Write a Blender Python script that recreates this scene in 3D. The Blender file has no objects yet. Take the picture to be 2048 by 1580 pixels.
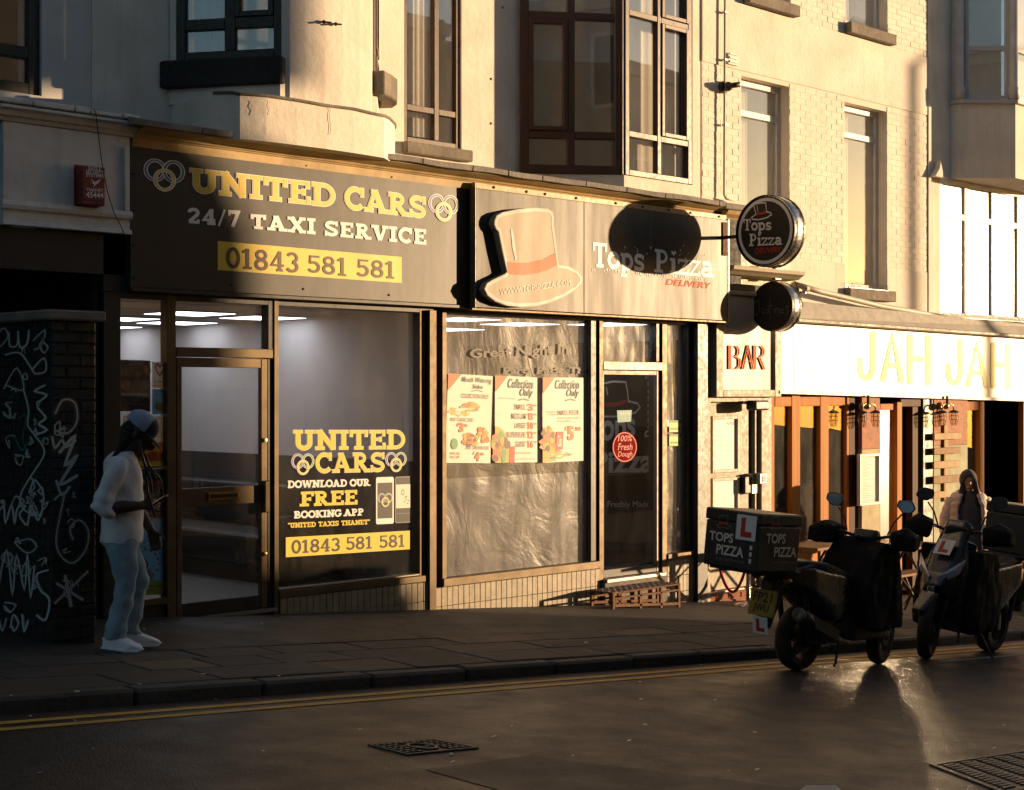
import bpy, bmesh, math, random
from mathutils import Vector, Matrix, noise
random.seed(7)
R = math.radians
SC = bpy.context.scene
COL = SC.collection
# ---------------------------------------------------------------- camera, light, exposure
CAM = Vector((0.0, -10.33, 1.74)); YAW = R(44.76); FPX = 3100.0; HOR = 785.0
cd = bpy.data.cameras.new('camera'); cam = bpy.data.objects.new('camera', cd); COL.objects.link(cam)
cam.location = CAM; cam.rotation_euler = (R(90), 0, -YAW)
cd.sensor_width = 36; cd.lens = 36 * FPX / 2048; cd.shift_y = -5 / 2048; cd.clip_end = 2000; cd.clip_start = .05
SC.camera = cam
SUN_EL = R(4.2); SUN_AZ = math.atan2(.864, -.503)          # compass from +Y towards +X
sun_to = Vector((math.sin(SUN_AZ) * math.cos(SUN_EL), math.cos(SUN_AZ) * math.cos(SUN_EL), math.sin(SUN_EL)))
w = bpy.data.worlds.new('World'); SC.world = w; w.use_nodes = True
sky = w.node_tree.nodes.new('ShaderNodeTexSky'); sky.sky_type = 'NISHITA'; sky.sun_disc = False
sky.sun_elevation = SUN_EL; sky.sun_rotation = SUN_AZ; sky.air_density = 1.0; sky.dust_density = .5; sky.ozone_density = 1.8
w.node_tree.links.new(sky.outputs[0], w.node_tree.nodes['Background'].inputs[0])
w.node_tree.nodes['Background'].inputs[1].default_value = 0.095
sl = bpy.data.lights.new('sun', 'SUN'); sl.energy = 5.0; sl.angle = R(.53); sl.color = (1.0, .675, .375)
so = bpy.data.objects.new('sun', sl); COL.objects.link(so); so.rotation_euler = (-sun_to).to_track_quat('-Z', 'Y').to_euler(); so.location = (30, -20, 12)
SC.view_settings.view_transform = 'Standard'; SC.view_settings.look = 'None'; SC.view_settings.gamma = 1; SC.view_settings.use_curve_mapping = False
SC.view_settings.exposure = 0.9
SC.render.engine = 'CYCLES'
SC.cycles.use_denoising = True; SC.cycles.max_bounces = 7; SC.cycles.diffuse_bounces = 3; SC.cycles.glossy_bounces = 4; SC.cycles.transparent_max_bounces = 24; SC.cycles.sample_clamp_indirect = 90
SC.cycles.caustics_reflective = True; SC.cycles.caustics_refractive = False; SC.cycles.blur_glossy = .6

# ---------------------------------------------------------------- where things stand
SA, CA = math.sin(YAW), math.cos(YAW)
def ray(px, py):
    u = (px - 1024) / FPX
    return Vector((SA + u * CA, CA - u * SA, -(py - HOR) / FPX))
def PY(px, py, Y=0.0):                       # the place on the vertical plane parallel to the shop fronts
    d = ray(px, py); t = (Y - CAM.y) / d.y
    return CAM + d * t
def PX(px, py, X):
    d = ray(px, py); t = (X - CAM.x) / d.x
    return CAM + d * t
def fx(px, Y=0.0): return PY(px, 0, Y).x
def fz(px, py, Y=0.0): return PY(px, py, Y).z
KERB_Y = -2.72
def zg(x, y):                                # the street runs downhill
    b = -.077 * (x - 6.56)
    if y > KERB_Y: return b + .025 * min(y, 0)
    return b + .025 * KERB_Y - .085 - .006 * (KERB_Y - y if y > -7 else KERB_Y + 7)
def zslope(x): return -.077 * (x - 6.56)
def PG(px, py, y_guess=-1.5):
    d = ray(px, py); y = y_guess
    for _ in range(30):
        # solve z = zg along the ray
        t = (y - CAM.y) / d.y; x = CAM.x + d.x * t
        c = zg(x, y) + .077 * (x - 6.56)
        t = (c + .077 * 6.56 - CAM.z) / (d.z + .077 * d.x); y = .5 * y + .5 * (CAM.y + d.y * t)
    p = CAM + d * t
    return p

# ---------------------------------------------------------------- building blocks
class MB:
    """collects shapes in world coordinates (or local ones) for one mesh object"""
    def __init__(s): s.v = []; s.f = []
    def add(s, v, f):
        n = len(s.v); s.v += [tuple(p) for p in v]; s.f += [tuple(i + n for i in q) for q in f]; return s
    def box(s, x0, x1, y0, y1, z0, z1):
        if x0 > x1: x0, x1 = x1, x0
        if y0 > y1: y0, y1 = y1, y0
        if z0 > z1: z0, z1 = z1, z0
        return s.add([(x0,y0,z0),(x1,y0,z0),(x1,y1,z0),(x0,y1,z0),(x0,y0,z1),(x1,y0,z1),(x1,y1,z1),(x0,y1,z1)],
                     [(0,3,2,1),(4,5,6,7),(0,1,5,4),(1,2,6,5),(2,3,7,6),(3,0,4,7)])
    def hexa(s, a, b):                       # two quads of four corners, joined
        return s.add(list(a) + list(b), [(0,3,2,1),(4,5,6,7),(0,1,5,4),(1,2,6,5),(2,3,7,6),(3,0,4,7)])
    def prism(s, pts, d0, d1, axis='y'):     # outline extruded along an axis
        n = len(pts)
        def P(p, d): return (p[0], d, p[1]) if axis == 'y' else ((d, p[0], p[1]) if axis == 'x' else (p[0], p[1], d))
        v = [P(p, d0) for p in pts] + [P(p, d1) for p in pts]
        f = [tuple(range(n)), tuple(range(2*n-1, n-1, -1))] + [(i, i+n, (i+1) % n + n, (i+1) % n) for i in range(n)]
        return s.add(v, f)
    def tube(s, path, r, n=8, caps=True):
        path = [Vector(p) for p in path]; k = len(path)
        rs = r if isinstance(r, (list, tuple)) else [r] * k
        v = []; f = []; up = None
        for i, p in enumerate(path):
            d = (path[min(i+1, k-1)] - path[max(i-1, 0)])
            if d.length < 1e-9: d = Vector((0,0,1))
            d.normalize()
            if up is None:
                up = Vector((0,0,1)) if abs(d.z) < .9 else Vector((1,0,0))
            a = d.cross(up).normalized(); b = a.cross(d).normalized(); up = b
            for j in range(n):
                t = 2*math.pi*j/n
                v.append(p + (a*math.cos(t) + b*math.sin(t)) * rs[i])
        for i in range(k-1):
            for j in range(n):
                f.append((i*n+j, i*n+(j+1) % n, (i+1)*n+(j+1) % n, (i+1)*n+j))
        if caps: f += [tuple(range(n-1, -1, -1)), tuple(range((k-1)*n, k*n))]
        return s.add(v, f)
    def loft(s, rings, caps=True):
        n = len(rings[0]); v = [p for r in rings for p in r]; f = []
        for i in range(len(rings)-1):
            for j in range(n):
                f.append((i*n+j, i*n+(j+1) % n, (i+1)*n+(j+1) % n, (i+1)*n+j))
        if caps: f += [tuple(range(n-1, -1, -1)), tuple(range((len(rings)-1)*n, len(rings)*n))]
        return s.add(v, f)
    def lathe(s, prof, c, axis='z', n=24, caps=True):
        rings = []
        for r, h in prof:
            ring = []
            for j in range(n):
                t = 2*math.pi*j/n; a, b = r*math.cos(t), r*math.sin(t)
                ring.append((c[0]+a, c[1]+b, c[2]+h) if axis == 'z' else ((c[0]+h, c[1]+a, c[2]+b) if axis == 'x' else (c[0]+b, c[1]+h, c[2]+a)))
            rings.append(ring)
        return s.loft(rings, caps)
    def ball(s, c, r, n=12, m=8):
        rx, ry, rz = r if isinstance(r, (tuple, list)) else (r, r, r)
        rings = []
        for i in range(m+1):
            t = math.pi*(i/m) if 0 < i < m else (1e-3 if i == 0 else math.pi-1e-3)
            rings.append([(c[0]+rx*math.sin(t)*math.cos(2*math.pi*j/n), c[1]+ry*math.sin(t)*math.sin(2*math.pi*j/n), c[2]-rz*math.cos(t)) for j in range(n)])
        return s.loft(rings)
    def ring(s, c, r0, r1, d0, d1, axis='y', n=32, rz=1.0):
        v = []; f = []
        for j in range(n):
            t = 2*math.pi*j/n
            for r in (r0, r1):
                for d in (d0, d1):
                    a, b = r*math.cos(t), r*math.sin(t)*rz
                    v.append((c[0]+a, d, c[1]+b) if axis == 'y' else ((d, c[0]+a, c[1]+b) if axis == 'x' else (c[0]+a, c[1]+b, d)))
        for j in range(n):
            a, b = j*4, ((j+1) % n)*4
            f += [(a, a+2, b+2, b), (a+1, b+1, b+3, a+3), (a, b, b+1, a+1), (a+2, a+3, b+3, b+2)]
        return s.add(v, f)
    def mapv(s, fn): s.v = [tuple(fn(Vector(p))) for p in s.v]; return s
    def build(s, name, mat, parent=None, local=False, smooth=False, bevel=0, remesh=0, smooth_it=0, subsurf=0, bseg=1):
        o = None
        org = Vector((0,0,0))
        if parent is not None and not local:
            p = parent
            while p is not None: org += p.location; p = p.parent
        me = bpy.data.meshes.new(name)
        used = sorted({i for f in s.f for i in f})
        if len(used) < len(s.v):
            ix = {i: k for k, i in enumerate(used)}; s.v = [s.v[i] for i in used]; s.f = [tuple(ix[i] for i in f) for f in s.f]
        me.from_pydata([(x-org.x, y-org.y, z-org.z) for x, y, z in s.v], [], s.f)
        bm = bmesh.new(); bm.from_mesh(me); bmesh.ops.recalc_face_normals(bm, faces=bm.faces); bm.to_mesh(me); bm.free()
        me.materials.append(M(mat) if isinstance(mat, str) else mat)
        o = bpy.data.objects.new(name, me); COL.objects.link(o); o.parent = parent
        if smooth: me.shade_smooth()
        if remesh:
            m = o.modifiers.new('r', 'REMESH'); m.mode = 'VOXEL'; m.voxel_size = remesh; m.use_smooth_shade = True
        if smooth_it:
            m = o.modifiers.new('s', 'SMOOTH'); m.iterations = smooth_it; m.factor = .5
        if bevel:
            m = o.modifiers.new('b', 'BEVEL'); m.width = bevel; m.segments = bseg; m.limit_method = 'ANGLE'; m.angle_limit = R(40)
        if subsurf:
            m = o.modifiers.new('u', 'SUBSURF'); m.levels = subsurf; m.render_levels = subsurf
        return o
def bake(o, fn=None):
    """turn the modifiers into plain mesh data and optionally move every vertex"""
    dg = bpy.context.evaluated_depsgraph_get(); ev = o.evaluated_get(dg)
    me = bpy.data.meshes.new_from_object(ev); o.modifiers.clear(); old = o.data; o.data = me; bpy.data.meshes.remove(old)
    if fn:
        me.calc_loop_triangles()
        nr = [v.normal.copy() for v in me.vertices]
        for v, n in zip(me.vertices, nr): v.co = fn(v.co, n)
    return o
def tag(o, label=None, cat=None, group=None, kind=None):
    if label: o['label'] = label
    if cat: o['category'] = cat
    if group: o['group'] = group
    if kind: o['kind'] = kind
    return o
def empty(name, loc=(0,0,0), rz=0, label=None, cat=None, group=None, kind=None, parent=None):
    o = bpy.data.objects.new(name, None); COL.objects.link(o); o.location = loc; o.rotation_euler = (0,0,rz); o.empty_display_size = .1; o.parent = parent
    return tag(o, label, cat, group, kind)
def copy_tree(o, parent=None):
    c = o.copy(); COL.objects.link(c); c.parent = parent
    for ch in list(o.children): copy_tree(ch, c)
    return c
def bx(name, mat, parent, x0, x1, y0, y1, z0, z1, bevel=.003, **k): return MB().box(x0,x1,y0,y1,z0,z1).build(name, mat, parent, bevel=bevel, **k)

# ---------------------------------------------------------------- materials
MATS = {}
def M(n): return MATS[n]
class NT:
    def __init__(s, name):
        s.m = bpy.data.materials.new(name); s.m.use_nodes = True; MATS[name] = s.m
        s.t = s.m.node_tree; s.b = s.t.nodes['Principled BSDF']; s.out = s.t.nodes['Material Output']
        s.pos = None
    def n(s, ty, **k):
        o = s.t.nodes.new('ShaderNode' + ty)
        for a, b in k.items(): setattr(o, a, b)
        return o
    def l(s, a, b): s.t.links.new(a, b)
    def P(s):
        if s.pos is None: s.pos = s.n('NewGeometry').outputs['Position']
        return s.pos
    def noise(s, scale, detail=4, stretch=(1,1,1), rough=.55, dist=0, coord=None):
        mp = s.n('Mapping'); s.l(coord or s.P(), mp.inputs[0]); mp.inputs['Scale'].default_value = stretch
        nz = s.n('TexNoise'); s.l(mp.outputs[0], nz.inputs['Vector']); nz.inputs['Scale'].default_value = scale
        nz.inputs['Detail'].default_value = detail; nz.inputs['Roughness'].default_value = rough; nz.inputs['Distortion'].default_value = dist
        return nz.outputs['Fac']
    def ramp(s, f, a, b, ca=0.0, cb=1.0):
        r = s.n('MapRange'); s.l(f, r.inputs[0]); r.inputs[1].default_value = a; r.inputs[2].default_value = b
        r.inputs[3].default_value = ca; r.inputs[4].default_value = cb; return r.outputs[0]
    def mix(s, f, a, b, mode='MIX'):
        m = s.n('Mix', data_type='RGBA', blend_type=mode)
        if isinstance(f, (int, float)): m.inputs[0].default_value = f
        else: s.l(f, m.inputs[0])
        for i, c in ((6, a), (7, b)):
            if isinstance(c, (tuple, list)): m.inputs[i].default_value = (c[0], c[1], c[2], 1)
            else: s.l(c, m.inputs[i])
        return m.outputs[2]
    def bump(s, f, strength=.3, dist=.01, prev=None):
        b = s.n('Bump'); b.inputs['Strength'].default_value = strength; b.inputs['Distance'].default_value = dist; s.l(f, b.inputs['Height'])
        if prev is not None: s.l(prev, b.inputs['Normal'])
        s.l(b.outputs[0], s.b.inputs['Normal']); return b.outputs[0]
    def set(s, **k):
        for a, v in k.items():
            i = s.b.inputs[{'col':'Base Color','rough':'Roughness','metal':'Metallic','spec':'Specular IOR Level','coat':'Coat Weight','coatr':'Coat Roughness','alpha':'Alpha','trans':'Transmission Weight','ior':'IOR','sheen':'Sheen Weight','emit':'Emission Color','emits':'Emission Strength'}[a]]
            if isinstance(v, (int, float)): i.default_value = v
            elif isinstance(v, (tuple, list)): i.default_value = (v[0], v[1], v[2], 1)
            else: s.l(v, i)
        return s
def pm(name, col, rough=.6, metal=0, spec=.5, var=.18, vs=3, stain=0, stain_col=(.08,.07,.06), bump=.15, bs=60, bd=.004, coat=0, fine=.08, rvar=.1, streak=0):
    """a surface with blotchy tone, fine grain, relief and optional dirt"""
    t = NT(name)
    dark = tuple(c*(1-var) for c in col); lite = tuple(min(1, c*(1+var*.6)) for c in col)
    c = t.mix(t.ramp(t.noise(vs, 5), .3, .7), dark, lite)
    if fine: c = t.mix(t.ramp(t.noise(vs*35, 3), .35, .65, 0, fine), c, tuple(x*.45 for x in col))
    if stain: c = t.mix(t.ramp(t.noise(vs*1.7, 8, rough=.7), .54, .78, 0, stain), c, stain_col)
    if streak: c = t.mix(t.ramp(t.noise(9, 5, (1,1,.07), .65), .52, .75, 0, streak), c, stain_col)
    t.set(col=c, rough=t.ramp(t.noise(vs*4, 4), .3, .7, max(.02, rough-rvar), min(1, rough+rvar)), metal=metal, spec=spec, coat=coat)
    if bump: t.bump(t.noise(bs, 5), bump, bd)
    return t
# masonry and render
pm('render_cream', (.80,.735,.64), .85, var=.16, vs=1.6, stain=.5, stain_col=(.50,.43,.34), bump=.55, bs=16, bd=.010, streak=.4, spec=.25)
pm('render_grey', (.64,.62,.60), .85, var=.12, vs=1.5, stain=.2, stain_col=(.36,.33,.29), bump=.3, bs=20, bd=.008, streak=.2, spec=.25)
pm('white_brick', (.80,.735,.64), .8, var=.12, vs=4, stain=.25, stain_col=(.52,.45,.36), bump=.6, bs=38, bd=.012, spec=.3)
pm('white_mortar', (.76,.69,.59), .9, var=.1, bump=.5, bs=60, bd=.006)
pm('white_trim', (.66,.65,.62), .6, var=.12, vs=5, stain=.35, stain_col=(.2,.17,.14), bump=.25, bs=25, streak=.3)
pm('stone_dark', (.20,.17,.135), .9, var=.3, vs=4, stain=.4, bump=.7, bs=22, bd=.012)
pm('slab_ledge', (.23,.21,.19), .9, var=.3, vs=5, stain=.4, bump=.7, bs=25, bd=.012)
pm('black_paint', (.018,.017,.016), .45, var=.3, vs=6, bump=.2, bs=30)
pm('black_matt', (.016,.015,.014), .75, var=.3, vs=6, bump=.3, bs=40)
pm('black_brick', (.016,.016,.017), .38, var=.4, vs=7, stain=.4, stain_col=(.05,.048,.045), bump=.6, bs=30, bd=.006)
pm('cornice_tan', (.52,.37,.17), .5, var=.25, vs=4, stain=.3, bump=.2, bs=30, streak=.25)
pm('red_brick', (.30,.085,.035), .85, var=.35, vs=14, stain=.3, stain_col=(.12,.05,.03), bump=.6, bs=50, bd=.006)
pm('red_mortar', (.24,.19,.14), .9, bump=.4)
pm('tile_tan', (.28,.225,.145), .42, var=.25, vs=9, stain=.35, stain_col=(.07,.055,.035), bump=.12, bs=20)
pm('tile_grout', (.075,.06,.04), .9)
# metal, wood, plastic
pm('bronze_alu', (.115,.082,.045), .50, metal=.6, var=.3, vs=5, stain=.25, stain_col=(.05,.04,.03), bump=.08, bs=50)
pm('dark_alu', (.035,.032,.029), .42, metal=.2, var=.3, vs=6, bump=.08)
pm('silver_alu', (.24,.20,.15), .50, metal=.7, var=.15, vs=6, stain=.2, bump=.05)
pm('steel_rim', (.62,.6,.56), .28, metal=1, var=.12, vs=6, bump=.03)
pm('brown_frame', (.075,.035,.016), .42, var=.2, vs=5, bump=.12, bs=40, streak=.2)
pm('white_frame', (.68,.66,.62), .5, var=.12, vs=5, stain=.2, stain_col=(.3,.26,.2), bump=.15, bs=30)
pm('lilac_frame', (.52,.50,.50), .55, var=.12, vs=5, stain=.2, stain_col=(.3,.26,.22), bump=.15, bs=30)
pm('rust', (.16,.065,.025), .85, var=.5, vs=20, stain=.4, bump=.4, bs=80)
pm('lead', (.26,.245,.22), .65, metal=.2, var=.2, vs=4, stain=.3, bump=.4, bs=12)
pm('galv', (.42,.40,.36), .45, metal=.7, var=.2, vs=8, stain=.3, stain_col=(.14,.1,.06), bump=.1)
pm('pipe_cream', (.46,.40,.32), .55, var=.15, vs=6, stain=.3, stain_col=(.2,.15,.1), bump=.1)
pm('cable', (.02,.019,.018), .6, bump=0)
pm('chrome', (.75,.74,.72), .12, metal=1, var=.05, bump=0, fine=0)
pm('brass', (.46,.30,.11), .35, metal=.9, var=.25, vs=20, bump=.05)
def wood(name, col, dark):
    t = NT(name)
    g = t.noise(18, 6, (1,1,.06), .6, .4); g2 = t.noise(60, 3, (1,1,.03))
    c = t.mix(t.ramp(g, .3, .7), dark, col); c = t.mix(t.ramp(g2, .4, .6, 0, .25), c, dark)
    t.set(col=c, rough=.66, spec=.18); t.bump(g2, .2, .003)
wood('orange_wood', (.56,.235,.045), (.38,.13,.022)); wood('dark_wood', (.10,.04,.016), (.05,.02,.01)); wood('pale_wood', (.5,.36,.2), (.33,.2,.09)); wood('table_wood', (.34,.2,.09), (.2,.1,.04))
# signs
def gloss_sign(name, col, rough=.52, spec=1.0, dirt=.25):
    t = NT(name)
    v = t.noise(6, 5, (1,1,.12), .6)
    c = t.mix(t.ramp(t.noise(2, 5), .3, .7), col, tuple(min(1, x*1.25+.002) for x in col))
    c = t.mix(t.ramp(t.noise(16, 6, (1,1,.05), .7), .52, .8, 0, dirt), c, (.22,.17,.1))
    c = t.mix(t.ramp(t.noise(90, 4), .62, .75, 0, dirt), c, (.3,.25,.18))
    t.set(col=c, rough=t.ramp(v, .3, .7, rough-.05, rough+.07), spec=spec); t.bump(t.noise(3, 2), .08, .02)
    return t
gloss_sign('sign_black', (.011,.009,.0065), .43, .55, .08); gloss_sign('sign_panel', (.016,.013,.009), .50, .52, .35); gloss_sign('sign_hat', (.34,.285,.215), .58, .55, .12)
gloss_sign('sign_yellow', (.62,.44,.035), .5, .6, .06); gloss_sign('sign_white', (.72,.70,.68), .5, .5, .06); gloss_sign('sign_silver', (.5,.47,.42), .5, .6, .12)
gloss_sign('sign_red', (.42,.04,.02), .5, .5, .1); gloss_sign('sign_orange', (.50,.085,.02), .6, .2, .08); gloss_sign('sign_band', (.46,.17,.09), .6, .4, .1); gloss_sign('sign_bright', (.86,.83,.77), .5, .6, .06); gloss_sign('sign_blue', (.14,.13,.36), .5, .5, .05); gloss_sign('sign_green', (.03,.14,.10), .5, .5, .05)
gloss_sign('sign_cream', (.80,.76,.65), .46, .55, .10); gloss_sign('sign_pale_yellow', (.76,.62,.20), .55, .4, .05); gloss_sign('sign_grey', (.26,.24,.21), .5, .8, .3)
def flat(name, col, rough=.5, spec=.4):
    t = NT(name); c = t.mix(t.ramp(t.noise(12, 4), .3, .7, 0, .15), col, tuple(x*.7 for x in col)); t.set(col=c, rough=rough, spec=spec); return t
for n_, c_ in dict(ink_black=(.015,.014,.014), ink_white=(.75,.73,.70), ink_yellow=(.66,.50,.03), ink_teal=(.06,.13,.15), ink_orange=(.62,.13,.03), ink_red=(.5,.03,.02), ink_crimson=(.17,.010,.008), ink_haze=(.17,.15,.12), ink_grey=(.2,.19,.18), ink_pink=(.7,.25,.22),
                   ink_gold=(.62,.33,.04), ink_sky=(.10,.30,.50), ink_cream=(.70,.66,.58), ink_green=(.08,.3,.12), ink_lime=(.35,.5,.04), ink_brown=(.10,.05,.03), ink_skin=(.30,.14,.08), ink_skin_pale=(.5,.28,.19), ink_navy=(.03,.06,.13), ink_turq=(.02,.22,.20), ink_blue=(.13,.14,.42), paint_silver=(.46,.47,.45), paint_haze=(.055,.058,.056), paint_teal=(.02,.14,.12)).items(): flat(n_, c_)
flat('ink_crimson', (.20,.010,.008), .85, .05)
# glass: clear panes that mirror the street, with a little grime
def glass(name, tint=(1,1,1), grime=.06, grime_col=(.4,.37,.32), rough=.015, film=None, refl=1.0, boost=1.35):
    t = NT(name); nd = t.t.nodes
    tr = t.n('BsdfTransparent'); tr.inputs[0].default_value = (*tint, 1)
    gl = t.n('BsdfGlossy'); gl.inputs['Roughness'].default_value = rough; gl.inputs[0].default_value = (refl, refl, refl, 1)
    fr = t.n('LayerWeight'); fr.inputs[0].default_value = .5; pw = t.n('Math', operation='POWER'); t.l(fr.outputs['Facing'], pw.inputs[0]); pw.inputs[1].default_value = 5.0
    fq = t.n('Math', operation='MULTIPLY_ADD'); t.l(pw.outputs[0], fq.inputs[0]); fq.inputs[1].default_value = .95; fq.inputs[2].default_value = .045
    bp = t.n('Bump'); bp.inputs['Strength'].default_value = .03; bp.inputs['Distance'].default_value = .02; t.l(t.noise(1.6, 2), bp.inputs['Height']); t.l(bp.outputs[0], gl.inputs['Normal'])
    mul = t.n('Math', operation='MULTIPLY'); t.l(fq.outputs[0], mul.inputs[0]); mul.inputs[1].default_value = boost; mul.use_clamp = True
    m1 = t.n('MixShader'); t.l(mul.outputs[0], m1.inputs[0]); t.l(tr.outputs[0], m1.inputs[1]); t.l(gl.outputs[0], m1.inputs[2])
    pr = t.b; pr.inputs['Roughness'].default_value = .5
    if film:
        a = t.noise(2.2, 7, (1,1,.35), .65, 1.2); b = t.noise(5, 5, (1,1,.12), .6, .5)
        add = t.n('Math', operation='ADD'); t.l(a, add.inputs[0]); t.l(b, add.inputs[1])
        f = t.ramp(add.outputs[0], .75, 1.25, film[0], film[1])
        pr.inputs['Base Color'].default_value = (*grime_col, 1); pr.inputs['Roughness'].default_value = .34; pr.inputs['Specular IOR Level'].default_value = .55
        b2 = t.n('Bump'); b2.inputs['Strength'].default_value = .28; b2.inputs['Distance'].default_value = .025; t.l(t.noise(2.6, 6, (1,1,.85), .6, 3.0), b2.inputs['Height']); t.l(b2.outputs[0], pr.inputs['Normal'])
    else:
        f = t.ramp(t.noise(5, 7, (1,1,.3), .7), .45, .85, grime*.3, grime); pr.inputs['Base Color'].default_value = (*grime_col, 1)
    m2 = t.n('MixShader'); t.l(f, m2.inputs[0]); t.l(m1.outputs[0], m2.inputs[1]); t.l(pr.outputs[0], m2.inputs[2]); t.l(m2.outputs[0], t.out.inputs[0])
glass('glass'); glass('glass_clean', grime=.012); glass('glass_upper', grime=.06, boost=3.2); glass('glass_film', grime_col=(.40,.34,.24), film=(.10,.50)); glass('glass_film_low', grime_col=(.26,.25,.245), film=(.42,.80)); glass('glass_dark', (.5,.48,.45), .05)
glass('glass_dusty', rough=.13, grime=.10); glass('glass_hazy', rough=.15, grime=.05, boost=12.0); glass('glass_mirror', (.25,.25,.25), .03); glass('lamp_glass', (.95,.9,.8), .1)
def fabric(name, col, rough=.9, var=.25, vs=12, bump=.4, bs=45, sheen=.2, spec=.2):
    t = NT(name); tc = t.n('TexCoord').outputs['Object']
    c = t.mix(t.ramp(t.noise(vs, 5, coord=tc), .3, .7), tuple(x*(1-var) for x in col), col)
    t.set(col=c, rough=rough, spec=spec, sheen=sheen); t.bump(t.noise(bs, 5, coord=tc), bump, .006); return t
fabric('tee_white', (.70,.70,.74), bump=.6, bs=14); fabric('jeans', (.27,.37,.44), var=.35, vs=9, bump=.6, bs=18); fabric('shoe_white', (.76,.76,.78), .6, .1); fabric('cap_blue', (.28,.33,.42)); fabric('cap_black', (.02,.02,.022))
fabric('skin_dark', (.055,.028,.018), .5, .15, 20, .15, 120, 0, .4); fabric('skin_pale', (.42,.23,.155), .5, .15, 20, .15, 120, 0, .4); fabric('hair_black', (.012,.010,.009), .6, .3, 30, .6, 80)
fabric('hair_brown', (.07,.03,.015), .6, .4, 40, .6, 90); fabric('puffer', (.72,.60,.53), .6, .1, 6, .3, 30); fabric('knit_grey', (.10,.098,.095), .95, .3, 40, .6, 120); fabric('beanie', (.085,.08,.082), .95, .3, 50, .7, 140); fabric('pale_blue_backing', (.50,.58,.62), .8, .08, 4, .1, 20); fabric('tan_backing', (.46,.33,.17), .8, .15, 4, .1, 20); fabric('curtain', (.55,.51,.42), .9, .15, 3, .2, 20); fabric('net', (.78,.74,.66), .9, .1, 4, .2, 20)
# vehicles
def paint(name, col, rough, metal=0, coat=0, spec=.5, bump=.04):
    t = NT(name); tc = t.n('TexCoord').outputs['Object']
    c = t.mix(t.ramp(t.noise(7, 6, coord=tc), .4, .75, 0, .5), col, tuple(min(1, x*1.6+.012) for x in col))
    t.set(col=c, rough=t.ramp(t.noise(11, 5, coord=tc), .3, .7, rough*.75, min(1, rough*1.3)), metal=metal, coat=coat, coatr=.08, spec=spec); t.bump(t.noise(60, 3, coord=tc), bump, .002); return t
paint('scoot_black', (.012,.012,.013), .28, coat=.5); paint('scoot_matt', (.016,.016,.017), .55); paint('scoot_grey', (.013,.015,.020), .25, coat=.4); paint('tyre', (.014,.0135,.013), .85, bump=.3); paint('canvas_black', (.007,.007,.0075), .85, bump=.3, spec=.12)
paint('box_black', (.018,.017,.016), .42); paint('exhaust', (.05,.048,.045), .4, .6); paint('engine', (.09,.088,.085), .45, .8); paint('plate_yellow', (.30,.20,.012), .4); paint('lens_clear', (.35,.37,.4), .1, .3, .8); paint('mirror_glass', (.85,.87,.9), .03, 1); paint('red_rope', (.38,.012,.015), .8, bump=.3)
def emit(name, col, s):
    t = NT(name); t.set(col=(.8,.8,.8), emit=col, emits=s)
    return t
emit('panel_light', (.86,.92,1.0), 2.5); emit('porch_light', (1.0,.86,.62), 6.0); emit('phone_glow', (1.0,.80,.55), .35)
# rooms
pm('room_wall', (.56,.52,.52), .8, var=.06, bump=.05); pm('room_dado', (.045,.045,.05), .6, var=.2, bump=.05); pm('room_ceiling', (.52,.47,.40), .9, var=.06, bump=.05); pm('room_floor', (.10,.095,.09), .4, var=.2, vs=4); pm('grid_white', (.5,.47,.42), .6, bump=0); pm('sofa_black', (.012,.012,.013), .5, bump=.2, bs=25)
pm('warm_plaster', (.40,.17,.10), .8, var=.25, vs=5, stain=.3, stain_col=(.55,.38,.2), bump=.4, bs=20); pm('green_plaster', (.42,.43,.30), .85, var=.25, vs=6, stain=.35, stain_col=(.22,.2,.12), bump=.4, bs=25); pm('green_door', (.015,.035,.022), .5, bump=.1)
pm('far_brick', (.42,.30,.17), .85, var=.25, vs=2, stain=.3, bump=.2); pm('far_dark', (.05,.045,.04), .8, var=.3); pm('far_render', (.5,.44,.36), .85, var=.2)

# ---------------------------------------------------------------- street
def asphalt(name, a, b, rough=.62, spec=.5, agg=140, patch=True):
    t = NT(name)
    c = t.mix(t.ramp(t.noise(1.2, 6, rough=.65), .3, .7), a, b)
    vo = t.n('TexVoronoi'); vo.inputs['Scale'].default_value = agg; t.l(t.P(), vo.inputs['Vector'])
    c = t.mix(t.ramp(vo.outputs['Color'], .35, .95, 0, .9), c, tuple(x*2.8 for x in b))
    c = t.mix(t.ramp(t.noise(7, 6, rough=.7), .55, .8, 0, .5), c, tuple(x*.4 for x in a))
    c = t.mix(t.ramp(t.noise(.55, 3, (.4,1,1)), .45, .62, 0, .35), c, tuple(x*.55 for x in a))
    v2 = t.n('TexVoronoi', feature='DISTANCE_TO_EDGE'); v2.inputs['Scale'].default_value = .55; nz = t.n('TexNoise'); nz.inputs['Scale'].default_value = 2.2; nz.inputs['Detail'].default_value = 6; t.l(t.P(), nz.inputs['Vector']); mx = t.n('Mix', data_type='VECTOR'); mx.inputs[0].default_value = .35; t.l(t.P(), mx.inputs[4]); t.l(nz.outputs['Color'], mx.inputs[5]); t.l(mx.outputs[1], v2.inputs['Vector'])
    c = t.mix(t.ramp(v2.outputs['Distance'], .0, .009, .75, 0), c, tuple(x*.3 for x in a))
    t.set(col=c, rough=t.ramp(t.noise(3, 4), .3, .7, rough-.1, rough+.1), spec=spec)
    bp = t.bump(vo.outputs['Distance'], .45, .006); t.bump(t.noise(28, 5), .25, .01, bp)
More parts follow.
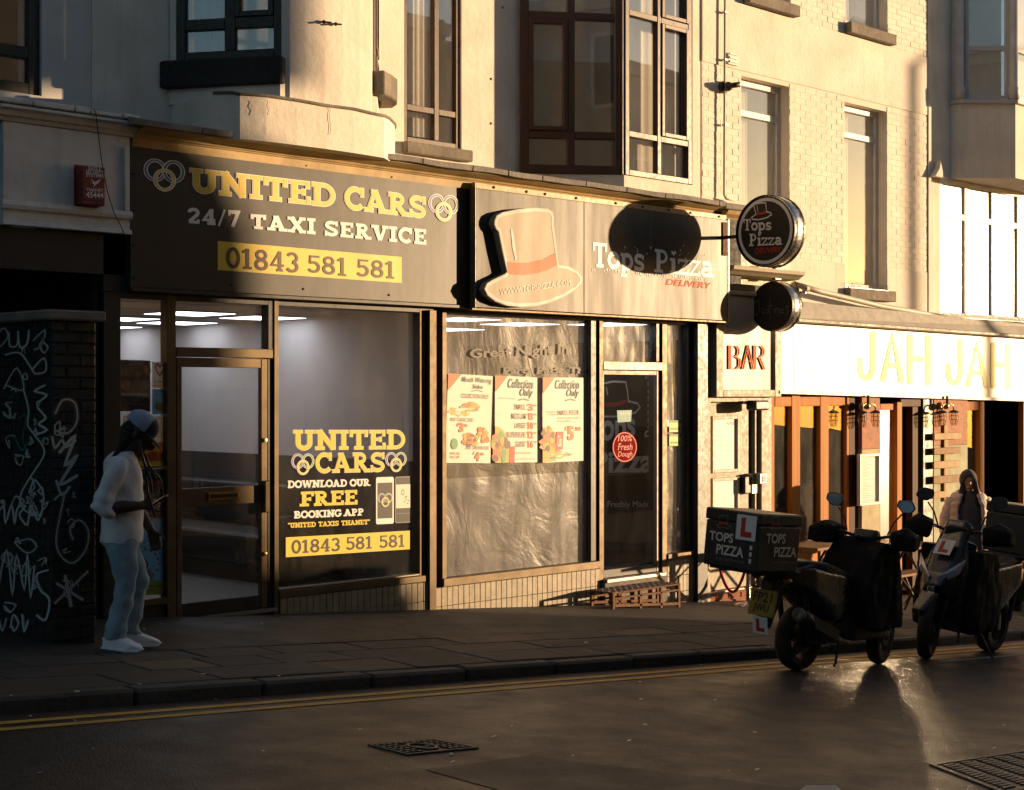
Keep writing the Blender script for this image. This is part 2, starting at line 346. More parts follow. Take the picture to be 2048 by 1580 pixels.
asphalt('asphalt_road', (.018,.0155,.0125), (.025,.022,.019), .48, .36, 95); asphalt('asphalt_path', (.026,.022,.018), (.038,.032,.026), .72, .4, 190); asphalt('asphalt_patch', (.014,.0125,.011), (.021,.0185,.016), .6, .5, 120)
pm('ground_earth', (.06,.055,.045), .9, var=.3, vs=.5)
for k_, c_ in enumerate([(.070,.058,.049), (.086,.068,.055), (.105,.078,.058), (.060,.051,.045), (.135,.092,.060)]): pm('slab_%d' % k_, c_, .8, var=.22, vs=3.2, stain=.35, stain_col=(.045,.038,.033), bump=.45, bs=55, bd=.006, spec=.35)
pm('kerb_grey', (.060,.051,.042), .8, var=.3, vs=5, stain=.4, stain_col=(.04,.034,.03), bump=.7, bs=30, bd=.012)
t_ = pm('line_yellow', (.60,.33,.045), .7, var=.25, vs=9, stain=.5, stain_col=(.06,.045,.025), bump=.4, bs=90); pm('line_white', (.42,.40,.36), .7, var=.2, vs=9, stain=.5, stain_col=(.07,.06,.05), bump=.4, bs=90)
pm('iron', (.055,.047,.037), .5, metal=0, var=.4, vs=12, bump=.3)
def sheet(name, mat, xs, ys, z, kind='structure', parent=None, dz=0):
    v = [(x, y, z(x, y) + dz) for y in ys for x in xs]; n = len(xs); f = []
    for j in range(len(ys)-1):
        for i in range(n-1): f.append((j*n+i, j*n+i+1, (j+1)*n+i+1, (j+1)*n+i))
    o = MB().add(v, f).build(name, mat, parent)
    if kind: o['kind'] = kind
    return o
def lin(a, b, n): return [a + (b-a)*i/n for i in range(n+1)]
sheet('ground', 'ground_earth', lin(-250, 350, 6), lin(-300, 300, 6), lambda x, y: zslope(x) - .6)
road = sheet('road', 'asphalt_road', lin(-60, 160, 44), lin(-9.4, KERB_Y-.002, 8), lambda x, y: zg(x, y))
pav = sheet('pavement', 'asphalt_path', lin(-20, 60, 40), [-1.45, -.9, -.4, 0, 2.4], lambda x, y: zg(x, y))
sheet('pavement_bed', 'tile_grout', lin(-20, 60, 40), [KERB_Y+.02, -2, -1.44], lambda x, y: zg(x, y) - .035)
opav = sheet('opposite_pavement', 'asphalt_path', lin(-60, 160, 40), [-14, -11, -9.4], lambda x, y: zg(x, -9) + .1)
rs = random.Random(3)
def slab(x0, x1, y0, y1, mat, name='paving_slab', dz=0.0, th=.06, bev=.006):
    tl = rs.uniform(-.003, .003); g = .006
    c = [(x0+g, y0+g), (x1-g, y0+g), (x1-g, y1-g), (x0+g, y1-g)]
    z = [zg(x, max(y, KERB_Y+.01)) + dz + tl + rs.uniform(-.002, .002) for x, y in c]
    return MB().hexa([(x, y, zz-th) for (x, y), zz in zip(c, z)], [(x, y, zz) for (x, y), zz in zip(c, z)]).build(name, mat, pav, bevel=bev)
rows = [(-2.57, -2.16), (-2.16, -1.80), (-1.80, -1.45)]
for ri, (y0, y1) in enumerate(rows):
    x = 2.2 + ri*.31
    while x < 22:
        L = rs.choice([.62, .62, .76, .92, .5])
        slab(x, x+L, y0, y1, 'slab_%d' % rs.choice([0,0,0,1,1,2,3,3,4])); x += L
x = 2.0
while x < 24:
    L = rs.uniform(.82, .95)
    slab(x, x+L, KERB_Y, -2.57, 'kerb_grey', 'kerb_stone', dz=rs.uniform(-.006, .006), th=.22, bev=.018); x += L
for nm, y0, y1 in (('yellow_line', -2.985, -2.915), ('yellow_line', -3.15, -3.08)):
    sheet(nm, 'line_yellow', lin(-10, 45, 55), [y0, y1], lambda x, y: zg(x, y), dz=.004)
sheet('white_line', 'line_white', lin(12.0, 24, 12), [-3.50, -3.44], lambda x, y: zg(x, y), dz=.004)
def road_quad(name, mat, pts, dz):
    q = [PG(*p, -4) for p in pts]
    o = MB().add([(p.x, p.y, zg(p.x, p.y)+dz) for p in q], [(0,1,2,3)]).build(name, mat); o['kind'] = 'structure'; return o
road_quad('road_patch', 'asphalt_patch', [(850,1540), (1060,1512), (2100,1640), (1500,1720)], .003)
road_quad('white_line', 'line_white', [(1590,1590), (1612,1573), (1672,1573), (1690,1590)], .006)
# cast-iron covers set in the road
def iron_cover(px, label, cat, rows_, cols, octagon, inset=.02):
    q = [PG(*p, -4) for p in px]
    def at(u, v, dz=0):
        p = q[0].lerp(q[1], u).lerp(q[3].lerp(q[2], u), v); return (p.x, p.y, zg(p.x, p.y) + dz)
    c = at(.5, .5); root = empty('manhole_cover' if octagon else 'drain_grate', c, label=label, cat=cat)
    MB().hexa([at(0,0,-.03), at(1,0,-.03), at(1,1,-.03), at(0,1,-.03)], [at(0,0,.003), at(1,0,.003), at(1,1,.003), at(0,1,.003)]).build('plate', 'iron', root)
    f = MB()
    for a, b in (((0,0),(1,.05)), ((0,.95),(1,1)), ((0,.05),(.035,.95)), ((.965,.05),(1,.95))):
        f.hexa([at(a[0],a[1],.0031), at(b[0],a[1],.0031), at(b[0],b[1],.0031), at(a[0],b[1],.0031)], [at(a[0],a[1],.010), at(b[0],a[1],.010), at(b[0],b[1],.010), at(a[0],b[1],.010)])
    f.build('frame', 'iron', root, bevel=.001)
    for i in range(cols):
        for j in range(rows_):
            u0, v0 = .06 + .88*i/cols, .08 + .84*j/rows_; du, dv = .88/cols*.62, .84/rows_*.62
            if octagon and abs(u0+du/2-.5) < .2 and abs(v0+dv/2-.5) < .33: continue
            MB().hexa([at(u0,v0,.0032), at(u0+du,v0,.0032), at(u0+du,v0+dv,.0032), at(u0,v0+dv,.0032)], [at(u0,v0,.011), at(u0+du,v0,.011), at(u0+du,v0+dv,.011), at(u0,v0+dv,.011)]).build('stud' if octagon else 'bar', 'iron', root, bevel=.0015)
    if octagon:
        m = MB(); n = 8
        o_ = [(.5+.17*math.cos(R(22.5+45*k)), .5+.30*math.sin(R(22.5+45*k))) for k in range(n)]; i_ = [(.5+.13*math.cos(R(22.5+45*k)), .5+.235*math.sin(R(22.5+45*k))) for k in range(n)]
        for k in range(n):
            a, b, c2, d = o_[k], o_[(k+1) % n], i_[(k+1) % n], i_[k]
            m.hexa([at(*p, .0033) for p in (a,b,c2,d)], [at(*p, .012) for p in (a,b,c2,d)])
        m.build('octagon_rim', 'iron', root)
    return root
iron_cover([(735,1492), (865,1481), (958,1498), (815,1512)], 'cast iron cover with an octagon rim set in the road', 'manhole cover', 6, 10, True)
iron_cover([(1858,1531), (2080,1498), (2240,1540), (2010,1590)], 'ribbed iron drain grate sunk in the road at the picture corner', 'drain cover', 14, 6, False)
# scattered scraps
lit = MB(); rl = random.Random(11)
for k in range(70):
    px, py = rl.uniform(0, 2048), rl.uniform(1245, 1560)
    p = PG(px, py, -2); a = rl.uniform(0, 6.3); r = rl.uniform(.006, .022)
    z = zg(p.x, p.y) + .006; lit.box(-r, r, -r*.5, r*.5, 0, .004) if False else lit.add([(p.x+r*math.cos(a+t), p.y+r*.6*math.sin(a+t), z + .004*(t > 2)) for t in (0, 1.5, 3.1, 4.6)], [(0,1,2,3)])
lo = lit.build('litter', 'ink_cream'); tag(lo, 'small pale scraps scattered over pavement and road', 'litter', kind='stuff')

# ---------------------------------------------------------------- buildings: helpers
def wall_mesh(m, x0, x1, y0, y1, z0, z1, holes=()):
    """a wall slab with rectangular openings (x0,x1,z0,z1)"""
    xs = sorted({x0, x1, *[min(max(h[i], x0), x1) for h in holes for i in (0, 1)]})
    for a, b in zip(xs, xs[1:]):
        if b - a < 1e-4: continue
        c = (a+b)/2; cuts = sorted([(h[2], h[3]) for h in holes if h[0] < c < h[1]]); z = z0
        for h0, h1 in cuts:
            if h0 > z + 1e-4: m.box(a, b, y0, y1, z, h0)
            z = max(z, h1)
        if z < z1 - 1e-4: m.box(a, b, y0, y1, z, z1)
    return m
class Plane:
    """a vertical face: p0 is its foot at one end, ux runs along it, +d points out to the street"""
    def __init__(s, p0, p1):
        s.p = Vector((p0[0], p0[1], 0)); e = Vector((p1[0]-p0[0], p1[1]-p0[1], 0)); s.W = e.length; s.u = e.normalized(); s.n = Vector((s.u.y, -s.u.x, 0))
    def at(s, u, d, z): q = s.p + s.u*u + s.n*d; return (q.x, q.y, z)
    def box(s, m, u0, u1, d0, d1, z0, z1):
        return m.hexa([s.at(u0,d1,z0), s.at(u1,d1,z0), s.at(u1,d0,z0), s.at(u0,d0,z0)], [s.at(u0,d1,z1), s.at(u1,d1,z1), s.at(u1,d0,z1), s.at(u0,d0,z1)])
def window(parent, pl, u0, u1, z0, z1, ucuts=(), zcuts=(), fmat='brown_frame', fw=.06, d=0.0, fd=.07, pane='glass_upper', bar=.05, skip=(), sash=(), curtain=None, cz=0.0, cmat='net', name='window', crange=(0, 1), fold=1.0, lower=None):
    m = MB()
    m_ = lambda a, b, c, e, dd0=d, dd1=d+fd: pl.box(m, a, b, dd0, dd1, c, e)
    m_(u0, u0+fw, z0, z1); m_(u1-fw, u1, z0, z1); m_(u0+fw, u1-fw, z0, z0+fw); m_(u0+fw, u1-fw, z1-fw, z1)
    us = [u0+fw] + [c for c in ucuts] + [u1-fw]; zs = [z0+fw] + list(zcuts) + [z1-fw]
    for c in ucuts: m_(c-bar/2, c+bar/2, z0+fw, z1-fw)
    for c in zcuts:
        for a, b in zip(us, us[1:]):
            a2 = a + (bar/2 if a in ucuts else 0); b2 = b - (bar/2 if b in ucuts else 0)
            pl.box(m, a2, b2, d, d+fd-.003, c-bar/2, c+bar/2)
    for (i, j) in sash:                                   # opening lights have a frame of their own
        a, b = us[i] + (bar/2 if i else 0), us[i+1] - (bar/2 if i+1 < len(us)-1 else 0); c, e = zs[j] + (bar/2 if j else 0), zs[j+1] - (bar/2 if j+1 < len(zs)-1 else 0); s = .045
        for q in ((a, a+s, c, e), (b-s, b, c, e), (a+s, b-s, c, c+s), (a+s, b-s, e-s, e)): pl.box(m, q[0], q[1], d+.01, d+fd+.014, q[2], q[3])
    fr = m.build(name, fmat, parent, bevel=.005)
    for i in range(len(us)-1):
        for j in range(len(zs)-1):
            if (i, j) in skip: continue
            g = MB(); pl.box(g, us[i], us[i+1], d+fd*.35, d+fd*.35+.006, zs[j], zs[j+1]); g.build('pane', pane, fr)
    if curtain is not None:
        c = MB(); n = 26; a, b, zt, zb = u0+fw, u1-fw, z1-.02, z0+cz; a, b = a+(b-a)*crange[0], a+(b-a)*crange[1]
        v = []
        for zz in (zb, zt):
            for i in range(n+1):
                uu = a + (b-a)*i/n; v.append(pl.at(uu, d-curtain-fold*(.018*math.sin(i*1.7)+.008*math.sin(i*.63)), zz))
        c.add(v, [(i, i+1, n+2+i, n+1+i) for i in range(n)]); c.build('curtain', cmat, fr, smooth=True)
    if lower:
        c = MB(); pl.box(c, u0+fw, u1-fw, d-.14, d-.13, z0+.02, z0+lower); c.build('reflection_panel', 'tan_backing', fr)  # tan panel standing in for the houses mirrored in the lower panes
    return fr
UY = .57                                        # the upper storeys stand back behind the shop signs
def UZ(z): return 1.74 + (z-1.74)*(10.33+UY)/10.33  # upper-storey heights scaled about the camera for the plane set farther back
def ux(px, dy=0): return fx(px, UY+dy)
def uz(px, py, dy=0): return fz(px, py, UY+dy)
SUNR = -sun_to.x/sun_to.y
def fplane(Y): return Plane((0, Y), (40, Y))
def moulding(name, mat, parent, x0, x1, prof, bevel=0, z=lambda x: 0, n=1):
    rings = [[(x, y, zz + z(x)) for y, zz in prof] for x in lin(x0, x1, n)]
    return MB().loft(rings).build(name, mat, parent, bevel=bevel)
def cable(name, pts, r, mat='cable', parent=None, n=6): return MB().tube(pts, r, n).build(name, mat, parent, smooth=True)

# ---------------------------------------------------------------- the corner building with the white parapet
nb = empty('corner_building', (5.2, 0, 0), label='grey rendered building with a white parapet above a dark porch', cat='building')
XJ = ux(186)                                                    # joint between the two houses
o_u0, o_u1 = ux(-190), ux(86); oz0, oz1 = 4.0, 6.8
m = MB(); wall_mesh(m, 1.2, XJ-.004, UY+.02, UY+.4, 3.5, 9.5, [(o_u0, o_u1, oz0, oz1)]); m.build('wall', 'render_grey', nb)
window(nb, fplane(UY+.12), o_u0, o_u1, oz0, oz1, [(o_u0+o_u1)/2-.1], [uz(40, 100)], 'black_paint', .09, 0, .07, curtain=.12, cz=.75, bar=.09, cmat='tan_backing')
bx('inner_room', 'far_dark', nb, 1.4, 5.8, 2.3, 2.35, 3, 8)
px0, px1 = fx(4), fx(257)
par = bx('parapet', 'white_trim', nb, px0, px1, -.02, .029, 2.93, 3.66)
bx('flat_roof', 'lead', nb, 1.2, 6.3, .03, UY+.02, 3.6, 3.7); bx('parapet_return', 'white_trim', nb, px0, px0+.12, .03, 1.2, 2.93, 3.66)
moulding('parapet_cornice', 'white_trim', nb, px0-.06, px1+.03, [(.1,3.665), (-.03,3.665), (-.045,3.69), (-.07,3.70), (-.085,3.735), (-.12,3.745), (-.12,3.765), (.1,3.775)])
rq = random.Random(5); x = px0-.08
while x < px1-.05:
    L = rq.uniform(.12, .34); e = min(x+L, px1+.03); bx('coping_stone', 'white_trim', nb, x, e-.008, -.135+rq.uniform(0,.012), .12, 3.777, 3.812+rq.uniform(-.008,.008), bevel=.007); x = e
moulding('parapet_moulding', 'white_trim', nb, px0-.02, px1+.005, [(-.021,3.035), (-.05,3.045), (-.058,3.07), (-.045,3.10), (-.021,3.105)])
moulding('parapet_moulding', 'white_trim', nb, px0-.01, px1+.005, [(-.021,2.925), (-.045,2.93), (-.04,2.955), (-.021,2.965)])
bx('end_strip', 'white_trim', nb, fx(243), fx(252), -.05, -.0205, 3.10, 3.58)
bx('porch_beam', 'black_paint', nb, 1.2, fx(256), .03, .5, 2.62, 2.92); bx('porch_soffit', 'black_matt', nb, 1.2, fx(250), .5, 2.6, 2.78, 2.86)
bx('porch_wall', 'black_matt', nb, 1.2, 6.0, 2.6, 2.75, -.3, 2.85); bx('porch_wall', 'black_matt', nb, fx(204)-.02, fx(204)+.03, .1, 2.6, -.3, 2.75); bx('porch_panel', 'pipe_cream', nb, 4.0, 5.25, 2.56, 2.598, .8, 2.4)
lp = PY(8, 513, 1.0); pl_ = empty('porch_lamp', (lp.x, 1.0, lp.z), label='round lit ceiling lamp glowing in the dark porch', cat='lamp')
MB().lathe([(.0,.0), (.15,.0), (.155,.012), (.13,.03), (0,.035)], (lp.x, 1.0, lp.z), n=28).build('diffuser', 'porch_light', pl_, smooth=True); MB().lathe([(.158,.006), (.17,.006), (.17,.06), (.06,.075), (.05,.3), (0,.3)], (lp.x, 1.0, lp.z), n=28).build('housing', 'black_matt', pl_, smooth=True)
# alarm box
a0, a1 = PY(166, 330, -.13), PY(211, 412, -.13); ab = empty('alarm_box', (a0.x, -.02, a1.z), label='red burglar alarm box with white writing on the white parapet', cat='alarm box')
m = MB(); m.hexa([(a0.x-.0,-.125,a1.z), (a1.x,-.125,a1.z), (a1.x,-.0215,a1.z), (a0.x-.0,-.0215,a1.z)], [(a0.x,-.125,a0.z), (a1.x,-.125,a0.z), (a1.x,-.0215,a0.z), (a0.x,-.0215,a0.z)]); m.build('case', pm('alarm_red', (.22,.025,.016), .5, var=.25, vs=14, stain=.3, bump=.1).m, ab, bevel=.006)
bx('base_plate', 'alarm_red', ab, a0.x-.012, a1.x+.008, -.021, -.0205+.001, a1.z-.02, a0.z+.015); bx('lower_trim', 'black_matt', ab, a0.x+.01, a1.x-.01, -.128, -.1252, a1.z+.03, a1.z+.036); MB().lathe([(.008,0),(.008,.004),(0,.004)], (a1.x-.07,-.1295,a1.z+.018), 'y', 10).build('screw','black_matt',ab)
cable('hanging_cable', [PY(188, 218, -.14), PY(192, 228, -.14), PY(196, 262, -.06), PY(203, 320, -.06), PY(214, 380, -.06), PY(228, 425, -.07), PY(243, 455, -.06), PY(252, 478, -.05)], .0035, parent=None)
tag(bpy.data.objects['hanging_cable'], 'thin black cable hanging down the white parapet past the alarm box', 'cable')
# graffiti-covered brick pier: black bricks laid one by one
PX0, PX1, PYF, PYB = PY(103, 0, -1.05).x, PY(192, 0, -1.05).x, -1.05, .0
gw = empty('brick_pier', (PX0, PYF, zg(PX0, PYF)), label='black painted brick pier covered in white graffiti', cat='brick pier')
zt = fz(105, 640, -1.05); zb = zg(PX0, PYF) - .06
bx('core', 'black_matt', gw, PX0+.01, PX1-.01, PYF+.01, PYB, zb, zt, bevel=0)
def brick_mesh(L, H, D, seed):
    r = random.Random(seed); b = .004; m = MB()
    m.box(-L/2, L/2, 0, D, -H/2, H/2); m.v = [(x+r.uniform(-b,b)*.5, y+(r.uniform(-.002,.002) if y < D/2 else 0), z+r.uniform(-b,b)*.5) for x, y, z in m.v]; return m
bmeshes = {}
def put_brick(L, H, D, loc, rz, mat, parent, bev=.005):
    key = (round(L,3), round(H,3), mat, random.randrange(3))
    org = Vector(loc); p = parent
    while p is not None: org -= p.location; p = p.parent
    if key not in bmeshes:
        o = brick_mesh(L, H, D, len(bmeshes)).build('brick', mat, None, bevel=bev); bake(o); bmeshes[key] = o.data
    else:
        o = bpy.data.objects.new('brick', bmeshes[key]); COL.objects.link(o)
    o.parent = parent; o.location = org; o.rotation_euler = (0,0,rz); return o
H = .075; k = 0; z = zb
while z < zt-.02:
    W_ = PX1-PX0; full = W_ > .30
    # street face: one stretcher and one header, alternating
    a = .208 if k % 2 else W_-.215
    put_brick(a-.01, .065, .10, (PX0+a/2, PYF, z+H/2), 0, 'black_brick', gw); put_brick(W_-a-.006, .065, .10, (PX0+a+(W_-a)/2, PYF, z+H/2), 0, 'black_brick', gw)
    y = PYF + (.104 if k % 2 else .215)
    if not k % 2: put_brick(.10, .065, .10, (PX0, PYF+.155, z+H/2), R(-90), 'black_brick', gw)
    while y < PYB:
        L = min(.215, PYB-y)
        if L > .05: put_brick(L-.01, .065, .10, (PX0, y+L/2, z+H/2), R(-90), 'black_brick', gw)
        y += .225
    z += H; k += 1
bx('coping', 'stone_dark', gw, PX0-.05, PX1+.05, PYF-.05, PYB, z+.002, z+.07, bevel=.012)

# ---------------------------------------------------------------- the house over the two shops
sb = empty('shop_building', (9.5, 0, -.2), label='cream rendered house with bay windows above the taxi office and pizza shop', cat='building')
ZW = 3.74; TOP = 9.5
W1 = (ux(811), ux(926), UZ(3.95), 6.7)
FY = UY-.81; A1, B1, C1 = (ux(340), UY), (fx(565, FY), FY), (fx(748, FY), FY); D1 = (C1[0]+.74, UY)
FZ = UY-.62; A2, B2, C2 = (ux(1040), UY), (fx(1245, FZ), FZ), (fx(1378, FZ), FZ); D2 = (C2[0]+.66, UY)
XE = ux(1405)
m = MB(); wall_mesh(m, XJ, XE-.003, UY+.02, UY+.4, ZW, TOP, [W1, (A1[0]+.05, D1[0]-.05, 4.2, 7.3), (A2[0]+.05, D2[0]-.05, 3.9, 7.5)]); m.build('wall', 'render_cream', sb)
bx('inner_room', 'far_dark', sb, XJ+.2, XE-.2, 2.6, 2.65, 3.75, 8, bevel=0)
window(sb, fplane(UY+.10), W1[0], W1[1], W1[2], W1[3], [ux(865, .1)], [uz(865, 225, .1)], 'brown_frame', .055, 0, .06, bar=.06, curtain=.10, cz=.1, fold=.5, crange=(0,.8))
m = MB(); m.box(W1[0]-.03, W1[1]+.09, UY-.055, UY+.1, W1[2]-.115, W1[2]-.005); m.build('sill', 'stone_dark', sb, bevel=.012)
# first bay: canted, with rounded plaster corners
bay = empty('bay', (0, 0, 0), parent=sb); bay.location = (8-9.5, .3, 4.0+.2)
def poly_wall(pts, z0, z1, th=.12):
    """solid column over a plan polygon"""
    m = MB(); n = len(pts); m.add([(x, y, z0) for x, y in pts] + [(x, y, z1) for x, y in pts], [tuple(range(n-1, -1, -1)), tuple(range(n, 2*n))] + [(i, (i+1) % n, n+(i+1) % n, n+i) for i in range(n)]); return m
def arc(c, r, a0, a1, n=6): return [(c[0]+r*math.cos(R(a0+(a1-a0)*i/n)), c[1]+r*math.sin(R(a0+(a1-a0)*i/n))) for i in range(n+1)]
AZ = UZ(4.05)-.10; L1, R1 = Plane(A1, B1), Plane(C1, D1)
zs0 = fz(450, 112, FY+.3); zs1 = fz(450, 168, FY+.3)
# front pier between the two canted windows, its corners rounded
f_ = [B1, (B1[0]+.05, B1[1]-.03)] + [(B1[0]+(C1[0]-B1[0])*t, FY-.03-.03*math.sin(t*math.pi)) for t in (.2,.4,.6,.8)] + [(C1[0]-.06, C1[1]-.035), (C1[0], C1[1]+.02), (C1[0]-.02, FY+.22), (B1[0]+.02, FY+.22)]
poly_wall(f_, AZ+.002, TOP).build('pier', 'render_cream', bay, smooth=False)
m = MB(); L1.box(m, .0, .05, -.2, .0, zs0, TOP); L1.box(m, .05, L1.W+.02, -.2, .0, 7.3, TOP); m.build('jamb', 'render_cream', bay)
m = MB(); R1.box(m, R1.W-.30, R1.W+.05, -.2, .0, zs0, TOP); R1.box(m, 0, R1.W-.3, -.2, 0, 7.3, TOP); m.build('jamb', 'render_cream', bay)
# lower, wider apron bowed out under the windows
xs_ = fx(480, FY)
ap = [(ux(345), UY+.02), (xs_-.16, FY+.14), (xs_-.06, FY+.04), (xs_, FY-.0)] + [(xs_+(C1[0]+.08-xs_)*t, FY-.02-.06*math.sin(t*math.pi*.9)) for t in (.15,.35,.55,.75,.9,1)] + [(C1[0]+.22, FY+.06), (C1[0]+.38, FY+.18), (C1[0]+.52, FY+.34), (C1[0]+.63, FY+.55), (C1[0]+.68, UY+.02)]

poly_wall(ap, 3.72, AZ).build('apron', 'render_cream', bay, smooth=False)
ap2 = [(x, y+.03 if y < UY-.05 else y) for x, y in ap]
poly_wall([A1, (B1[0]-.03, B1[1]-.01), (C1[0]+.02, C1[1]-.02), D1, (D1[0], UY+.02), (A1[0], UY+.02)], AZ+.001, zs1+.03).build('apron_top', 'render_cream', bay)
ed = MB(); pp = [Vector((x, y-.005, AZ)) for x, y in ap[1:-1]]
ed.tube([p + Vector((0, 0, .006*math.sin(i*2.3))) for i, p in enumerate(pp)], .014, 6).build('apron_edge', 'stone_dark', bay, smooth=True)
for px_, yy in ((533, (200,230)), (658, (212,270)), (744, (228,285))):
    cr = MB(); n_ = 7; path = []
    for i in range(n_):
        q = PY(px_ + 1.4*math.sin(i*1.9) + i*(1.6 if px_ > 700 else .4), yy[0] + (yy[1]-yy[0])*i/(n_-1), FY-.082); path.append((q.x, q.y-.006 if px_ < 700 else q.y+.05, q.z))
    cr.tube(path, .0022, 5).build('crack', 'stone_dark', bay)
window(bay, L1, .05, L1.W-.005, zs0, 7.3, [L1.W*.53], [fz(450, 38, FY+.3)], 'black_paint', .075, -.07, .06, bar=.09, curtain=.12, cz=.05, sash=((1,1),), crange=(0,.4), cmat='curtain')
window(bay, R1, .04, R1.W-.3, zs0-.05, 7.3, [.27], [fz(760, 98, FY+.1)], 'brown_frame', .05, -.06, .06, bar=.05, sash=((1,1),(1,0)))
m = MB(); L1.box(m, -.06, L1.W+.02, -.12, .075, zs1, zs0); m.build('sill', 'black_matt', bay, bevel=.014)
rs_ = [Vector((C1[0]+dx, FY+dy, 0)) for dx, dy in ((.04,-.02), (.22,.08), (.35,.17), (.45,.29), (.51,.42))]
m = MB(); z0_, z1_ = fz(770, 200, FY+.15), fz(770, 153, FY+.15)
rings = [[(p.x-.05, p.y+.10, z0_), (p.x+.03, p.y-.03, z0_), (p.x+.03, p.y-.03, z1_), (p.x-.05, p.y+.10, z1_)] for p in rs_]
m.loft(rings).build('sill', 'stone_dark', bay, bevel=.01)
for q0, q1 in ((PY(634, 43, FY-.02), PY(662, 45, FY-.14)), (PY(660, 47, FY-.02), PY(683, 49, FY-.14))):
    MB().tube([q0, q1], .008, 6).ball(((q0+q1)/2).to_tuple(), .016).build('bracket', 'rust', bay)
# second bay: brown framed
b2 = empty('bay', (0,0,0), parent=sb); b2.location = (11.9-9.5, .3, 3.9+.2)
L2, F2, R2 = Plane(A2, B2), Plane(B2, C2), Plane(C2, D2)
zb_ = fz(1310, 360, FZ)
uA = L2.W*.49
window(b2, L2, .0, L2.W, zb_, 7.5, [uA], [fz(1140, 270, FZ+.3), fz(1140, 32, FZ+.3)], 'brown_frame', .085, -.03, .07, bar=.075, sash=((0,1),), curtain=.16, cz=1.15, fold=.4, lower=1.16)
window(b2, F2, .0, F2.W, zb_, 7.5, [F2.W*.5], [fz(1310, 278, FZ), fz(1310, 40, FZ)], 'brown_frame', .06, -.03, .07, bar=.06, sash=((1,1),(1,2)), curtain=.10, cz=.0, fold=.5)
window(b2, R2, .0, R2.W, zb_, 7.5, [R2.W*.5], [4.3, 5.6], 'brown_frame', .06, -.03, .07, bar=.06)
poly_wall([A2, (B2[0]-.01, B2[1]-.03), (C2[0]+.02, C2[1]-.03), D2, (D2[0], UY+.02), (A2[0], UY+.02)], 3.72, zb_-.003).build('base', 'render_cream', b2)
poly_wall([A2, B2, C2, D2], 7.5, 7.7).build('head', 'brown_frame', b2)
for px_, py_ in ((982, 158), (982, 247), (1005, 15)):
    q = PY(px_, py_, UY+.02); MB().ball((q.x, UY+.018, q.z), (.013,.008,.013), 8, 5).build('bolt_stain', 'rust', sb)
# stone ledge laid in lengths on the moulded cornice
xl, xr = fx(266, -.2), fx(1452, -.2)
x = xl; rq = random.Random(8)
while x < xr-.05:
    L = rq.choice([.45, .6, .75, .9]); e = min(x+L, xr)
    m = MB(); n_ = 4; rings = []
    for i in range(n_+1):
        xx = x+.004+(e-x-.008)*i/n_; dz = .012*noise.noise((xx*2.1, 0, 3)); rings.append([(xx, .019, 3.735), (xx, -.21+.012*noise.noise((xx*3, 5, 0)), 3.728+dz), (xx, -.215+.01*noise.noise((xx*3, 9, 0)), 3.775+dz), (xx, -.10, 3.80+dz), (xx, .019, 3.815)])
    m.loft(rings).build('ledge_stone', 'slab_ledge', sb, bevel=.004); x = e
moulding('cornice', 'cornice_tan', sb, fx(264), xr-.02, [(.0,3.60), (-.015,3.662), (-.03,3.663), (-.035,3.672), (-.05,3.675), (-.06,3.69), (-.10,3.70), (-.14,3.713), (-.165,3.722), (-.17,3.7275), (.0,3.7275)], n=1)
# shop-front backing behind the signs, side piers
bx('fascia_backing', 'black_matt', sb, 5.98, XE-.004, .03, .5, 2.50, 3.70, bevel=0); bx('flat_roof', 'lead', sb, 6.3, XE-.004, .02, UY+.02, 3.702, 3.735, bevel=0)
bx('party_wall', 'room_wall', sb, 9.20, 9.30, .20, 5.5, -.6, 2.9, bevel=0)
bx('end_wall', 'room_wall', sb, 12.95, 13.05, .20, 5.5, -.9, 2.9, bevel=0)
bx('start_wall', 'room_wall', sb, 5.97, 6.05, .20, 5.5, -.6, 2.9, bevel=0)
m = MB(); bx('rear_wall', 'room_wall', sb, 5.97, 13.05, 5.5, 5.6, -.9, 2.9, bevel=0)
bx('upper_floor', 'room_ceiling', sb, 5.97, 13.05, .51, 5.6, 3.0, 3.6, bevel=0)
bx('end_pier', 'black_paint', sb, fx(1384,.1), fx(1404,.1), .02, .3, -.75, 2.50)
bx('end_pier', 'black_paint', sb, fx(202,.1), fx(236,.1), .06, .25, -.2, 2.50)
bx('dark_gap_infill', 'black_matt', sb, fx(866,.16), fx(882,.16), .14, .35, -.5, 2.50)  # black infill, the dark of the gap between the shops put into colour

# ---------------------------------------------------------------- the white painted brick house
bh = empty('brick_house', (15.5, 0, -.7), label='white painted brick house with tall narrow windows above the bar', cat='building')
X0b, X1b = XE, ux(1866)
WA = (ux(1484), ux(1580), UZ(2.99), UZ(5.23)); WB = (ux(1690), ux(1775), UZ(2.99), UZ(5.21)); WC = (ux(1489), ux(1582), UZ(6.16), 8.6); WD = (ux(1692), ux(1776), UZ(6.16), 8.6)
m = MB(); wall_mesh(m, X0b, X1b-.003, UY+.012, UY+.36, 2.5, TOP, [WA, WB, WC, WD]); m.build('wall', 'white_mortar', bh)
bx('inner_room', 'far_dark', bh, X0b+.1, X1b-.2, 3.0, 3.05, 2.6, 9, bevel=0)
def rend(name, x0, x1, z0, z1, holes=(), y=.0, mat='render_cream'): wall_mesh(m2 := MB(), x0, x1, UY+y, UY+.0115, z0, z1, holes); return m2.build(name, mat, bh)
rend('render_band', X0b+.002, X1b-.12, UZ(5.285), UZ(6.02)); rend('render_strip', ux(1856), X1b-.004, 2.6, 9, y=-.012)
rend('render_base', ux(1478), ux(1856)-.002, 2.6, UZ(3.275), [(WA[0], WA[1], WA[2], 4.2), (WB[0], WB[1], WB[2], 4.2)])
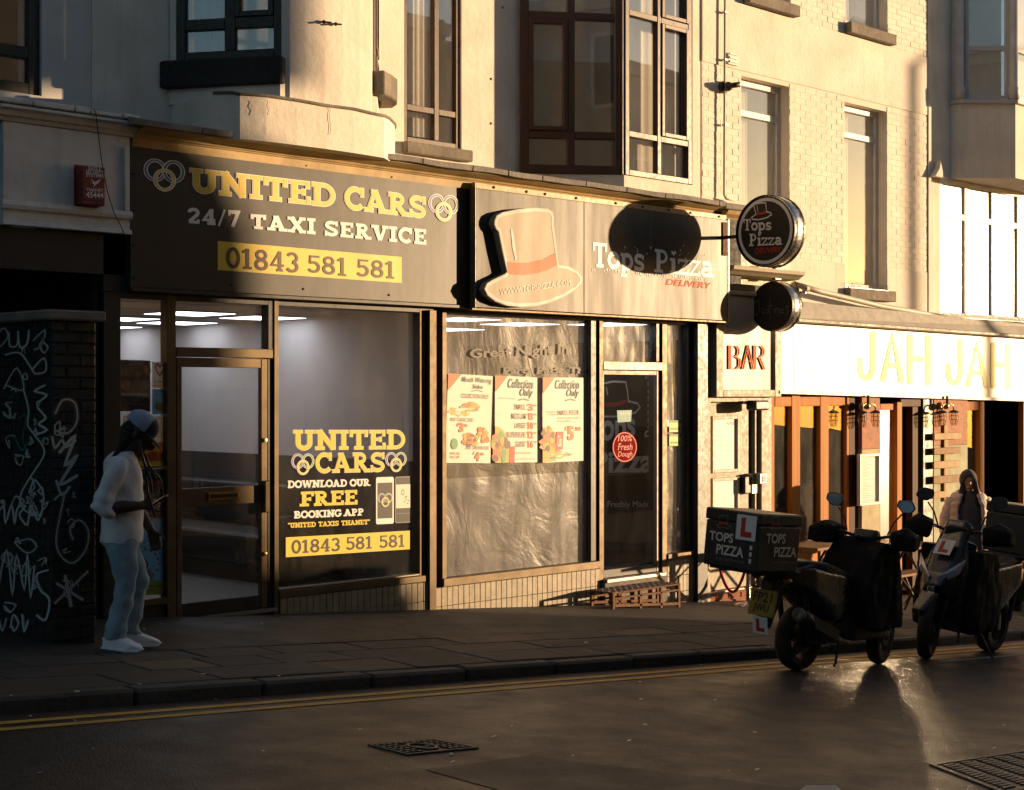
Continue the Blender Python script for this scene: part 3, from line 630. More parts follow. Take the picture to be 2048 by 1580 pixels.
for wn, tz in ((WA, 1), (WB, 1), (WC, 0), (WD, 0)):
    f = window(bh, fplane(UY+.20), wn[0]+.0, wn[1], wn[2], wn[3], [], [uz(1700, 271, .14)] if tz else [7.5], 'white_frame', .075, 0, .065, bar=.075 if tz else .05, curtain=.09, cz=.02, cmat='curtain', crange=(0,.52), fold=.3)
    bx('sill', 'stone_dark', bh, wn[0]-.02, wn[1]+.07, UY-.09, UY+.2, wn[2]-.14, wn[2]-.003, bevel=.008)
def spikes(parent, x0, x1, y, z, step=.045, h=.075, mat='galv'):
    m = MB(); x = x0; r = random.Random(int(x0*100)); m.box(x0, x1, y-.012, y+.012, z, z+.006)
    while x < x1:
        for dy in (-.05, 0, .05): m.tube([(x, y, z+.006), (x+r.uniform(-.015,.015), y+dy+r.uniform(-.008,.008), z+h*r.uniform(.8,1.1))], .0022, 4)
        x += step
    return m.build('bird_spikes', mat, parent)
for wn in (WB, WC, WD): spikes(bh, wn[0]+.04, wn[1]-.04, UY-.03, wn[2])
m = MB()
rb = random.Random(4)
bricks = []
for x0, x1, z0, z1 in ((X0b+.004, WA[0], UZ(3.84), UZ(5.28)), (WA[1], WB[0], UZ(3.28), UZ(5.28)), (WB[1], ux(1856), UZ(3.28), UZ(5.28)), (WC[1], WD[0], UZ(6.025), 7.0), (WD[1], ux(1856), UZ(6.025), 7.0), (X0b+.004, WC[0], UZ(6.025), 6.8)):
    z = z0; k = 0
    while z < z1-.03:
        x = x0 - (.112 if k % 2 else 0)
        while x < x1-.02:
            a, b = max(x, x0), min(x+.225, x1)
            if b-a > .03: bricks.append(((a+b)/2, z+.0375, b-a-.008))
            x += .225
        z += .075; k += 1
bricks.sort(key=lambda b: (b[0]-CAM.x)**2 + (b[1]-3)**2)
for i, (x, z, L) in enumerate(bricks[:300]): put_brick(round(L, 2)+.001, .0695, .02, (x, UY+.0085+rb.uniform(-.0015,.001), z), 0, 'white_brick', bh, bev=.003)
for x, z, L in bricks[300:]: m.box(x-L/2, x+L/2, UY+.006+rb.uniform(-.002,.002), UY+.0118, z-.033, z+.033)
o = m.build('brick', 'white_brick', bh); o['kind'] = 'stuff'
gp = [PY(1450, -60, UY-.045), PY(1448, 390, UY-.045), PY(1452, 397, UY-.06), PY(1470, 402, UY-.06)]
gpo = empty('gas_pipe', gp[1].to_tuple(), label='slim cream pipe running down the white brick wall', cat='pipe'); MB().tube(gp, .013, 8).build('pipe', 'pipe_cream', gpo, smooth=True)
for yy in (25, 120, 250): q = PY(1449, yy, UY-.03); bx('clip', 'galv', gpo, q.x-.028, q.x+.028, UY-.062, UY-.012, q.z-.012, q.z+.012)
v0, v1 = PY(1455, 107, UY-.01), PY(1468, 131, UY-.01); av = empty('air_vent', (v0.x, UY, v1.z), label='small cream louvred vent on the white house', cat='vent')
bx('frame', 'white_trim', av, v0.x, v1.x+.06, UY-.025, UY-.0005, v1.z, v0.z)
for i in range(3): bx('louvre', 'white_trim', av, v0.x+.015, v1.x+.045, UY-.036, UY-.0255, v1.z+.02+i*.045, v1.z+.045+i*.045)
cq = PY(1461, 172, UY-.12); cc = empty('security_camera', (cq.x, UY, cq.z), label='black security camera on the white brick wall', cat='camera')
MB().lathe([(.07,0),(.07,-.03),(.045,-.05),(0,-.05)], (cq.x, UY-.002, cq.z), 'y', 18).build('mount', 'black_paint', cc, smooth=True); MB().ball((cq.x, UY-.085, cq.z), .055).build('ball_joint', 'black_paint', cc, smooth=True); MB().tube([(cq.x-.02, UY-.10, cq.z), (cq.x+.08, UY-.19, cq.z+.02)], .032, 12).build('barrel', 'black_paint', cc, smooth=True)
# ---------------------------------------------------------------- the restaurant house with the oriel
rh = empty('oriel_house', (19, 0, -.9), label='cream house with a projecting oriel window over the restaurant', cat='building')
XR = 25.5; FW = (ux(1880), 22.8, UZ(2.72), UZ(4.52))
m = MB(); wall_mesh(m, X1b, XR, UY, UY+.35, 2.6, TOP, [FW, (19.5, 21.9, 5.85, 8.6)]); m.build('wall', 'render_cream', rh)
bx('inner_room', 'far_dark', rh, X1b+.1, XR-.2, 3.2, 3.25, 2.5, 9, bevel=0)
cu = [ux(1920,.1), ux(2025,.1), ux(2110,.1)]
wf = window(rh, fplane(UY+.09), FW[0], FW[1], FW[2], FW[3], [cu[0], (cu[0]+cu[1])/2, cu[1], cu[2]], [UZ(4.05)], 'white_frame', .07, .03, .055, bar=.085, pane='glass_dusty')
bx('curtain_rail', 'white_frame', wf, cu[1], cu[2], UY+.2, UY+.22, 4.5, 4.54)
c = MB(); n_ = 40; v = [((cu[1]+.04)+(1.2)*i/n_, UY+.24+.03*math.sin(i*1.3), zz) for zz in (2.85, 4.12) for i in range(n_+1)]; c.add(v, [(i, i+1, n_+2+i, n_+1+i) for i in range(n_)]).build('curtain', 'curtain', wf, smooth=True)
bx('sill', 'stone_dark', rh, FW[0]-.03, FW[1], UY-.08, UY+.09, FW[2]-.08, FW[2]-.005); spikes(rh, FW[0]+.05, 21.6, UY-.03, FW[2]-.004, .05, .09)
# oriel
oz = UZ(5.53); q1 = PX(1922, 300, 18.35*1.0552); q2 = PX(2031, 300, 18.85*1.0552)
O = [(ux(1901), UY), (q1.x, q1.y), (q2.x, q2.y), (q2.x+1.65, q2.y), (q2.x+2.18, q1.y), (q2.x+2.24, UY)]
orl = empty('oriel', (20.6-19, .2, 5+.9), parent=rh)
poly_wall(O, UZ(4.53), oz-.04).build('apron', 'render_cream', orl)
poly_wall([(x, y-.05 if y < UY else y) for x, y in [(O[0][0]-.04, UY), (O[1][0]-.04, O[1][1]), (O[2][0]-.02, O[2][1]), (O[3][0]+.02, O[3][1]), (O[4][0]+.04, O[4][1]), (O[5][0]+.04, UY)]], oz-.039, oz+.02).build('sill', 'lilac_frame', orl, bevel=.008)
OL, OF, OR = Plane(O[1], O[2]), Plane(O[2], O[3]), Plane(O[3], O[4])
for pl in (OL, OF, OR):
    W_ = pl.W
    f = window(orl, pl, .06, W_-.06, oz+.021, 8.6, [], [UZ(6.23)], 'lilac_frame', .065, -.10, .06, bar=.07, curtain=.13, cz=.0, cmat='pale_blue_backing', fold=.05)  # flat pale blue sheet behind the panes tints the oriel glass
for p in O[1:5]: MB().lathe([(.075,oz+.021), (.075,oz+.18), (.058,oz+.21), (.055,8.6)], (p[0], p[1]+.02, 0), n=14).build('mullion_post', 'lilac_frame', orl, smooth=True)
bx('return', 'lilac_frame', orl, O[0][0]+.0, O[1][0]-.03, UY-.10, UY-.001, oz+.021, 8.6); poly_wall(O, 8.61, 8.9).build('head', 'lilac_frame', orl)
# bracketed corbel at the foot of the party wall strip
co = MB(); q = PY(1874, 340, UY-.06); zc = UZ(4.50); co.prism([(q.x-.12, zc), (q.x+.22, zc), (q.x+.10, zc+.06), (q.x+.03, zc+.23), (q.x, zc+.12)], UY-.10, UY-.013).build('corbel', 'render_cream', rh, bevel=.006)
# rainwater pipe and ledge above the restaurant fascia
rp = [PY(1588, 568, .4), PY(1640, 583, .4), PY(1760, 612, .4), PY(2048, 662, .4), PY(2200, 690, .4)]
dp = empty('rainwater_pipe', rp[1].to_tuple(), label='cream rainwater pipe sloping above the restaurant fascia', cat='pipe'); MB().tube(rp, .035, 12).build('pipe', 'pipe_cream', dp, smooth=True)
for i, px_ in ((0, 1612), (1, 1985)):
    a_ = rp[1 if i == 0 else 2]; q = PY(px_, 577 if i == 0 else 651, .4); MB().lathe([(.042,-.03),(.042,.03)], (q.x, .4, q.z), 'x', 12).build('collar', 'pipe_cream', dp); bx('bracket', 'galv', dp, q.x-.015, q.x+.015, .4, UY, q.z-.06, q.z-.03)

# ---------------------------------------------------------------- the other side of the street: seen in the glass, and what shades this side
def terrace(name, label, x0, x1, outline, mat, y0=-12.0, depth=7.0, wins=True):
    root = empty(name, ((x0+x1)/2, y0, zslope((x0+x1)/2)), label=label, cat='building', group='buildings across the street')
    MB().prism(outline, y0, y0-depth).build('wall', mat, root)
    if wins:
        n = max(2, int((x1-x0)/2.2)); top = max(p[1] for p in outline)
        for i in range(n):
            cx = x0 + (i+.5)*(x1-x0)/n; zb = zslope(cx)
            for z in (zb+4.3, zb+7.0):
                if z+1.4 > top: continue
                f = bx('window', 'white_frame', root, cx-.5, cx+.5, y0-.001, y0+.05, z, z+1.4); bx('pane', 'glass_mirror', f, cx-.42, cx+.42, y0+.051, y0+.057, z+.07, z+1.33, bevel=0)
            f = bx('shop_window', 'far_dark', root, cx-.85, cx+.85, y0-.001, y0+.04, zb+.6, zb+2.5); bx('pane', 'glass_mirror', f, cx-.8, cx+.8, y0+.041, y0+.047, zb+.65, zb+2.45, bevel=0)
        bx('cornice', 'far_render', root, x0, x1, y0-.001, y0+.18, top-.35, top-.1)
    return root
def rect(x0, x1, top): return [(x0, zslope(x0)-1), (x1, zslope(x1)-1), (x1, top), (x0, top)]
terrace('terrace_house', 'plain tan brick terrace block across the street behind the viewer', -26, -6, rect(-26, -6, 9.8), 'far_brick')
terrace('terrace_house', 'rendered terrace block with shop windows across the street', -5.99, 9.6, rect(-5.99, 9.6, 9.2), 'far_render')
bs = terrace('terrace_house', 'tan brick terrace block holding the barber shop across the street', 9.61, 21.5, rect(9.61, 21.5, 9.4), 'far_brick')
terrace('terrace_house', 'unseen end terrace block, its edge shaped for the cast shadow', 21.51, 27.8, [(21.51, -3), (29.9, -3.2), (29.92, 1.72), (29.3, 1.95), (28.4, 2.05), (28.25, 2.5), (28.05, 3.2), (27.9, 4.8), (27.6, 5.3), (27.25, 5.5), (27.25, 5.85), (27.8, 5.95), (27.8, 9.0), (21.51, 9.0)], 'far_render', depth=4)  # outline stepped to give the shadow edge on the shop fronts
terrace('low_shade_block', 'unseen low block added down the street to shade the road', 29.94, 60, [(29.94, -4), (60, -6), (60, -1.5), (40, .25), (34, .8), (30.5, 1.0), (29.94, 1.5)], 'far_dark', depth=5, wins=False)  # low block added out of view, it keeps road and pavement shaded
for nm, lab, px_, r_, zt_ in (('street_lamp', 'tall grey street lamp across the street', 1826, .085, 7.6), ('sign_post', 'slim grey sign post across the street', 2006, .055, 4.3)):
    X = ux(px_) + (9.6+UY)*SUNR; z0_ = zg(X, -9.6)
    po = empty(nm, (X, -9.6, z0_), label=lab, cat='lamp post' if 'lamp' in nm else 'post')
    MB().lathe([(r_*1.6,0),(r_*1.6,.9),(r_,1.0),(r_*.8,zt_-z0_)], (X, -9.6, z0_), n=14).build('pole', 'galv', po, smooth=True)
    if 'lamp' in nm: MB().tube([(X,-9.6,zt_), (X,-9.2,zt_+.25), (X,-8.4,zt_+.3)], .04, 8).build('arm', 'galv', po, smooth=True); bx('lantern', 'galv', po, X-.11, X+.11, -8.6, -7.9, zt_+.24, zt_+.36, bevel=.03)
    else: bx('sign_plate', 'sign_grey', po, X-.012, X+.012, -9.85, -9.35, zt_-.75, zt_-.1)

# ---------------------------------------------------------------- lettering
class Quad:
    """a flat patch given by four world corners (bl, br, tr, tl); n points to the viewer"""
    def __init__(s, bl, br, tr, tl, n): s.c = [Vector(p) for p in (bl, br, tr, tl)]; s.n = Vector(n)
    def at(s, u, v, d=0):
        bl, br, tr, tl = s.c; p = bl*(1-u)*(1-v) + br*u*(1-v) + tr*u*v + tl*(1-u)*v; return p + s.n*d
def QY(Y, x0, t0, b0, x1, t1=None, b1=None):
    """patch on a shop-front plane: left edge x0 from t0 to b0, the opposite edge x1 from t1 to b1"""
    t1 = t0 if t1 is None else t1; b1 = b0 if b1 is None else b1
    return Quad(PY(x0, b0, Y), PY(x1, b1, Y), PY(x1, t1, Y), PY(x0, t0, Y), (0,-1,0))
def QX(X, x0, t0, b0, x1, t1=None, b1=None):
    t1 = t0 if t1 is None else t1; b1 = b0 if b1 is None else b1
    return Quad(PX(x0, b0, X), PX(x1, b1, X), PX(x1, t1, X), PX(x0, t0, X), (-1,0,0))
def arcp(cx, cy, rx, ry, a0, a1, n=10): return [(cx+rx*math.cos(R(a0+(a1-a0)*i/n)), cy+ry*math.sin(R(a0+(a1-a0)*i/n))) for i in range(n+1)]
def slab_font(S=.2, T=.15):
    t, b = 1-T/2, T/2; G = {}
    def sf(x, y, h): return ([(x-h, y), (x+h, y)], T)
    h = S*.98
    def st(x, y0=0, y1=1): return ([(x, y0), (x, y1)], S)
    G['U'] = (.98, [([(.23,1)] + arcp(.49,.36,.26,.36-S/2+.02,180,360) + [(.75,1)], S), sf(.23,t,h), sf(.75,t,h)])
    G['N'] = (1.06, [st(.24), ([(.2,.97),(.84,.03)], S*1.05), st(.82), sf(.22,b,h), sf(.17,t,h*.7), sf(.84,t,h)])
    G['I'] = (.5, [st(.25), sf(.25,t,h), sf(.25,b,h)])
    G['T'] = (.9, [st(.45), ([(.04,t),(.86,t)], T), ([(.10,1),(.10,.66)], T*.95), ([(.80,1),(.80,.66)], T*.95), sf(.45,b,h)])
    G['E'] = (.86, [st(.24), ([(.04,t),(.80,t)], T), ([(.04,b),(.82,b)], T), ([(.24,.52),(.58,.52)], T*.9), ([(.74,1),(.74,.69)], T*.9), ([(.76,0),(.76,.32)], T*.9), ([(.58,.64),(.58,.40)], T*.8)])
    G['F'] = (.82, [st(.24), ([(.04,t),(.80,t)], T), ([(.24,.48),(.58,.48)], T*.9), ([(.74,1),(.74,.67)], T*.9), ([(.58,.61),(.58,.36)], T*.8), sf(.24,b,h*1.1)])
    G['D'] = (.96, [st(.24), ([(.04,t)] + arcp(.46,.5,.38,.5-T/2,90,-90,14) + [(.04,b)], T*1.12)])
    G['C'] = (.92, [(arcp(.49,.5,.38,.5-T/2,48,318,18), S*.92), ([(.80,1),(.80,.62)], T*.9)])
    G['G'] = (.98, [(arcp(.49,.5,.38,.5-T/2,48,350,18), S*.92), ([(.80,1),(.80,.64)], T*.9), ([(.56,.42),(.98,.42)], T*.9)])
    G['O'] = (.98, [(arcp(.49,.5,.38,.5-T/2,90,450,24), S*.95)])
    G['0'] = (.80, [(arcp(.40,.5,.29,.5-T/2,90,450,24), S*.92)])
    G['A'] = (1.06, [([(.17,.04),(.47,.97)], T), ([(.46,.97),(.84,.03)], S*1.1), ([(.28,.31),(.72,.31)], T*.85), sf(.18,b,h*.95), sf(.86,b,h), ([(.30,t),(.52,t)], T*.9)])
    bowl = lambda c, r, w=.76: ([(.04,t)] + arcp(w-r-.1, c, r+.02, r, 90, -90, 10) + [(.2, c-r)], T*1.05)
    G['P'] = (.88, [st(.24), bowl(.70,.30-T/2), sf(.24,b,h*1.15)])
    G['R'] = (1.0, [st(.24), bowl(.72,.28-T/2), ([(.46,.46),(.78,.05)], S*.95), sf(.24,b,h*.95), sf(.84,b,h*.75)])
    G['B'] = (.92, [st(.24), bowl(.73,.27-T/2), ([(.2,.50)] + arcp(.50,.28,.28,.28-T/2,75,-90,10) + [(.04,b)], T*1.08)])
    G['S'] = (.84, [(arcp(.42,.72,.28,.28-T/2,35,250,10) + arcp(.42,.28,.30,.28-T/2,75,-145,10), S*.86), ([(.74,1),(.74,.68)], T*.8), ([(.10,0),(.10,.33)], T*.8)])
    G['V'] = (1.0, [([(.17,.97),(.5,.03)], S*1.05), ([(.83,.97),(.52,.03)], T), sf(.17,t,h*.95), sf(.83,t,h*.85)])
    G['W'] = (1.4, [([(.18,.97),(.44,.03)], S), ([(.44,.03),(.70,.93)], T), ([(.70,.93),(.97,.03)], S), ([(.97,.03),(1.22,.97)], T), sf(.18,t,h*.9), sf(1.22,t,h*.85), sf(.70,t,h*.6)])
    G['X'] = (1.02, [([(.18,.97),(.84,.03)], S*1.1), ([(.84,.97),(.18,.03)], T*1.1), sf(.18,t,h*.85), sf(.84,t,h*.8), sf(.18,b,h*.8), sf(.84,b,h*.85)])
    G['L'] = (.82, [st(.24), ([(.04,b),(.78,b)], T), ([(.72,0),(.72,.36)], T*.9), sf(.24,t,h*1.1)])
    G['K'] = (1.04, [st(.24), ([(.8,.97),(.34,.46)], T*1.1), ([(.42,.55),(.84,.03)], S), sf(.24,t,h*.95), sf(.24,b,h*.95), sf(.84,t,h*.7), sf(.86,b,h*.75)])
    G['H'] = (1.06, [st(.24), st(.82), ([(.24,.5),(.82,.5)], T), sf(.24,t,h), sf(.24,b,h), sf(.82,t,h), sf(.82,b,h)])
    G['1'] = (.62, [st(.32), ([(.06,.80),(.14,.87),(.32,.93)], T), sf(.32,b,h*1.25)])
    G['2'] = (.78, [([(.12,.70)] + arcp(.38,.70,.26,.30-T/2,170,-35,10) + [(.14,.12)], S*.85), ([(.08,b),(.70,b)], T), ([(.66,0),(.66,.30)], T*.8)])
    G['3'] = (.78, [(arcp(.37,.73,.27,.27-T/2,155,-80,10), S*.8), (arcp(.36,.28,.30,.28-T/2,85,-155,12), S*.85)])
    G['4'] = (.84, [st(.56), ([(.54,.94),(.10,.30),(.80,.30)], T), sf(.56,b,h)])
    G['5'] = (.78, [([(.70,t),(.18,t),(.16,.52)], T), ([(.16,.55)] + arcp(.36,.33,.31,.33-T/2,110,-150,12), S*.85)])
    G['7'] = (.74, [([(.06,t),(.66,t),(.30,0)], T*1.2), ([(.10,1),(.10,.68)], T*.8)])
    G['8'] = (.82, [(arcp(.41,.74,.25,.26-T/2,90,450,16), S*.82), (arcp(.41,.28,.29,.28-T/2,90,450,16), S*.86)])
    G['/'] = (.5, [([(.06,-.02),(.44,1.02)], T*.7)])
    G['“'] = (.44, [([(.12,1),(.08,.72)], T), ([(.32,1),(.28,.72)], T)]); G['”'] = G['“']; G[' '] = (.5, [])
    x = .68
    G['o'] = (.80, [(arcp(.40,.34,.28,.34-T/2,90,450,20), S*.86)])
    G['p'] = (.88, [([(.22,-.30),(.22,.68)], S), (arcp(.44,.34,.28,.34-T/2,150,-150,14), S*.84), sf(.24,-.30+b,h*.9), sf(.14,.68-b,h*.5)])
    G['s'] = (.66, [(arcp(.33,.50,.21,.18-T/2+.03,35,250,9) + arcp(.33,.20,.23,.20-T/2,75,-145,9), S*.8), ([(.57,.68),(.57,.48)], T*.75), ([(.08,0),(.08,.20)], T*.75)])
    G['i'] = (.46, [([(.22,0),(.22,.68)], S), sf(.24,b,h*.95), sf(.15,.68-b,h*.6), ([(.12,.98),(.23,.86),(.36,.98)], T*.9)])
    G['z'] = (.70, [([(.08,.68-b),(.60,.68-b),(.10,b),(.62,b)], T*1.05), ([(.09,.68),(.09,.46)], T*.75), ([(.61,0),(.61,.22)], T*.75)])
    G['a'] = (.80, [([(.14,.52)] + arcp(.36,.46,.22,.22-T/2,150,0,8) + [(.58,0)], S*.86), (arcp(.34,.20,.22,.20-T/2,60,330,12), S*.75), sf(.66,b,h*.6)])
    return G
FONTS = {'bold': slab_font(.215,.155), 'phone': slab_font(.185,.12), 'heavy': slab_font(.26,.19), 'tops': slab_font(.215,.125)}
def stroke(m, q, pts, w, W, asp, d0, d1, grow=0.0):
    """a ribbon of width w along pts, in letter units, laid on the patch"""
    P = [Vector((x, y)) for x, y in pts]; closed = (P[0]-P[-1]).length < 1e-4
    if closed: P = P[:-1]
    n = len(P); w = w/2 + grow; L = []; Rr = []
    if grow and not closed:
        P[0] = P[0] + (P[0]-P[1]).normalized()*grow; P[-1] = P[-1] + (P[-1]-P[-2]).normalized()*grow
    for i in range(n):
        a = P[i]-P[i-1] if (i or closed) else P[1]-P[0]; b = P[(i+1) % n]-P[i] if (i < n-1 or closed) else P[-1]-P[-2]
        a = a.normalized(); b = b.normalized(); t = (a+b); t = t.normalized() if t.length > 1e-5 else a
        nn = Vector((-t.y, t.x)); k = min(1/max(.4, nn.dot(Vector((-a.y, a.x)))), 1.8); L.append(P[i]+nn*w*k); Rr.append(P[i]-nn*w*k)
    k = n if closed else n-1
    v = []
    for p in L + Rr:
        for d in (d1, d0): v.append(q.at(p.x/W, p.y, d))
    f = []
    for i in range(k):
        j = (i+1) % n; f += [(2*i, 2*j, 2*n+2*j, 2*n+2*i)]
        if d1-d0 > .003: f += [(2*i, 2*i+1, 2*j+1, 2*j), (2*n+2*i, 2*n+2*j, 2*n+2*j+1, 2*n+2*i+1)]
    if not closed and d1-d0 > .003: f += [(0, 2*n, 2*n+1, 1), (2*n-2, 2*n-1, 4*n-1, 4*n-2)]
    m.add(v, f)
def slab_text(s, q, mat, parent, font='bold', d=.002, th=0.0, outline=None, og=.02, gap=.02, each=True, name='letter', local=False):
    F = FONTS[font]; W = sum(F[c][0]+gap for c in s) - gap; x = 0; objs = []
    m = MB(); mo = MB()
    for ci, c in enumerate(s):
        wd, strokes = F[c]
        if each: m, mo = MB(), MB()
        for k, (pts, w) in enumerate(strokes):
            pp = [(px+x, py) for px, py in pts]
            e = d + th + .00035*k + .0001*(ci % 2)
            stroke(m, q, pp, w, W, 1, d - .001 if th else e-.001, e)
            if outline: stroke(mo, q, pp, w, W, 1, d-.004, e - .0018, grow=og)
        x += wd + gap
        if each and strokes:
            o = m.build(name, mat, parent, local=local)
            if outline: mo.build('outline', outline, o if False else parent, local=local)
    if not each:
        m.build('lettering', mat, parent, local=local)
        if outline: mo.build('outline', outline, parent, local=local)
TXT = {}
def text2d(s, bold=0.0, shear=0.0):
    k = (s, bold, shear)
    if k not in TXT:
        c = bpy.data.curves.new('t', 'FONT'); c.body = s; c.size = 1; c.offset = bold; c.shear = shear; c.resolution_u = 3
        o = bpy.data.objects.new('t', c); me = bpy.data.meshes.new_from_object(o)
        vs = [v.co.copy() for v in me.vertices]; fs = [tuple(p.vertices) for p in me.polygons]
        bpy.data.objects.remove(o); bpy.data.meshes.remove(me); bpy.data.curves.remove(c)
        xs = [v.x for v in vs]; ys = [v.y for v in vs]; x0, x1, y0, y1 = min(xs), max(xs), min(ys), max(ys)
        TXT[k] = ([((v.x-x0)/(x1-x0), (v.y-y0)/max(1e-6, y1-y0)) for v in vs], fs)
    return TXT[k]
def sans(s, q, mat, parent, bold=.01, shear=0.0, d=.002, name='lettering', th=0.0, local=False):
    vs, fs = text2d(s, bold, shear); m = MB(); m.add([q.at(u, v, d) for u, v in vs], fs)
    if th:
        ed = {}
        for f in fs:
            for a, b in zip(f, f[1:]+f[:1]): ed[(a, b)] = ed.get((a, b), 0) + 1
        n = len(vs); m.v += [tuple(q.at(u, v, d-th)) for u, v in vs]
        m.f += [(a, b, b+n, a+n) for (a, b) in ed if (b, a) not in ed]
    return m.build(name, mat, parent, local=local)
def patch(q, mat, parent, name, pts=((0,0),(1,0),(1,1),(0,1)), d=.002, local=False):
    m = MB(); m.add([q.at(u, v, d) for u, v in pts], [tuple(range(len(pts)))]); return m.build(name, mat, parent, local=local)
def rings_logo(q, parent, d=.002, bg='sign_white', local=False, cols=('sign_blue','sign_green','sign_yellow')):
    for k, ((cx, cy), mat) in enumerate(zip(((.27,.64),(.73,.64),(.5,.36)), cols)):
        for w, mm, e in ((.105, bg, 0), (.055, mat, .0008)):
            m = MB(); stroke(m, q, arcp(cx, cy, .235, .30, 0, 360, 28), w, 1, 1, 0, d+.0015*k+e); m.build('ring', mm, parent, local=local)
def blob2d(q, parent, mat, name, cx, cy, rx, ry, n=14, seed=0, rough=.2, d=.002, local=False):
    r = random.Random(seed); pts = [(cx+rx*math.cos(2*math.pi*i/n)*(1+r.uniform(-rough,rough)), cy+ry*math.sin(2*math.pi*i/n)*(1+r.uniform(-rough,rough))) for i in range(n)]
    return patch(q, mat, parent, name, pts, d, local)

# ---------------------------------------------------------------- alarm box writing
for s_, t0, b0 in (('EAGLE', 334, 341), ('SECURITY', 341, 348), ('SYSTEMS', 347.5, 354.5), ('THANET', 377, 383), ('45444', 384, 396)):
    iw = 6 if s_ == 'EAGLE' else 0; sans(s_, QY(-.126, 172+iw*.8, t0-1, b0-1, 207-iw*.8, t0+1, b0+1), 'ink_white', ab, .015, d=.001)
q = QY(-.126, 178, 356, 375, 203, 357, 376); patch(q, 'ink_white', ab, 'bird_mark', ((.1,.55),(.35,.45),(.15,.95),(.45,.6),(.55,.65),(.95,.98),(.75,.5),(.55,.35),(.35,.02),(.42,.35)), .001)
# ---------------------------------------------------------------- taxi office sign
ts = empty('taxi_sign', (7.7, 0, 2.52), label='long black and yellow taxi office sign over the shop front', cat='sign')
xa, xb = fx(262), fx(950)
bx('panel', 'sign_black', ts, xa, xb, -.0, .028, 2.535, 3.655, bevel=.004)
bx('frame_strip', 'dark_alu', ts, xa-.012, xa-.0005, -.012, .028, 2.52, 3.66)
bx('frame_strip', 'dark_alu', ts, xa, xb, -.014, .028, 2.505, 2.534)
slab_text('UNITED', QY(0, 378, 336, 383, 671, 370, 415), 'sign_yellow', ts, 'bold', .006, outline='sign_white', og=.028, gap=.0)
slab_text('CARS', QY(0, 688, 372, 417, 851, 395, 437), 'sign_yellow', ts, 'bold', .006, outline='sign_white', og=.028, gap=.0)
slab_text('24/7', QY(0, 374, 415, 446, 478, 422, 455), 'sign_white', ts, 'heavy', .005, gap=.12)
slab_text('TAXI', QY(0, 500, 428, 457, 630, 437, 469), 'sign_white', ts, 'heavy', .005, gap=.10)
slab_text('SERVICE', QY(0, 648, 441, 471, 852, 459, 490), 'sign_white', ts, 'heavy', .005, gap=.10)
patch(QY(0, 435, 482, 540, 803, 514, 566), 'sign_yellow', ts, 'number_panel', d=.0025)
slab_text('01843', QY(0, 451, 494, 535, 598, 506, 546), 'ink_brown', ts, 'phone', .006, gap=.06)
slab_text('581', QY(0, 614, 510, 544, 694, 516, 553), 'ink_brown', ts, 'phone', .006, gap=.06)
slab_text('581', QY(0, 712, 518, 552, 790, 523, 558), 'ink_brown', ts, 'phone', .006, gap=.06)
rings_logo(QY(0, 288, 315, 381, 368, 322, 386), ts, .004); rings_logo(QY(0, 857, 386, 441, 916, 391, 446), ts, .004)
for px_, py_ in [(271,285),(291,284),(465,306),(537,316),(612,331),(697,337),(783,354),(862,357),(268,348),(268,422),(268,490),(268,556),(463,570),(607,578),(778,590)]:
    p = PY(px_, py_, -.0); MB().lathe([(.011,0),(.009,-.006),(0,-.008)], (p.x, -.0005, p.z), 'y', 8).build('screw', 'black_matt', ts)
# ---------------------------------------------------------------- pizza shop sign
YS = -.085
ps = empty('pizza_shop_sign', (11.9, 0, 2.5), label='tan lit pizza shop sign panel with raised silver lettering', cat='sign')
xa, xm, xb = fx(952, YS), fx(1168, YS), fx(1455, YS)
bx('panel', 'sign_panel', ps, xa, xm-.003, YS, -.0145, 2.515, 3.60, bevel=.003); bx('panel', 'sign_panel', ps, xm+.003, xb, YS, -.0145, 2.515, 3.60, bevel=.003)
bx('edge_strip', 'silver_alu', ps, xa-.014, xa-.0005, YS-.004, -.0145, 2.51, 3.61); bx('edge_strip', 'silver_alu', ps, xb+.0005, xb+.035, YS-.004, -.0145, 2.50, 3.61)
bx('lower_lip', 'bronze_alu', ps, xa-.06, xb+.02, YS-.012, -.0145, 2.488, 2.509); bx('top_rail', 'cornice_tan', ps, xa, xb, YS+.015, -.0145, 3.602, 3.655)
rq = random.Random(2)
for i in range(9):
    x = xa+.15+i*(xb-xa-.3)/8+rq.uniform(-.1,.1); MB().lathe([(.014,0),(.012,-.008),(0,-.01)], (x, YS+.0145, 3.63), 'y', 8).build('screw', 'black_matt', ps)
hz = [(315,285),(330,250),(370,228),(480,205),(600,195),(690,203),(725,225),(735,268),(733,312),(748,420),(768,600),(830,605),(900,640),(935,690),(930,730),(890,775),(800,830),(700,870),(600,893),(500,898),(400,887),(320,857),(265,815),(243,770),(260,730),(300,705),(385,665),(403,650),(370,505),(343,365),(325,345),(313,315)]
YH = YS-.075
hp = [(lambda p: (p.x, p.z))(PY(900+x/3.531, 360+y/3.531, YH)) for x, y in hz]
def inset(P, k):
    out = []; n = len(P); ar = sum(P[i][0]*P[(i+1) % n][1]-P[(i+1) % n][0]*P[i][1] for i in range(n)); sgn = 1 if ar > 0 else -1
    for i in range(n):
        a = Vector(P[i])-Vector(P[i-1]); b = Vector(P[(i+1) % n])-Vector(P[i]); t = (a.normalized()+b.normalized()).normalized(); nn = Vector((-t.y, t.x))*sgn; out.append(tuple(Vector(P[i])+nn*k))
    return out
hat = empty('hat_sign', (10.6, YS, 2.6), label='raised top hat shaped sign with an orange band on the pizza sign', cat='sign')
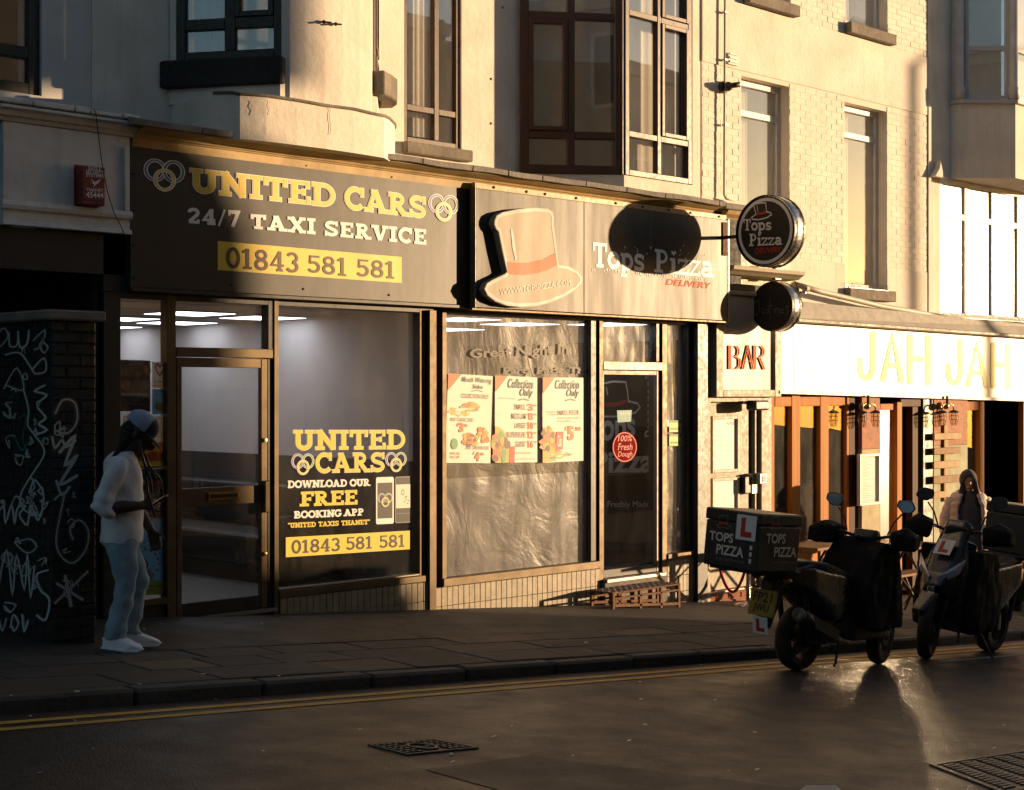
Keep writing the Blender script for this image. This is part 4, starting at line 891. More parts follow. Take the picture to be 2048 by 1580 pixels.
def flat_poly(name, mat, P, Y, parent): 
    m = MB(); m.add([(x, Y, z) for x, z in P], [tuple(range(len(P)))]); o = m.build(name, mat, parent); return o
m = MB(); m.prism(hp, YH, YS-.001); m.build('hat_body', 'sign_hat', hat)
rim = MB(); ip, op = inset(hp, .035), inset(hp, .006); n_ = len(hp)
rim.add([(x, YH-.002, z) for x, z in op] + [(x, YH-.002, z) for x, z in ip], [(i, (i+1) % n_, n_+(i+1) % n_, n_+i) for i in range(n_)]); rim.build('border', 'sign_grey', hat)
def pz(pts, Y): return [(lambda p: (p.x, p.z))(PY(900+x/3.531, 360+y/3.531, Y)) for x, y in pts]
flat_poly('hat_band', 'sign_band', pz([(400,577),(470,585),(560,583),(660,560),(745,517),(756,598),(700,630),(620,657),(520,672),(412,664)], YH), YH-.0035, hat)
flat_poly('highlight', 'sign_silver', pz([(427,345),(437,345),(450,400),(470,560),(460,566),(440,480)], YH), YH-.0035, hat)
sans('WWW.TOPSPIZZA.COM', QY(YH, 900+350/3.531, 360+772/3.531, 360+815/3.531, 900+850/3.531, 360+700/3.531, 360+742/3.531), 'sign_silver', hat, .0, d=.004)
cv = lambda x: 900+x/3.531
slab_text('Tops', QY(YS, cv(1003), 360+438/3.531, 360+612/3.531, cv(1372), 360+478/3.531, 360+645/3.531), 'sign_bright', ps, 'tops', .0025, gap=-.03)
slab_text('Pizza', QY(YS, cv(1440), 360+486/3.531, 360+650/3.531, cv(1862), 360+530/3.531, 360+690/3.531), 'sign_bright', ps, 'tops', .0025, gap=-.03)
sans('DELIVERY', QY(YS, cv(1522), 360+697/3.531, 360+740/3.531, cv(1845), 360+727/3.531, 360+770/3.531), 'sign_orange', ps, .025, .25, d=.003)
fl = MB(); rf = random.Random(6)
for i in range(130):                                             # flaking white rims round the old letters
    u = rf.random(); x = cv(1003+u*860); base = 360+(612+u*80)/3.531; y = base + rf.choice([-52, 3, 4, 6, 8])*rf.uniform(.6, 1.15)*(1 if u < .95 else .6); p = PY(x, y, YS); s = rf.uniform(.004, .013)
    fl.add([(p.x-s, YS-.003, p.z), (p.x, YS-.006, p.z-s*rf.uniform(1,2.2)), (p.x+s*.8, YS-.004, p.z+s*.5), (p.x, YS-.003, p.z+s)], [(0,1,2,3)])
fl.build('flaking_paint', 'sign_white', ps)['kind'] = 'stuff'
# ---------------------------------------------------------------- projecting round signs
def round_sign(name, label, X, cy, cz, r, th, arm_z, plate, back=-.09):
    root = empty(name, (X, 0, cz), label=label, cat='sign')
    MB().lathe([(r*.985,.0),(r,.004),(r,th),(r*.98,th+.004)], (X, cy, cz), 'x', 56).build('rim', 'steel_rim', root, smooth=True)
    MB().lathe([(r*1.012,-.012),(r*1.012,.02),(r*.97,.02),(r*.97,-.012)], (X, cy, cz), 'x', 56, caps=False).build('edge_band', 'black_paint', root); MB().lathe([(r*1.012,th-.015),(r*1.012,th+.01),(r*.97,th+.01)], (X, cy, cz), 'x', 56, caps=False).build('edge_band', 'black_paint', root)
    MB().lathe([(0,-.004),(r*.97,-.004),(r*.97,.0),(0,.0)], (X, cy, cz), 'x', 56).build('face', 'ink_black', root)
    MB().tube([(X+th/2, cy+r*.9, arm_z), (X+th/2, back, arm_z)], .02, 8).build('arm', 'black_paint', root)
    return root
XT = 13.25; cyT = -.565; czT = fz(1535, 461, -.565)
q_ = PX(1531, 462, XT); cyT, czT, rT = q_.y, q_.z, .372
tr = round_sign('round_sign', 'round black pizza sign with steel rim projecting from the wall', XT, cyT, czT, rT, .17, czT-.02, None)
bx('wall_plate', 'rust', tr, XT+.09, XT+.17, -.0975, -.0925, czT-.21, czT+.15); MB().ring((cyT, czT), rT*.835, rT*.925, XT-.0065, XT-.0042, 'x', 56).build('ring', 'ink_white', tr)
def ZX(x, y): return (1420+x/3.673, 370+y/3.673)
def qx(X, x0, t0, b0, x1, t1, b1): a, b = ZX(x0, t0), ZX(x0, b0); c, d = ZX(x1, t1), ZX(x1, b1); return QX(X-.005, a[0], a[1], b[1], c[0], c[1], d[1])
slab_text('Tops', qx(XT, 245, 250, 335, 452, 250, 330), 'ink_white', tr, 'tops', .002, gap=-.03); slab_text('Pizza', qx(XT, 287, 358, 450, 532, 358, 438), 'ink_white', tr, 'tops', .002, gap=-.03)
sans('DELIVERY', qx(XT, 330, 466, 503, 528, 455, 492), 'ink_red', tr, .02, .25)
m = MB()
q = qx(XT, 0, 0, 1580, 808, 0, 1580)
def zq(x, y): return (x/808, 1-y/1580)
hp2 = [(350,205),(333,150),(345,138),(420,130),(424,140),(428,195),(460,205),(465,218),(430,240),(370,255),(325,252),(317,240),(350,215),(350,205)]
stroke(m, q, [zq(*p) for p in hp2], .006, 1, 1, 0, .003); stroke(m, q, [zq(358,150), zq(366,195)], .005, 1, 1, 0, .003); m.build('hat_mark', 'ink_white', tr)
m = MB(); m.add([q.at(*zq(*p), .002) for p in [(350,205),(428,192),(430,208),(352,224)]], [(0,1,2,3)]); m.build('hat_band', 'ink_red', tr)
XJs = 14.05; q_ = PX(1545, 613, XJs)
jr = round_sign('round_sign', 'plain black round bar sign with faint handwriting below the pizza sign', XJs, q_.y, q_.z, .272, .15, q_.z+.0, None, back=.10)
rsn = [[(345,858),(375,850),(372,930),(350,960),(335,935)], [(395,905),(398,940),(415,940),(418,905)], [(448,905),(430,915),(446,930),(430,945)], [(452,830),(455,985)], [(435,890),(475,885)], [(478,905),(480,940)], [(492,945),(495,905),(512,910),(515,942)], [(550,915),(530,915),(530,940),(552,935)], [(592,890),(570,895),(588,930),(572,962)]]
m = MB(); q = qx(XJs, 0, 0, 1580, 808, 0, 1580)
for st_ in rsn: stroke(m, q, [zq(*p) for p in st_], .0028, 1, 1, 0, .002)
m.build('handwriting', 'ink_grey', jr)
m = MB(); m.box(XJs+.05, XJs+.10, .075, .10, q_.z-.16, q_.z+.17); m.box(XJs+.0, XJs+.14, .085, .10, q_.z-.03, q_.z+.02); m.build('bracket', 'black_paint', jr)

# ---------------------------------------------------------------- shop fronts and rooms
YG = .14
def bars(parent, name, mat, rects, y0=.09, y1=.19, bevel=.004, each=True):
    for (x0, x1, z0, z1) in rects: bx(name, mat, parent, x0, x1, y0, y1, z0, z1, bevel=bevel)
def pane(parent, x0, x1, z0, z1, mat='glass', y=YG, name='pane'): return bx(name, mat, parent, x0, x1, y, y+.006, z0, z1, bevel=0)
g = lambda px: fx(px, .1)
tf = empty('taxi_shop_frontage', (7.6, .1, 0), label='taxi office shop front in dark bronze metal with glass door', cat='shop front')
ZT = 2.50
bars(tf, 'mullion', 'bronze_alu', [(g(333), g(351), -.06, ZT), (g(838), g(850), -.3, ZT)])
bars(tf, 'mullion', 'bronze_alu', [(g(545)+.003, g(555), -.2, ZT)], .08, .19); bars(tf, 'mullion', 'dark_alu', [(g(535), g(545), 2.03, ZT)])
bars(tf, 'mullion', 'bronze_alu', [(g(852), g(866), -.35, ZT-.02)], .05, .19)
bars(tf, 'head_rail', 'dark_alu', [(g(236), g(866), 2.455, 2.499)], .092, .188)
bars(tf, 'transom', 'bronze_alu', [(g(351)+.003, g(545)-.003, 2.02, 2.095)], .085, .19)
bars(tf, 'transom', 'bronze_alu', [(g(237), g(333), .10, .15)]); bars(tf, 'kick_panel', 'black_paint', [(g(237), g(333)-.002, -.12, .098)], .11, .18)
pane(tf, g(236), g(333), .15, 2.47); pane(tf, g(351), g(536), 2.09, 2.47); pane(tf, g(555), g(838), .12, 2.47)
bars(tf, 'sill', 'silver_alu', [(g(555)+.002, g(838)-.004, .105, .122)], .085, .15); bars(tf, 'sill', 'bronze_alu', [(g(555), g(868), .045, .103)], .07, .19)
dx0, dx1 = g(353), g(545)
dr = empty('door', (0,0,0), parent=tf); dr.location = (dx0-7.6, .0, .0)
st_l, st_r = g(364), g(523)
for a in ((dx0+.004, st_l, -.02, 2.015), (st_r, g(535), -.02, 2.015)): bx('stile', 'bronze_alu', dr, a[0], a[1], .10, .15, a[2], a[3])
for a in ((.84, .985), (-.02, .085), (1.94, 2.015)): bx('rail', 'bronze_alu' if a[0] > .2 else 'dark_alu', dr, st_l, st_r, .104, .146, a[0], a[1])
bars(tf, 'jamb', 'dark_alu', [(g(535)+.002, g(545), -.05, 2.019)], .10, .19)
pane(dr, st_l, st_r, .085, .84, y=.124); pane(dr, st_l, st_r, .985, 1.94, y=.124)
lx0, lx1 = g(415), g(478); lb = bx('letterbox', 'brass', dr, lx0, lx1, .088, .1035, .885, .945); bx('flap', 'dark_alu', lb, lx0+.02, lx1-.02, .082, .0878, .90, .93)
bx('pull_handle', 'bronze_alu', dr, g(524), g(534), .055, .0995, .76, 1.02, bevel=.006); MB().lathe([(.018,0),(.018,-.015),(0,-.018)], (g(529), .0995, 1.35), 'y', 12).build('lock', 'brass', dr); MB().lathe([(.018,0),(.018,-.015),(0,-.018)], (g(529), .0995, .42), 'y', 12).build('lock', 'brass', dr)
bars(tf, 'threshold', 'silver_alu', [(g(353), g(548), -.055, -.025)], .05, .2)
# tiled base under the windows
def tiles(parent, x0, x1, zt, y=.075, rows_=4):
    bx('tile_bed', 'tile_grout', parent, x0, x1, y+.008, .19, -1.0, zt, bevel=0)
    r = random.Random(int(x0*10)); n = round((x1-x0)/.068); w_ = (x1-x0)/n; me = None
    for j in range(rows_):
        z1 = zt-.004-j*.172
        for i in range(n):
            xc = x0+(i+.5)*w_
            if z1 < zg(xc, 0)-.02: continue
            if r.random() < .012: continue
            if me is None:
                o = MB().box(-w_/2+.0025, w_/2-.0025, 0, .012, -.168, 0).build('tile', 'tile_tan', None, bevel=.002); bake(o); me = o.data
            else: o = bpy.data.objects.new('tile', me); COL.objects.link(o)
            o.parent = parent; o.location = Vector((xc, y+r.uniform(-.0008,.0008), z1)) - parent.location; o.rotation_euler = (r.uniform(-.006,.006), 0, r.uniform(-.006,.006))
tiles(tf, g(557), g(866), .043, rows_=3)
pf = empty('pizza_shop_frontage', (11.2, .1, -.3), label='pizza shop front with a filmed window and narrow glass door', cat='shop front')
zs_ = .055
bars(pf, 'mullion', 'bronze_alu', [(g(881), g(890), -.45, ZT-.03), (g(1195), g(1203), -.45, ZT-.04), (g(1321), g(1331), -.5, ZT-.04)], .075, .19); bars(pf, 'mullion', 'dark_alu', [(g(1181), g(1195)-.002, zs_, ZT-.04), (g(1312), g(1321)-.002, 2.06, ZT-.04), (g(1377), g(1385), -.3, ZT-.04)], .095, .19)
bars(pf, 'head_rail', 'dark_alu', [(g(882), g(1385), 2.46, 2.487)], .09, .19); bars(pf, 'transom', 'silver_alu', [(g(1203)+.002, g(1321)-.002, 1.97, 2.055)], .07, .19)
bars(pf, 'sill', 'bronze_alu', [(g(882), g(1196), -.02, zs_), (g(1331), g(1384), -.02, .045)], .06, .19)
pane(pf, g(890), g(1181), zs_, 2.475, 'glass'); pane(pf, g(1331), g(1377), .045, 2.475, 'glass'); pane(pf, g(1203), g(1312), 2.055, 2.475, 'glass')
# thin plastic film hung behind the panes
for (x0, x1, z0, z1, mt) in ((g(890), g(1181), .95, 2.475, 'glass_film'), (g(890), g(1181), zs_, .95, 'glass_film_low'), (g(1331), g(1377), .045, 2.475, 'glass_film'), (g(1203), g(1312), 2.055, 2.475, 'glass_film')):
    m = MB(); nx, nz = 24, 24; r = random.Random(9); v = []
    for j in range(nz+1):
        for i in range(nx+1):
            x, z = x0+(x1-x0)*i/nx, z0+(z1-z0)*j/nz; v.append((x, .163+.009*noise.noise((x*5, z*2.2, 1))+.006*noise.noise((x*14, z*4, 7)), z))
    m.add(v, [(j*(nx+1)+i, j*(nx+1)+i+1, (j+1)*(nx+1)+i+1, (j+1)*(nx+1)+i) for j in range(nz) for i in range(nx)]).build('plastic_film', mt, pf, smooth=True)
tiles(pf, g(868), g(1196), -.022); tiles(pf, g(1331), g(1386), -.022)
pd = empty('door', (0,0,0), parent=pf); pd.location = (g(1203)-11.2, 0, 0)
dl, dr_ = g(1203)+.004, g(1320)
for a, mt in (((dl, dl+.035), 'dark_alu'), ((dr_-.05, dr_), 'silver_alu')): bx('stile', mt, pd, a[0], a[1], .10, .15, -.13, 1.965)
bx('rail', 'dark_alu', pd, dl+.035, dr_-.05, .104, .146, -.13, -.05); bx('rail', 'dark_alu', pd, dl+.035, dr_-.05, .104, .146, 1.92, 1.965); pane(pd, dl+.035, dr_-.05, -.05, 1.92, 'glass_clean', .124)
bars(pf, 'threshold', 'galv', [(g(1203), g(1321), -.17, -.135)], .02, .2); bx('step_face', 'stone_dark', pf, g(1200), g(1325), .03, .19, -.9, -.172)
# loose metal step outside the pizza shop door
s0, s1 = PY(1205, 1180, -.30), PY(1358, 1180, -.30)
ms = empty('metal_step', (s0.x, -.2, zg(s0.x, -.2)), label='low rusty tread-plate step standing at the pizza shop door', cat='step')
zt_ = fz(1280, 1177, -.28); xs0, xs1 = fx(1222, -.28), fx(1358, -.28)
tp = bx('tread', 'rust', ms, xs0, xs1, -.30, .0, zt_-.015, zt_, bevel=.003)
m = MB(); r = random.Random(4)
for i in range(24):
    for j in range(7):
        x, y = xs0+.03+(xs1-xs0-.06)*i/23, -.28+.26*j/6; a = .7 if (i+j) % 2 else -.7; c_, s_ = math.cos(a)*.014, math.sin(a)*.014; m.tube([(x-c_, y-s_, zt_+.0005), (x+c_, y+s_, zt_+.0005)], .0035, 5)
m.build('tread_pattern', 'galv', tp)['kind'] = 'stuff'
for y in (-.29, -.01):
    for x in (xs0+.02, (xs0+xs1)/2-.1, (xs0+xs1)/2+.22, xs1-.02): bx('leg', 'rust', ms, x-.018, x+.018, y-.012, y+.012, zg(x, y), zt_-.016)
    bx('crossbar', 'rust', ms, xs0+.04, xs1-.04, y-.012, y+.012, zt_-.075, zt_-.055); bx('crossbar', 'rust', ms, xs0+.04, xs1-.04, y-.012, y+.012, zg(xs0, y)+.02, zg(xs0, y)+.045) if False else None
    m = MB(); m.hexa([(xs0+.04, y-.012, zg(xs0, y)+.02), (xs1-.04, y-.012, zg(xs1, y)+.03), (xs1-.04, y+.012, zg(xs1, y)+.03), (xs0+.04, y+.012, zg(xs0, y)+.02)], [(xs0+.04, y-.012, zg(xs0, y)+.045), (xs1-.04, y-.012, zg(xs1, y)+.055), (xs1-.04, y+.012, zg(xs1, y)+.055), (xs0+.04, y+.012, zg(xs0, y)+.045)]).build('crossbar', 'rust', ms)
# rooms behind the glass
tr_ = empty('taxi_office', (7.6, 2.5, 0), label='white walled taxi waiting room with lit ceiling panels behind the glass', cat='room')
bx('floor', 'room_floor', tr_, 6.06, 9.19, .2, 5.49, -.08, -.03, bevel=0); bx('ceiling', 'room_ceiling', tr_, 6.06, 9.19, .2, 5.49, 2.47, 2.50, bevel=0)
for x0, x1, y0, y1 in ((9.18, 9.195, .2, 5.48), (6.06, 9.18, 5.47, 5.485), (6.055, 6.07, .2, 5.46)): bx('dado', 'room_dado', tr_, x0, x1, y0, y1, -.03, 1.12, bevel=0)
for i in range(6): bx('ceiling_grid', 'grid_white', tr_, 6.07, 9.17, .6+i*.9-.012, .6+i*.9+.012, 2.464, 2.4695, bevel=0)
for i in range(4): bx('ceiling_grid', 'grid_white', tr_, 6.6+i*.8-.012, 6.6+i*.8+.012, .21, 5.45, 2.4635, 2.4638, bevel=0)
pr_ = empty('pizza_shop_room', (11.2, 2.5, -.3), label='lit pizza shop room seen dimly through the plastic film', cat='room')
bx('floor', 'room_floor', pr_, 9.31, 12.94, .2, 5.49, -.35, -.2, bevel=0); bx('ceiling', 'room_ceiling', pr_, 9.31, 12.94, .2, 5.49, 2.47, 2.50, bevel=0)
bx('counter', 'black_matt', pr_, 11.0, 12.9, 2.4, 3.0, -.2, .9); bx('dark_end_panel', 'black_matt', pr_, 12.90, 12.94, .2, 3.5, -.2, 2.3)  # black panel over the end wall, added to darken the doorway view
def led(room, label, x, y, s=.59):
    o = empty('ceiling_light', (x, y, 2.455), label=label, cat='ceiling light', group='lit ceiling panels in the shops')
    bx('frame', 'grid_white', o, x-s/2-.015, x+s/2+.015, y-s/2-.015, y+s/2+.015, 2.456, 2.462, bevel=0); bx('diffuser', 'panel_light', o, x-s/2, x+s/2, y-s/2, y+s/2, 2.452, 2.4555, bevel=0)
for lab, x, y in (('square lit ceiling panel nearest the taxi office door', 7.85, 1.75), ('square lit ceiling panel above the big taxi office window', 8.8, 1.95), ('lit ceiling panel at the middle of the taxi office', 7.9, 3.1), ('lit ceiling panel deep in the taxi office by the wall', 8.8, 3.45), ('lit ceiling panel at the far end of the taxi office', 8.8, 4.9),
                  ('lit ceiling panel at the window edge of the pizza shop', 10.35, .85), ('lit ceiling panel above the pizza shop posters', 11.5, 1.15), ('lit ceiling panel by the pizza shop door', 12.2, .55), ('lit ceiling panel at the back of the pizza shop', 11.9, 2.7), ('small far lit ceiling panel in the pizza shop', 11.2, 4.2)): led(None, lab, x, y)
so_ = empty('waiting_sofa', (8.7, 2.5, -.03), label='low black sofa along the wall of the taxi office', cat='sofa')
bx('seat', 'sofa_black', so_, 8.4, 9.16, 1.4, 3.9, .12, .42, bevel=.05, bseg=3); bx('backrest', 'sofa_black', so_, 8.98, 9.17, 1.4, 3.9, .425, .85, bevel=.05, bseg=3); bx('armrest', 'sofa_black', so_, 8.4, 9.16, 1.2, 1.39, .0, .6, bevel=.05, bseg=3); bx('armrest', 'sofa_black', so_, 8.4, 9.16, 3.91, 4.1, .0, .6, bevel=.05, bseg=3); bx('plinth', 'black_matt', so_, 8.45, 9.1, 1.4, 3.9, -.03, .118)
# taxi lettering on the glass
tw = empty('window_lettering', (8.4, YG, 1.0), label='yellow and white taxi lettering stuck on the big window', cat='lettering')
YL = YG-.003
def zc(x, y): return (540+x/4.16, 820+y/4.16)
def ql(Y, x0, t0, b0, x1, t1, b1, f=zc): a, b = f(x0, t0), f(x0, b0); c, d = f(x1, t1), f(x1, b1); return QY(Y, a[0], a[1], b[1], c[0], c[1], d[1])
slab_text('UNITED', ql(YL, 188, 168, 333, 1127, 168, 323), 'ink_yellow', tw, 'bold', .002, outline='ink_cream', og=.02, gap=.0)
slab_text('CARS', ql(YL, 375, 358, 524, 955, 355, 512), 'ink_yellow', tw, 'bold', .002, outline='ink_cream', og=.02, gap=.0)
rings_logo(ql(YL, 180, 362, 545, 365, 360, 540), tw, .001, 'ink_white', cols=('ink_blue','ink_green','ink_yellow')); rings_logo(ql(YL, 962, 350, 520, 1132, 348, 515), tw, .001, 'ink_white', cols=('ink_blue','ink_green','ink_yellow'))
slab_text('DOWNLOAD', ql(YL, 145, 588, 650, 640, 577, 637), 'ink_white', tw, 'heavy', .002, gap=-.02); slab_text('OUR', ql(YL, 662, 576, 636, 832, 572, 632), 'ink_white', tw, 'heavy', .002, gap=-.02)
slab_text('FREE', ql(YL, 250, 680, 803, 728, 664, 786), 'ink_yellow', tw, 'heavy', .002, gap=.0)
slab_text('BOOKING', ql(YL, 197, 842, 903, 595, 826, 886), 'ink_white', tw, 'heavy', .002, gap=-.02); slab_text('APP', ql(YL, 613, 825, 884, 782, 818, 876), 'ink_white', tw, 'heavy', .002, gap=-.02)
slab_text('“UNITED TAXIS THANET”', ql(YL, 148, 940, 982, 832, 910, 950), 'ink_yellow', tw, 'heavy', .002, gap=.0)
patch(ql(YL, 132, 1060, 1225, 1168, 1003, 1158), 'ink_yellow', tw, 'number_panel', d=.0)
slab_text('01843', ql(YL, 178, 1085, 1195, 585, 1062, 1172), 'ink_black', tw, 'phone', .002, gap=.04); slab_text('581', ql(YL, 632, 1058, 1165, 853, 1048, 1152), 'ink_black', tw, 'phone', .002, gap=.04); slab_text('581', ql(YL, 908, 1045, 1148, 1124, 1034, 1138), 'ink_black', tw, 'phone', .002, gap=.04)
for k, (q, base, scr) in enumerate(((ql(YL, 882, 560, 952, 1030, 555, 945), 'ink_white', 'ink_black'), (ql(YL, 1040, 556, 942, 1178, 550, 936), 'ink_grey', 'ink_cream'))):
    rr = [(.0,.03),(.06,.0),(.94,.0),(1,.03),(1,.97),(.94,1),(.06,1),(0,.97)]
    patch(q, base, tw, 'phone_picture', rr, .0005)
    if k == 0: patch(q, scr, tw, 'screen', ((.08,.12),(.92,.12),(.92,.88),(.08,.88)), .0012); q2 = Quad(q.at(.1,.36), q.at(.9,.36), q.at(.9,.66), q.at(.1,.66), (0,-1,0)); rings_logo(q2, tw, .002, 'ink_white', cols=('ink_blue','ink_green','ink_yellow'))
    else:
        patch(q, 'ink_black', tw, 'screen', ((.05,.02),(.95,.02),(.95,.98),(.05,.98)), .001); patch(q, scr, tw, 'map', ((.05,.32),(.95,.32),(.95,.83),(.05,.83)), .0016)
        m = MB(); stroke(m, q, arcp(.46,.66,.09,.05,0,360,14), .03, 1, 1, 0, .002); m.build('pin', 'ink_green', tw)
        for a, b in ((.55,.55),(.6,.5),(.75,.48),(.5,.46),(.7,.42),(.62,.57)): patch(q, 'ink_black', tw, 'map_mark', ((a,b),(a+.08,b+.01),(a+.1,b-.02),(a+.02,b-.01)), .0022)
        patch(q, 'ink_grey', tw, 'panel_line', ((.1,.2),(.9,.2),(.9,.21),(.1,.21)), .0018)

# ---------------------------------------------------------------- posters
def poster(label, q, mat, d=0.0, name='poster', cat='poster', group=None):
    c = q.at(.5,.5); root = empty(name, c.to_tuple(), label=label, cat=cat, group=group)
    m = MB(); n = 6; v = []
    for j in range(n+1):
        for i in range(n+1): v.append(q.at(i/n, j/n, d+.0025*noise.noise((i*.7, j*.5, c.x*9))))
    m.add(v, [(j*(n+1)+i, j*(n+1)+i+1, (j+1)*(n+1)+i+1, (j+1)*(n+1)+i) for j in range(n) for i in range(n)]); m.build('sheet', mat, root, smooth=True)
    return root
def sub(q, u0, v0, u1, v1): return Quad(q.at(u0,v0), q.at(u1,v0), q.at(u1,v1), q.at(u0,v1), q.n)
D_ = .0045
def txt(r, q, s, u0, v0, u1, v1, mat, bold=.01, shear=0): return sans(s, sub(q, u0, v0, u1, v1), mat, r, bold, shear, d=D_)
def zp(x, y): return (840+x/3.95, 560+y/3.95)
def food(r, q, cx, cy, rx, ry, cols, n, seed):
    rr = random.Random(seed)
    for i in range(n):
        a = rr.uniform(0, 6.28); k = math.sqrt(rr.random()); blob2d(q, r, cols[i % len(cols)], 'food_print', cx+rx*k*math.cos(a), cy+ry*k*math.sin(a), rx*rr.uniform(.22,.4), ry*rr.uniform(.2,.38), 9, seed*50+i, .25, D_-.0015+.00008*i)
def corner(r, q):
    patch(q, 'ink_orange', r, 'corner', ((0,.83),(.02,.82),(.29,1),(0,1)), D_-.001); patch(q, 'ink_cream', r, 'page_curl', ((.02,.82),(.24,.83),(.29,1)), D_-.0005)
YP = YG-.006
q = ql(YP, 220, 738, 1448, 572, 765, 1448, zp); q.c = [Vector(p) for p in (PY(*zp(200,1445),YP), PY(*zp(555,1448),YP), PY(*zp(574,760),YP), PY(*zp(222,738),YP))]
p1 = poster('white menu poster with chips and chicken on the pizza shop window', q, 'ink_cream'); corner(p1, q)
txt(p1, q, 'Mouth Watering', .30,.90,.98,.975, 'ink_teal', .015, .3); txt(p1, q, 'Sides', .54,.845,.78,.895, 'ink_teal', .015, .3); patch(q, 'ink_teal', p1, 'underline', ((.53,.82),(.65,.835),(.77,.82),(.77,.81),(.65,.825),(.53,.81)), D_)
txt(p1, q, 'COLLECTION ONLY', .30,.735,.92,.785, 'ink_grey', .02); food(p1, q, .50,.635,.19,.05, ('ink_gold','ink_orange','ink_gold'), 22, 1); food(p1, q, .27,.575,.20,.05, ('ink_gold','ink_cream','ink_gold'), 20, 2)
txt(p1, q, 'ANY CLASSIC SIDE', .07,.468,.58,.508, 'ink_grey', .015); txt(p1, q, '£', .22,.41,.27,.45, 'ink_orange', .03); txt(p1, q, '3', .27,.345,.37,.455, 'ink_orange', .05); txt(p1, q, '.99', .37,.405,.46,.44, 'ink_orange', .03)
food(p1, q, .53,.27,.17,.07, ('ink_orange','ink_brown','ink_gold'), 24, 3); food(p1, q, .80,.32,.14,.09, ('ink_gold','ink_orange'), 20, 4); blob2d(q, p1, 'ink_green', 'balloon', .18,.215,.075,.062, 18, 5, .03, D_-.0005)
txt(p1, q, 'ANY CHICKEN SIDE', .44,.155,.96,.195, 'ink_grey', .015); txt(p1, q, '£', .60,.095,.64,.135, 'ink_orange', .03); txt(p1, q, '4', .64,.02,.74,.13, 'ink_orange', .05); txt(p1, q, '.99', .74,.085,.84,.12, 'ink_orange', .03); txt(p1, q, 'WITH ONE', .09,.09,.31,.122, 'ink_grey', .01); txt(p1, q, 'FREE DIP', .10,.05,.30,.08, 'ink_grey', .01)
q = ql(YP, 592, 755, 1445, 926, 770, 1440, zp)
p2 = poster('white price list poster between the two other window posters', q, 'ink_cream'); corner(p2, q)
def script2(r, q): txt(r, q, 'Collection', .30,.865,.90,.975, 'ink_teal', .02, .3); txt(r, q, 'Only', .58,.75,.90,.865, 'ink_teal', .02, .3); patch(q, 'ink_teal', r, 'underline', ((.56,.735),(.68,.75),(.80,.735),(.80,.72),(.68,.735),(.56,.72)), D_)
script2(p2, q); txt(p2, q, 'WHAT YOU THOUGHT', .09,.735,.48,.752, 'ink_grey', 0)
for i, (a, b, c_, u0) in enumerate((('SMALL','3','.99',.45), ('MEDIUM','8','.99',.38), ('LARGE','10','.99',.46), ('SUPERSIZE','12','.99',.27), ('GIANT','16','.99',.48))):
    v = .615-i*.108; txt(p2, q, a, u0, v, .72, v+.065, 'ink_grey', .02); txt(p2, q, '£', .745, v+.045, .77, v+.07, 'ink_orange', .02); txt(p2, q, b, .775, v-.012, .90, v+.075, 'ink_orange', .04); txt(p2, q, c_, .905, v+.04, .98, v+.066, 'ink_orange', .02)
patch(q, 'ink_gold', p2, 'pizza_print', [(0,0)] + arcp(0,.1,.36,.32,-18,90,10), D_-.002); food(p2, q, .12,.18,.2,.16, ('ink_orange','ink_gold','ink_brown','ink_green'), 26, 7); patch(q, 'ink_red', p2, 'can_print', ((.33,.0),(.45,.0),(.46,.19),(.34,.19)), D_-.0002); txt(p2, q, 'WITH CAN OF DRINK', .48,.10,.84,.122, 'ink_grey', 0); txt(p2, q, 'FROM CHOOSE TO TAX AND OFFERS MAY', .5,.035,.97,.048, 'ink_grey', 0)
q = ql(YP, 968, 770, 1445, 1290, 772, 1428, zp)
p3 = poster('white small pizza offer poster nearest the pizza shop door', q, 'ink_cream'); corner(p3, q); script2(p3, q)
txt(p3, q, 'SMALL PIZZA', .36,.555,.90,.612, 'ink_grey', .02); txt(p3, q, 'MARGHERITA', .09,.583,.33,.603, 'ink_grey', 0); txt(p3, q, '+ 2 TOPPINGS', .09,.555,.33,.573, 'ink_grey', 0); txt(p3, q, 'WITH 2 PCS GARLIC BREAD', .36,.508,.90,.53, 'ink_grey', 0); txt(p3, q, '& CAN OF DRINK', .36,.474,.69,.494, 'ink_grey', 0)
txt(p3, q, '£', .54,.37,.59,.42, 'ink_orange', .03); txt(p3, q, '5', .60,.25,.76,.425, 'ink_orange', .05); txt(p3, q, '.99', .77,.36,.93,.41, 'ink_orange', .03)
patch(q, 'ink_gold', p3, 'pizza_print', [(0,.0)] + arcp(0,.12,.33,.30,-20,90,10), D_-.002); food(p3, q, .13,.25,.18,.14, ('ink_orange','ink_gold','ink_brown'), 26, 8); patch(q, 'ink_red', p3, 'can_print', ((.31,.13),(.48,.15),(.50,.36),(.33,.36)), D_-.0002); txt(p3, q, 'Cola', .36,.18,.45,.32, 'ink_white', .02, .2); food(p3, q, .42,.075,.25,.05, ('ink_gold','ink_green','ink_cream','ink_gold'), 26, 9)
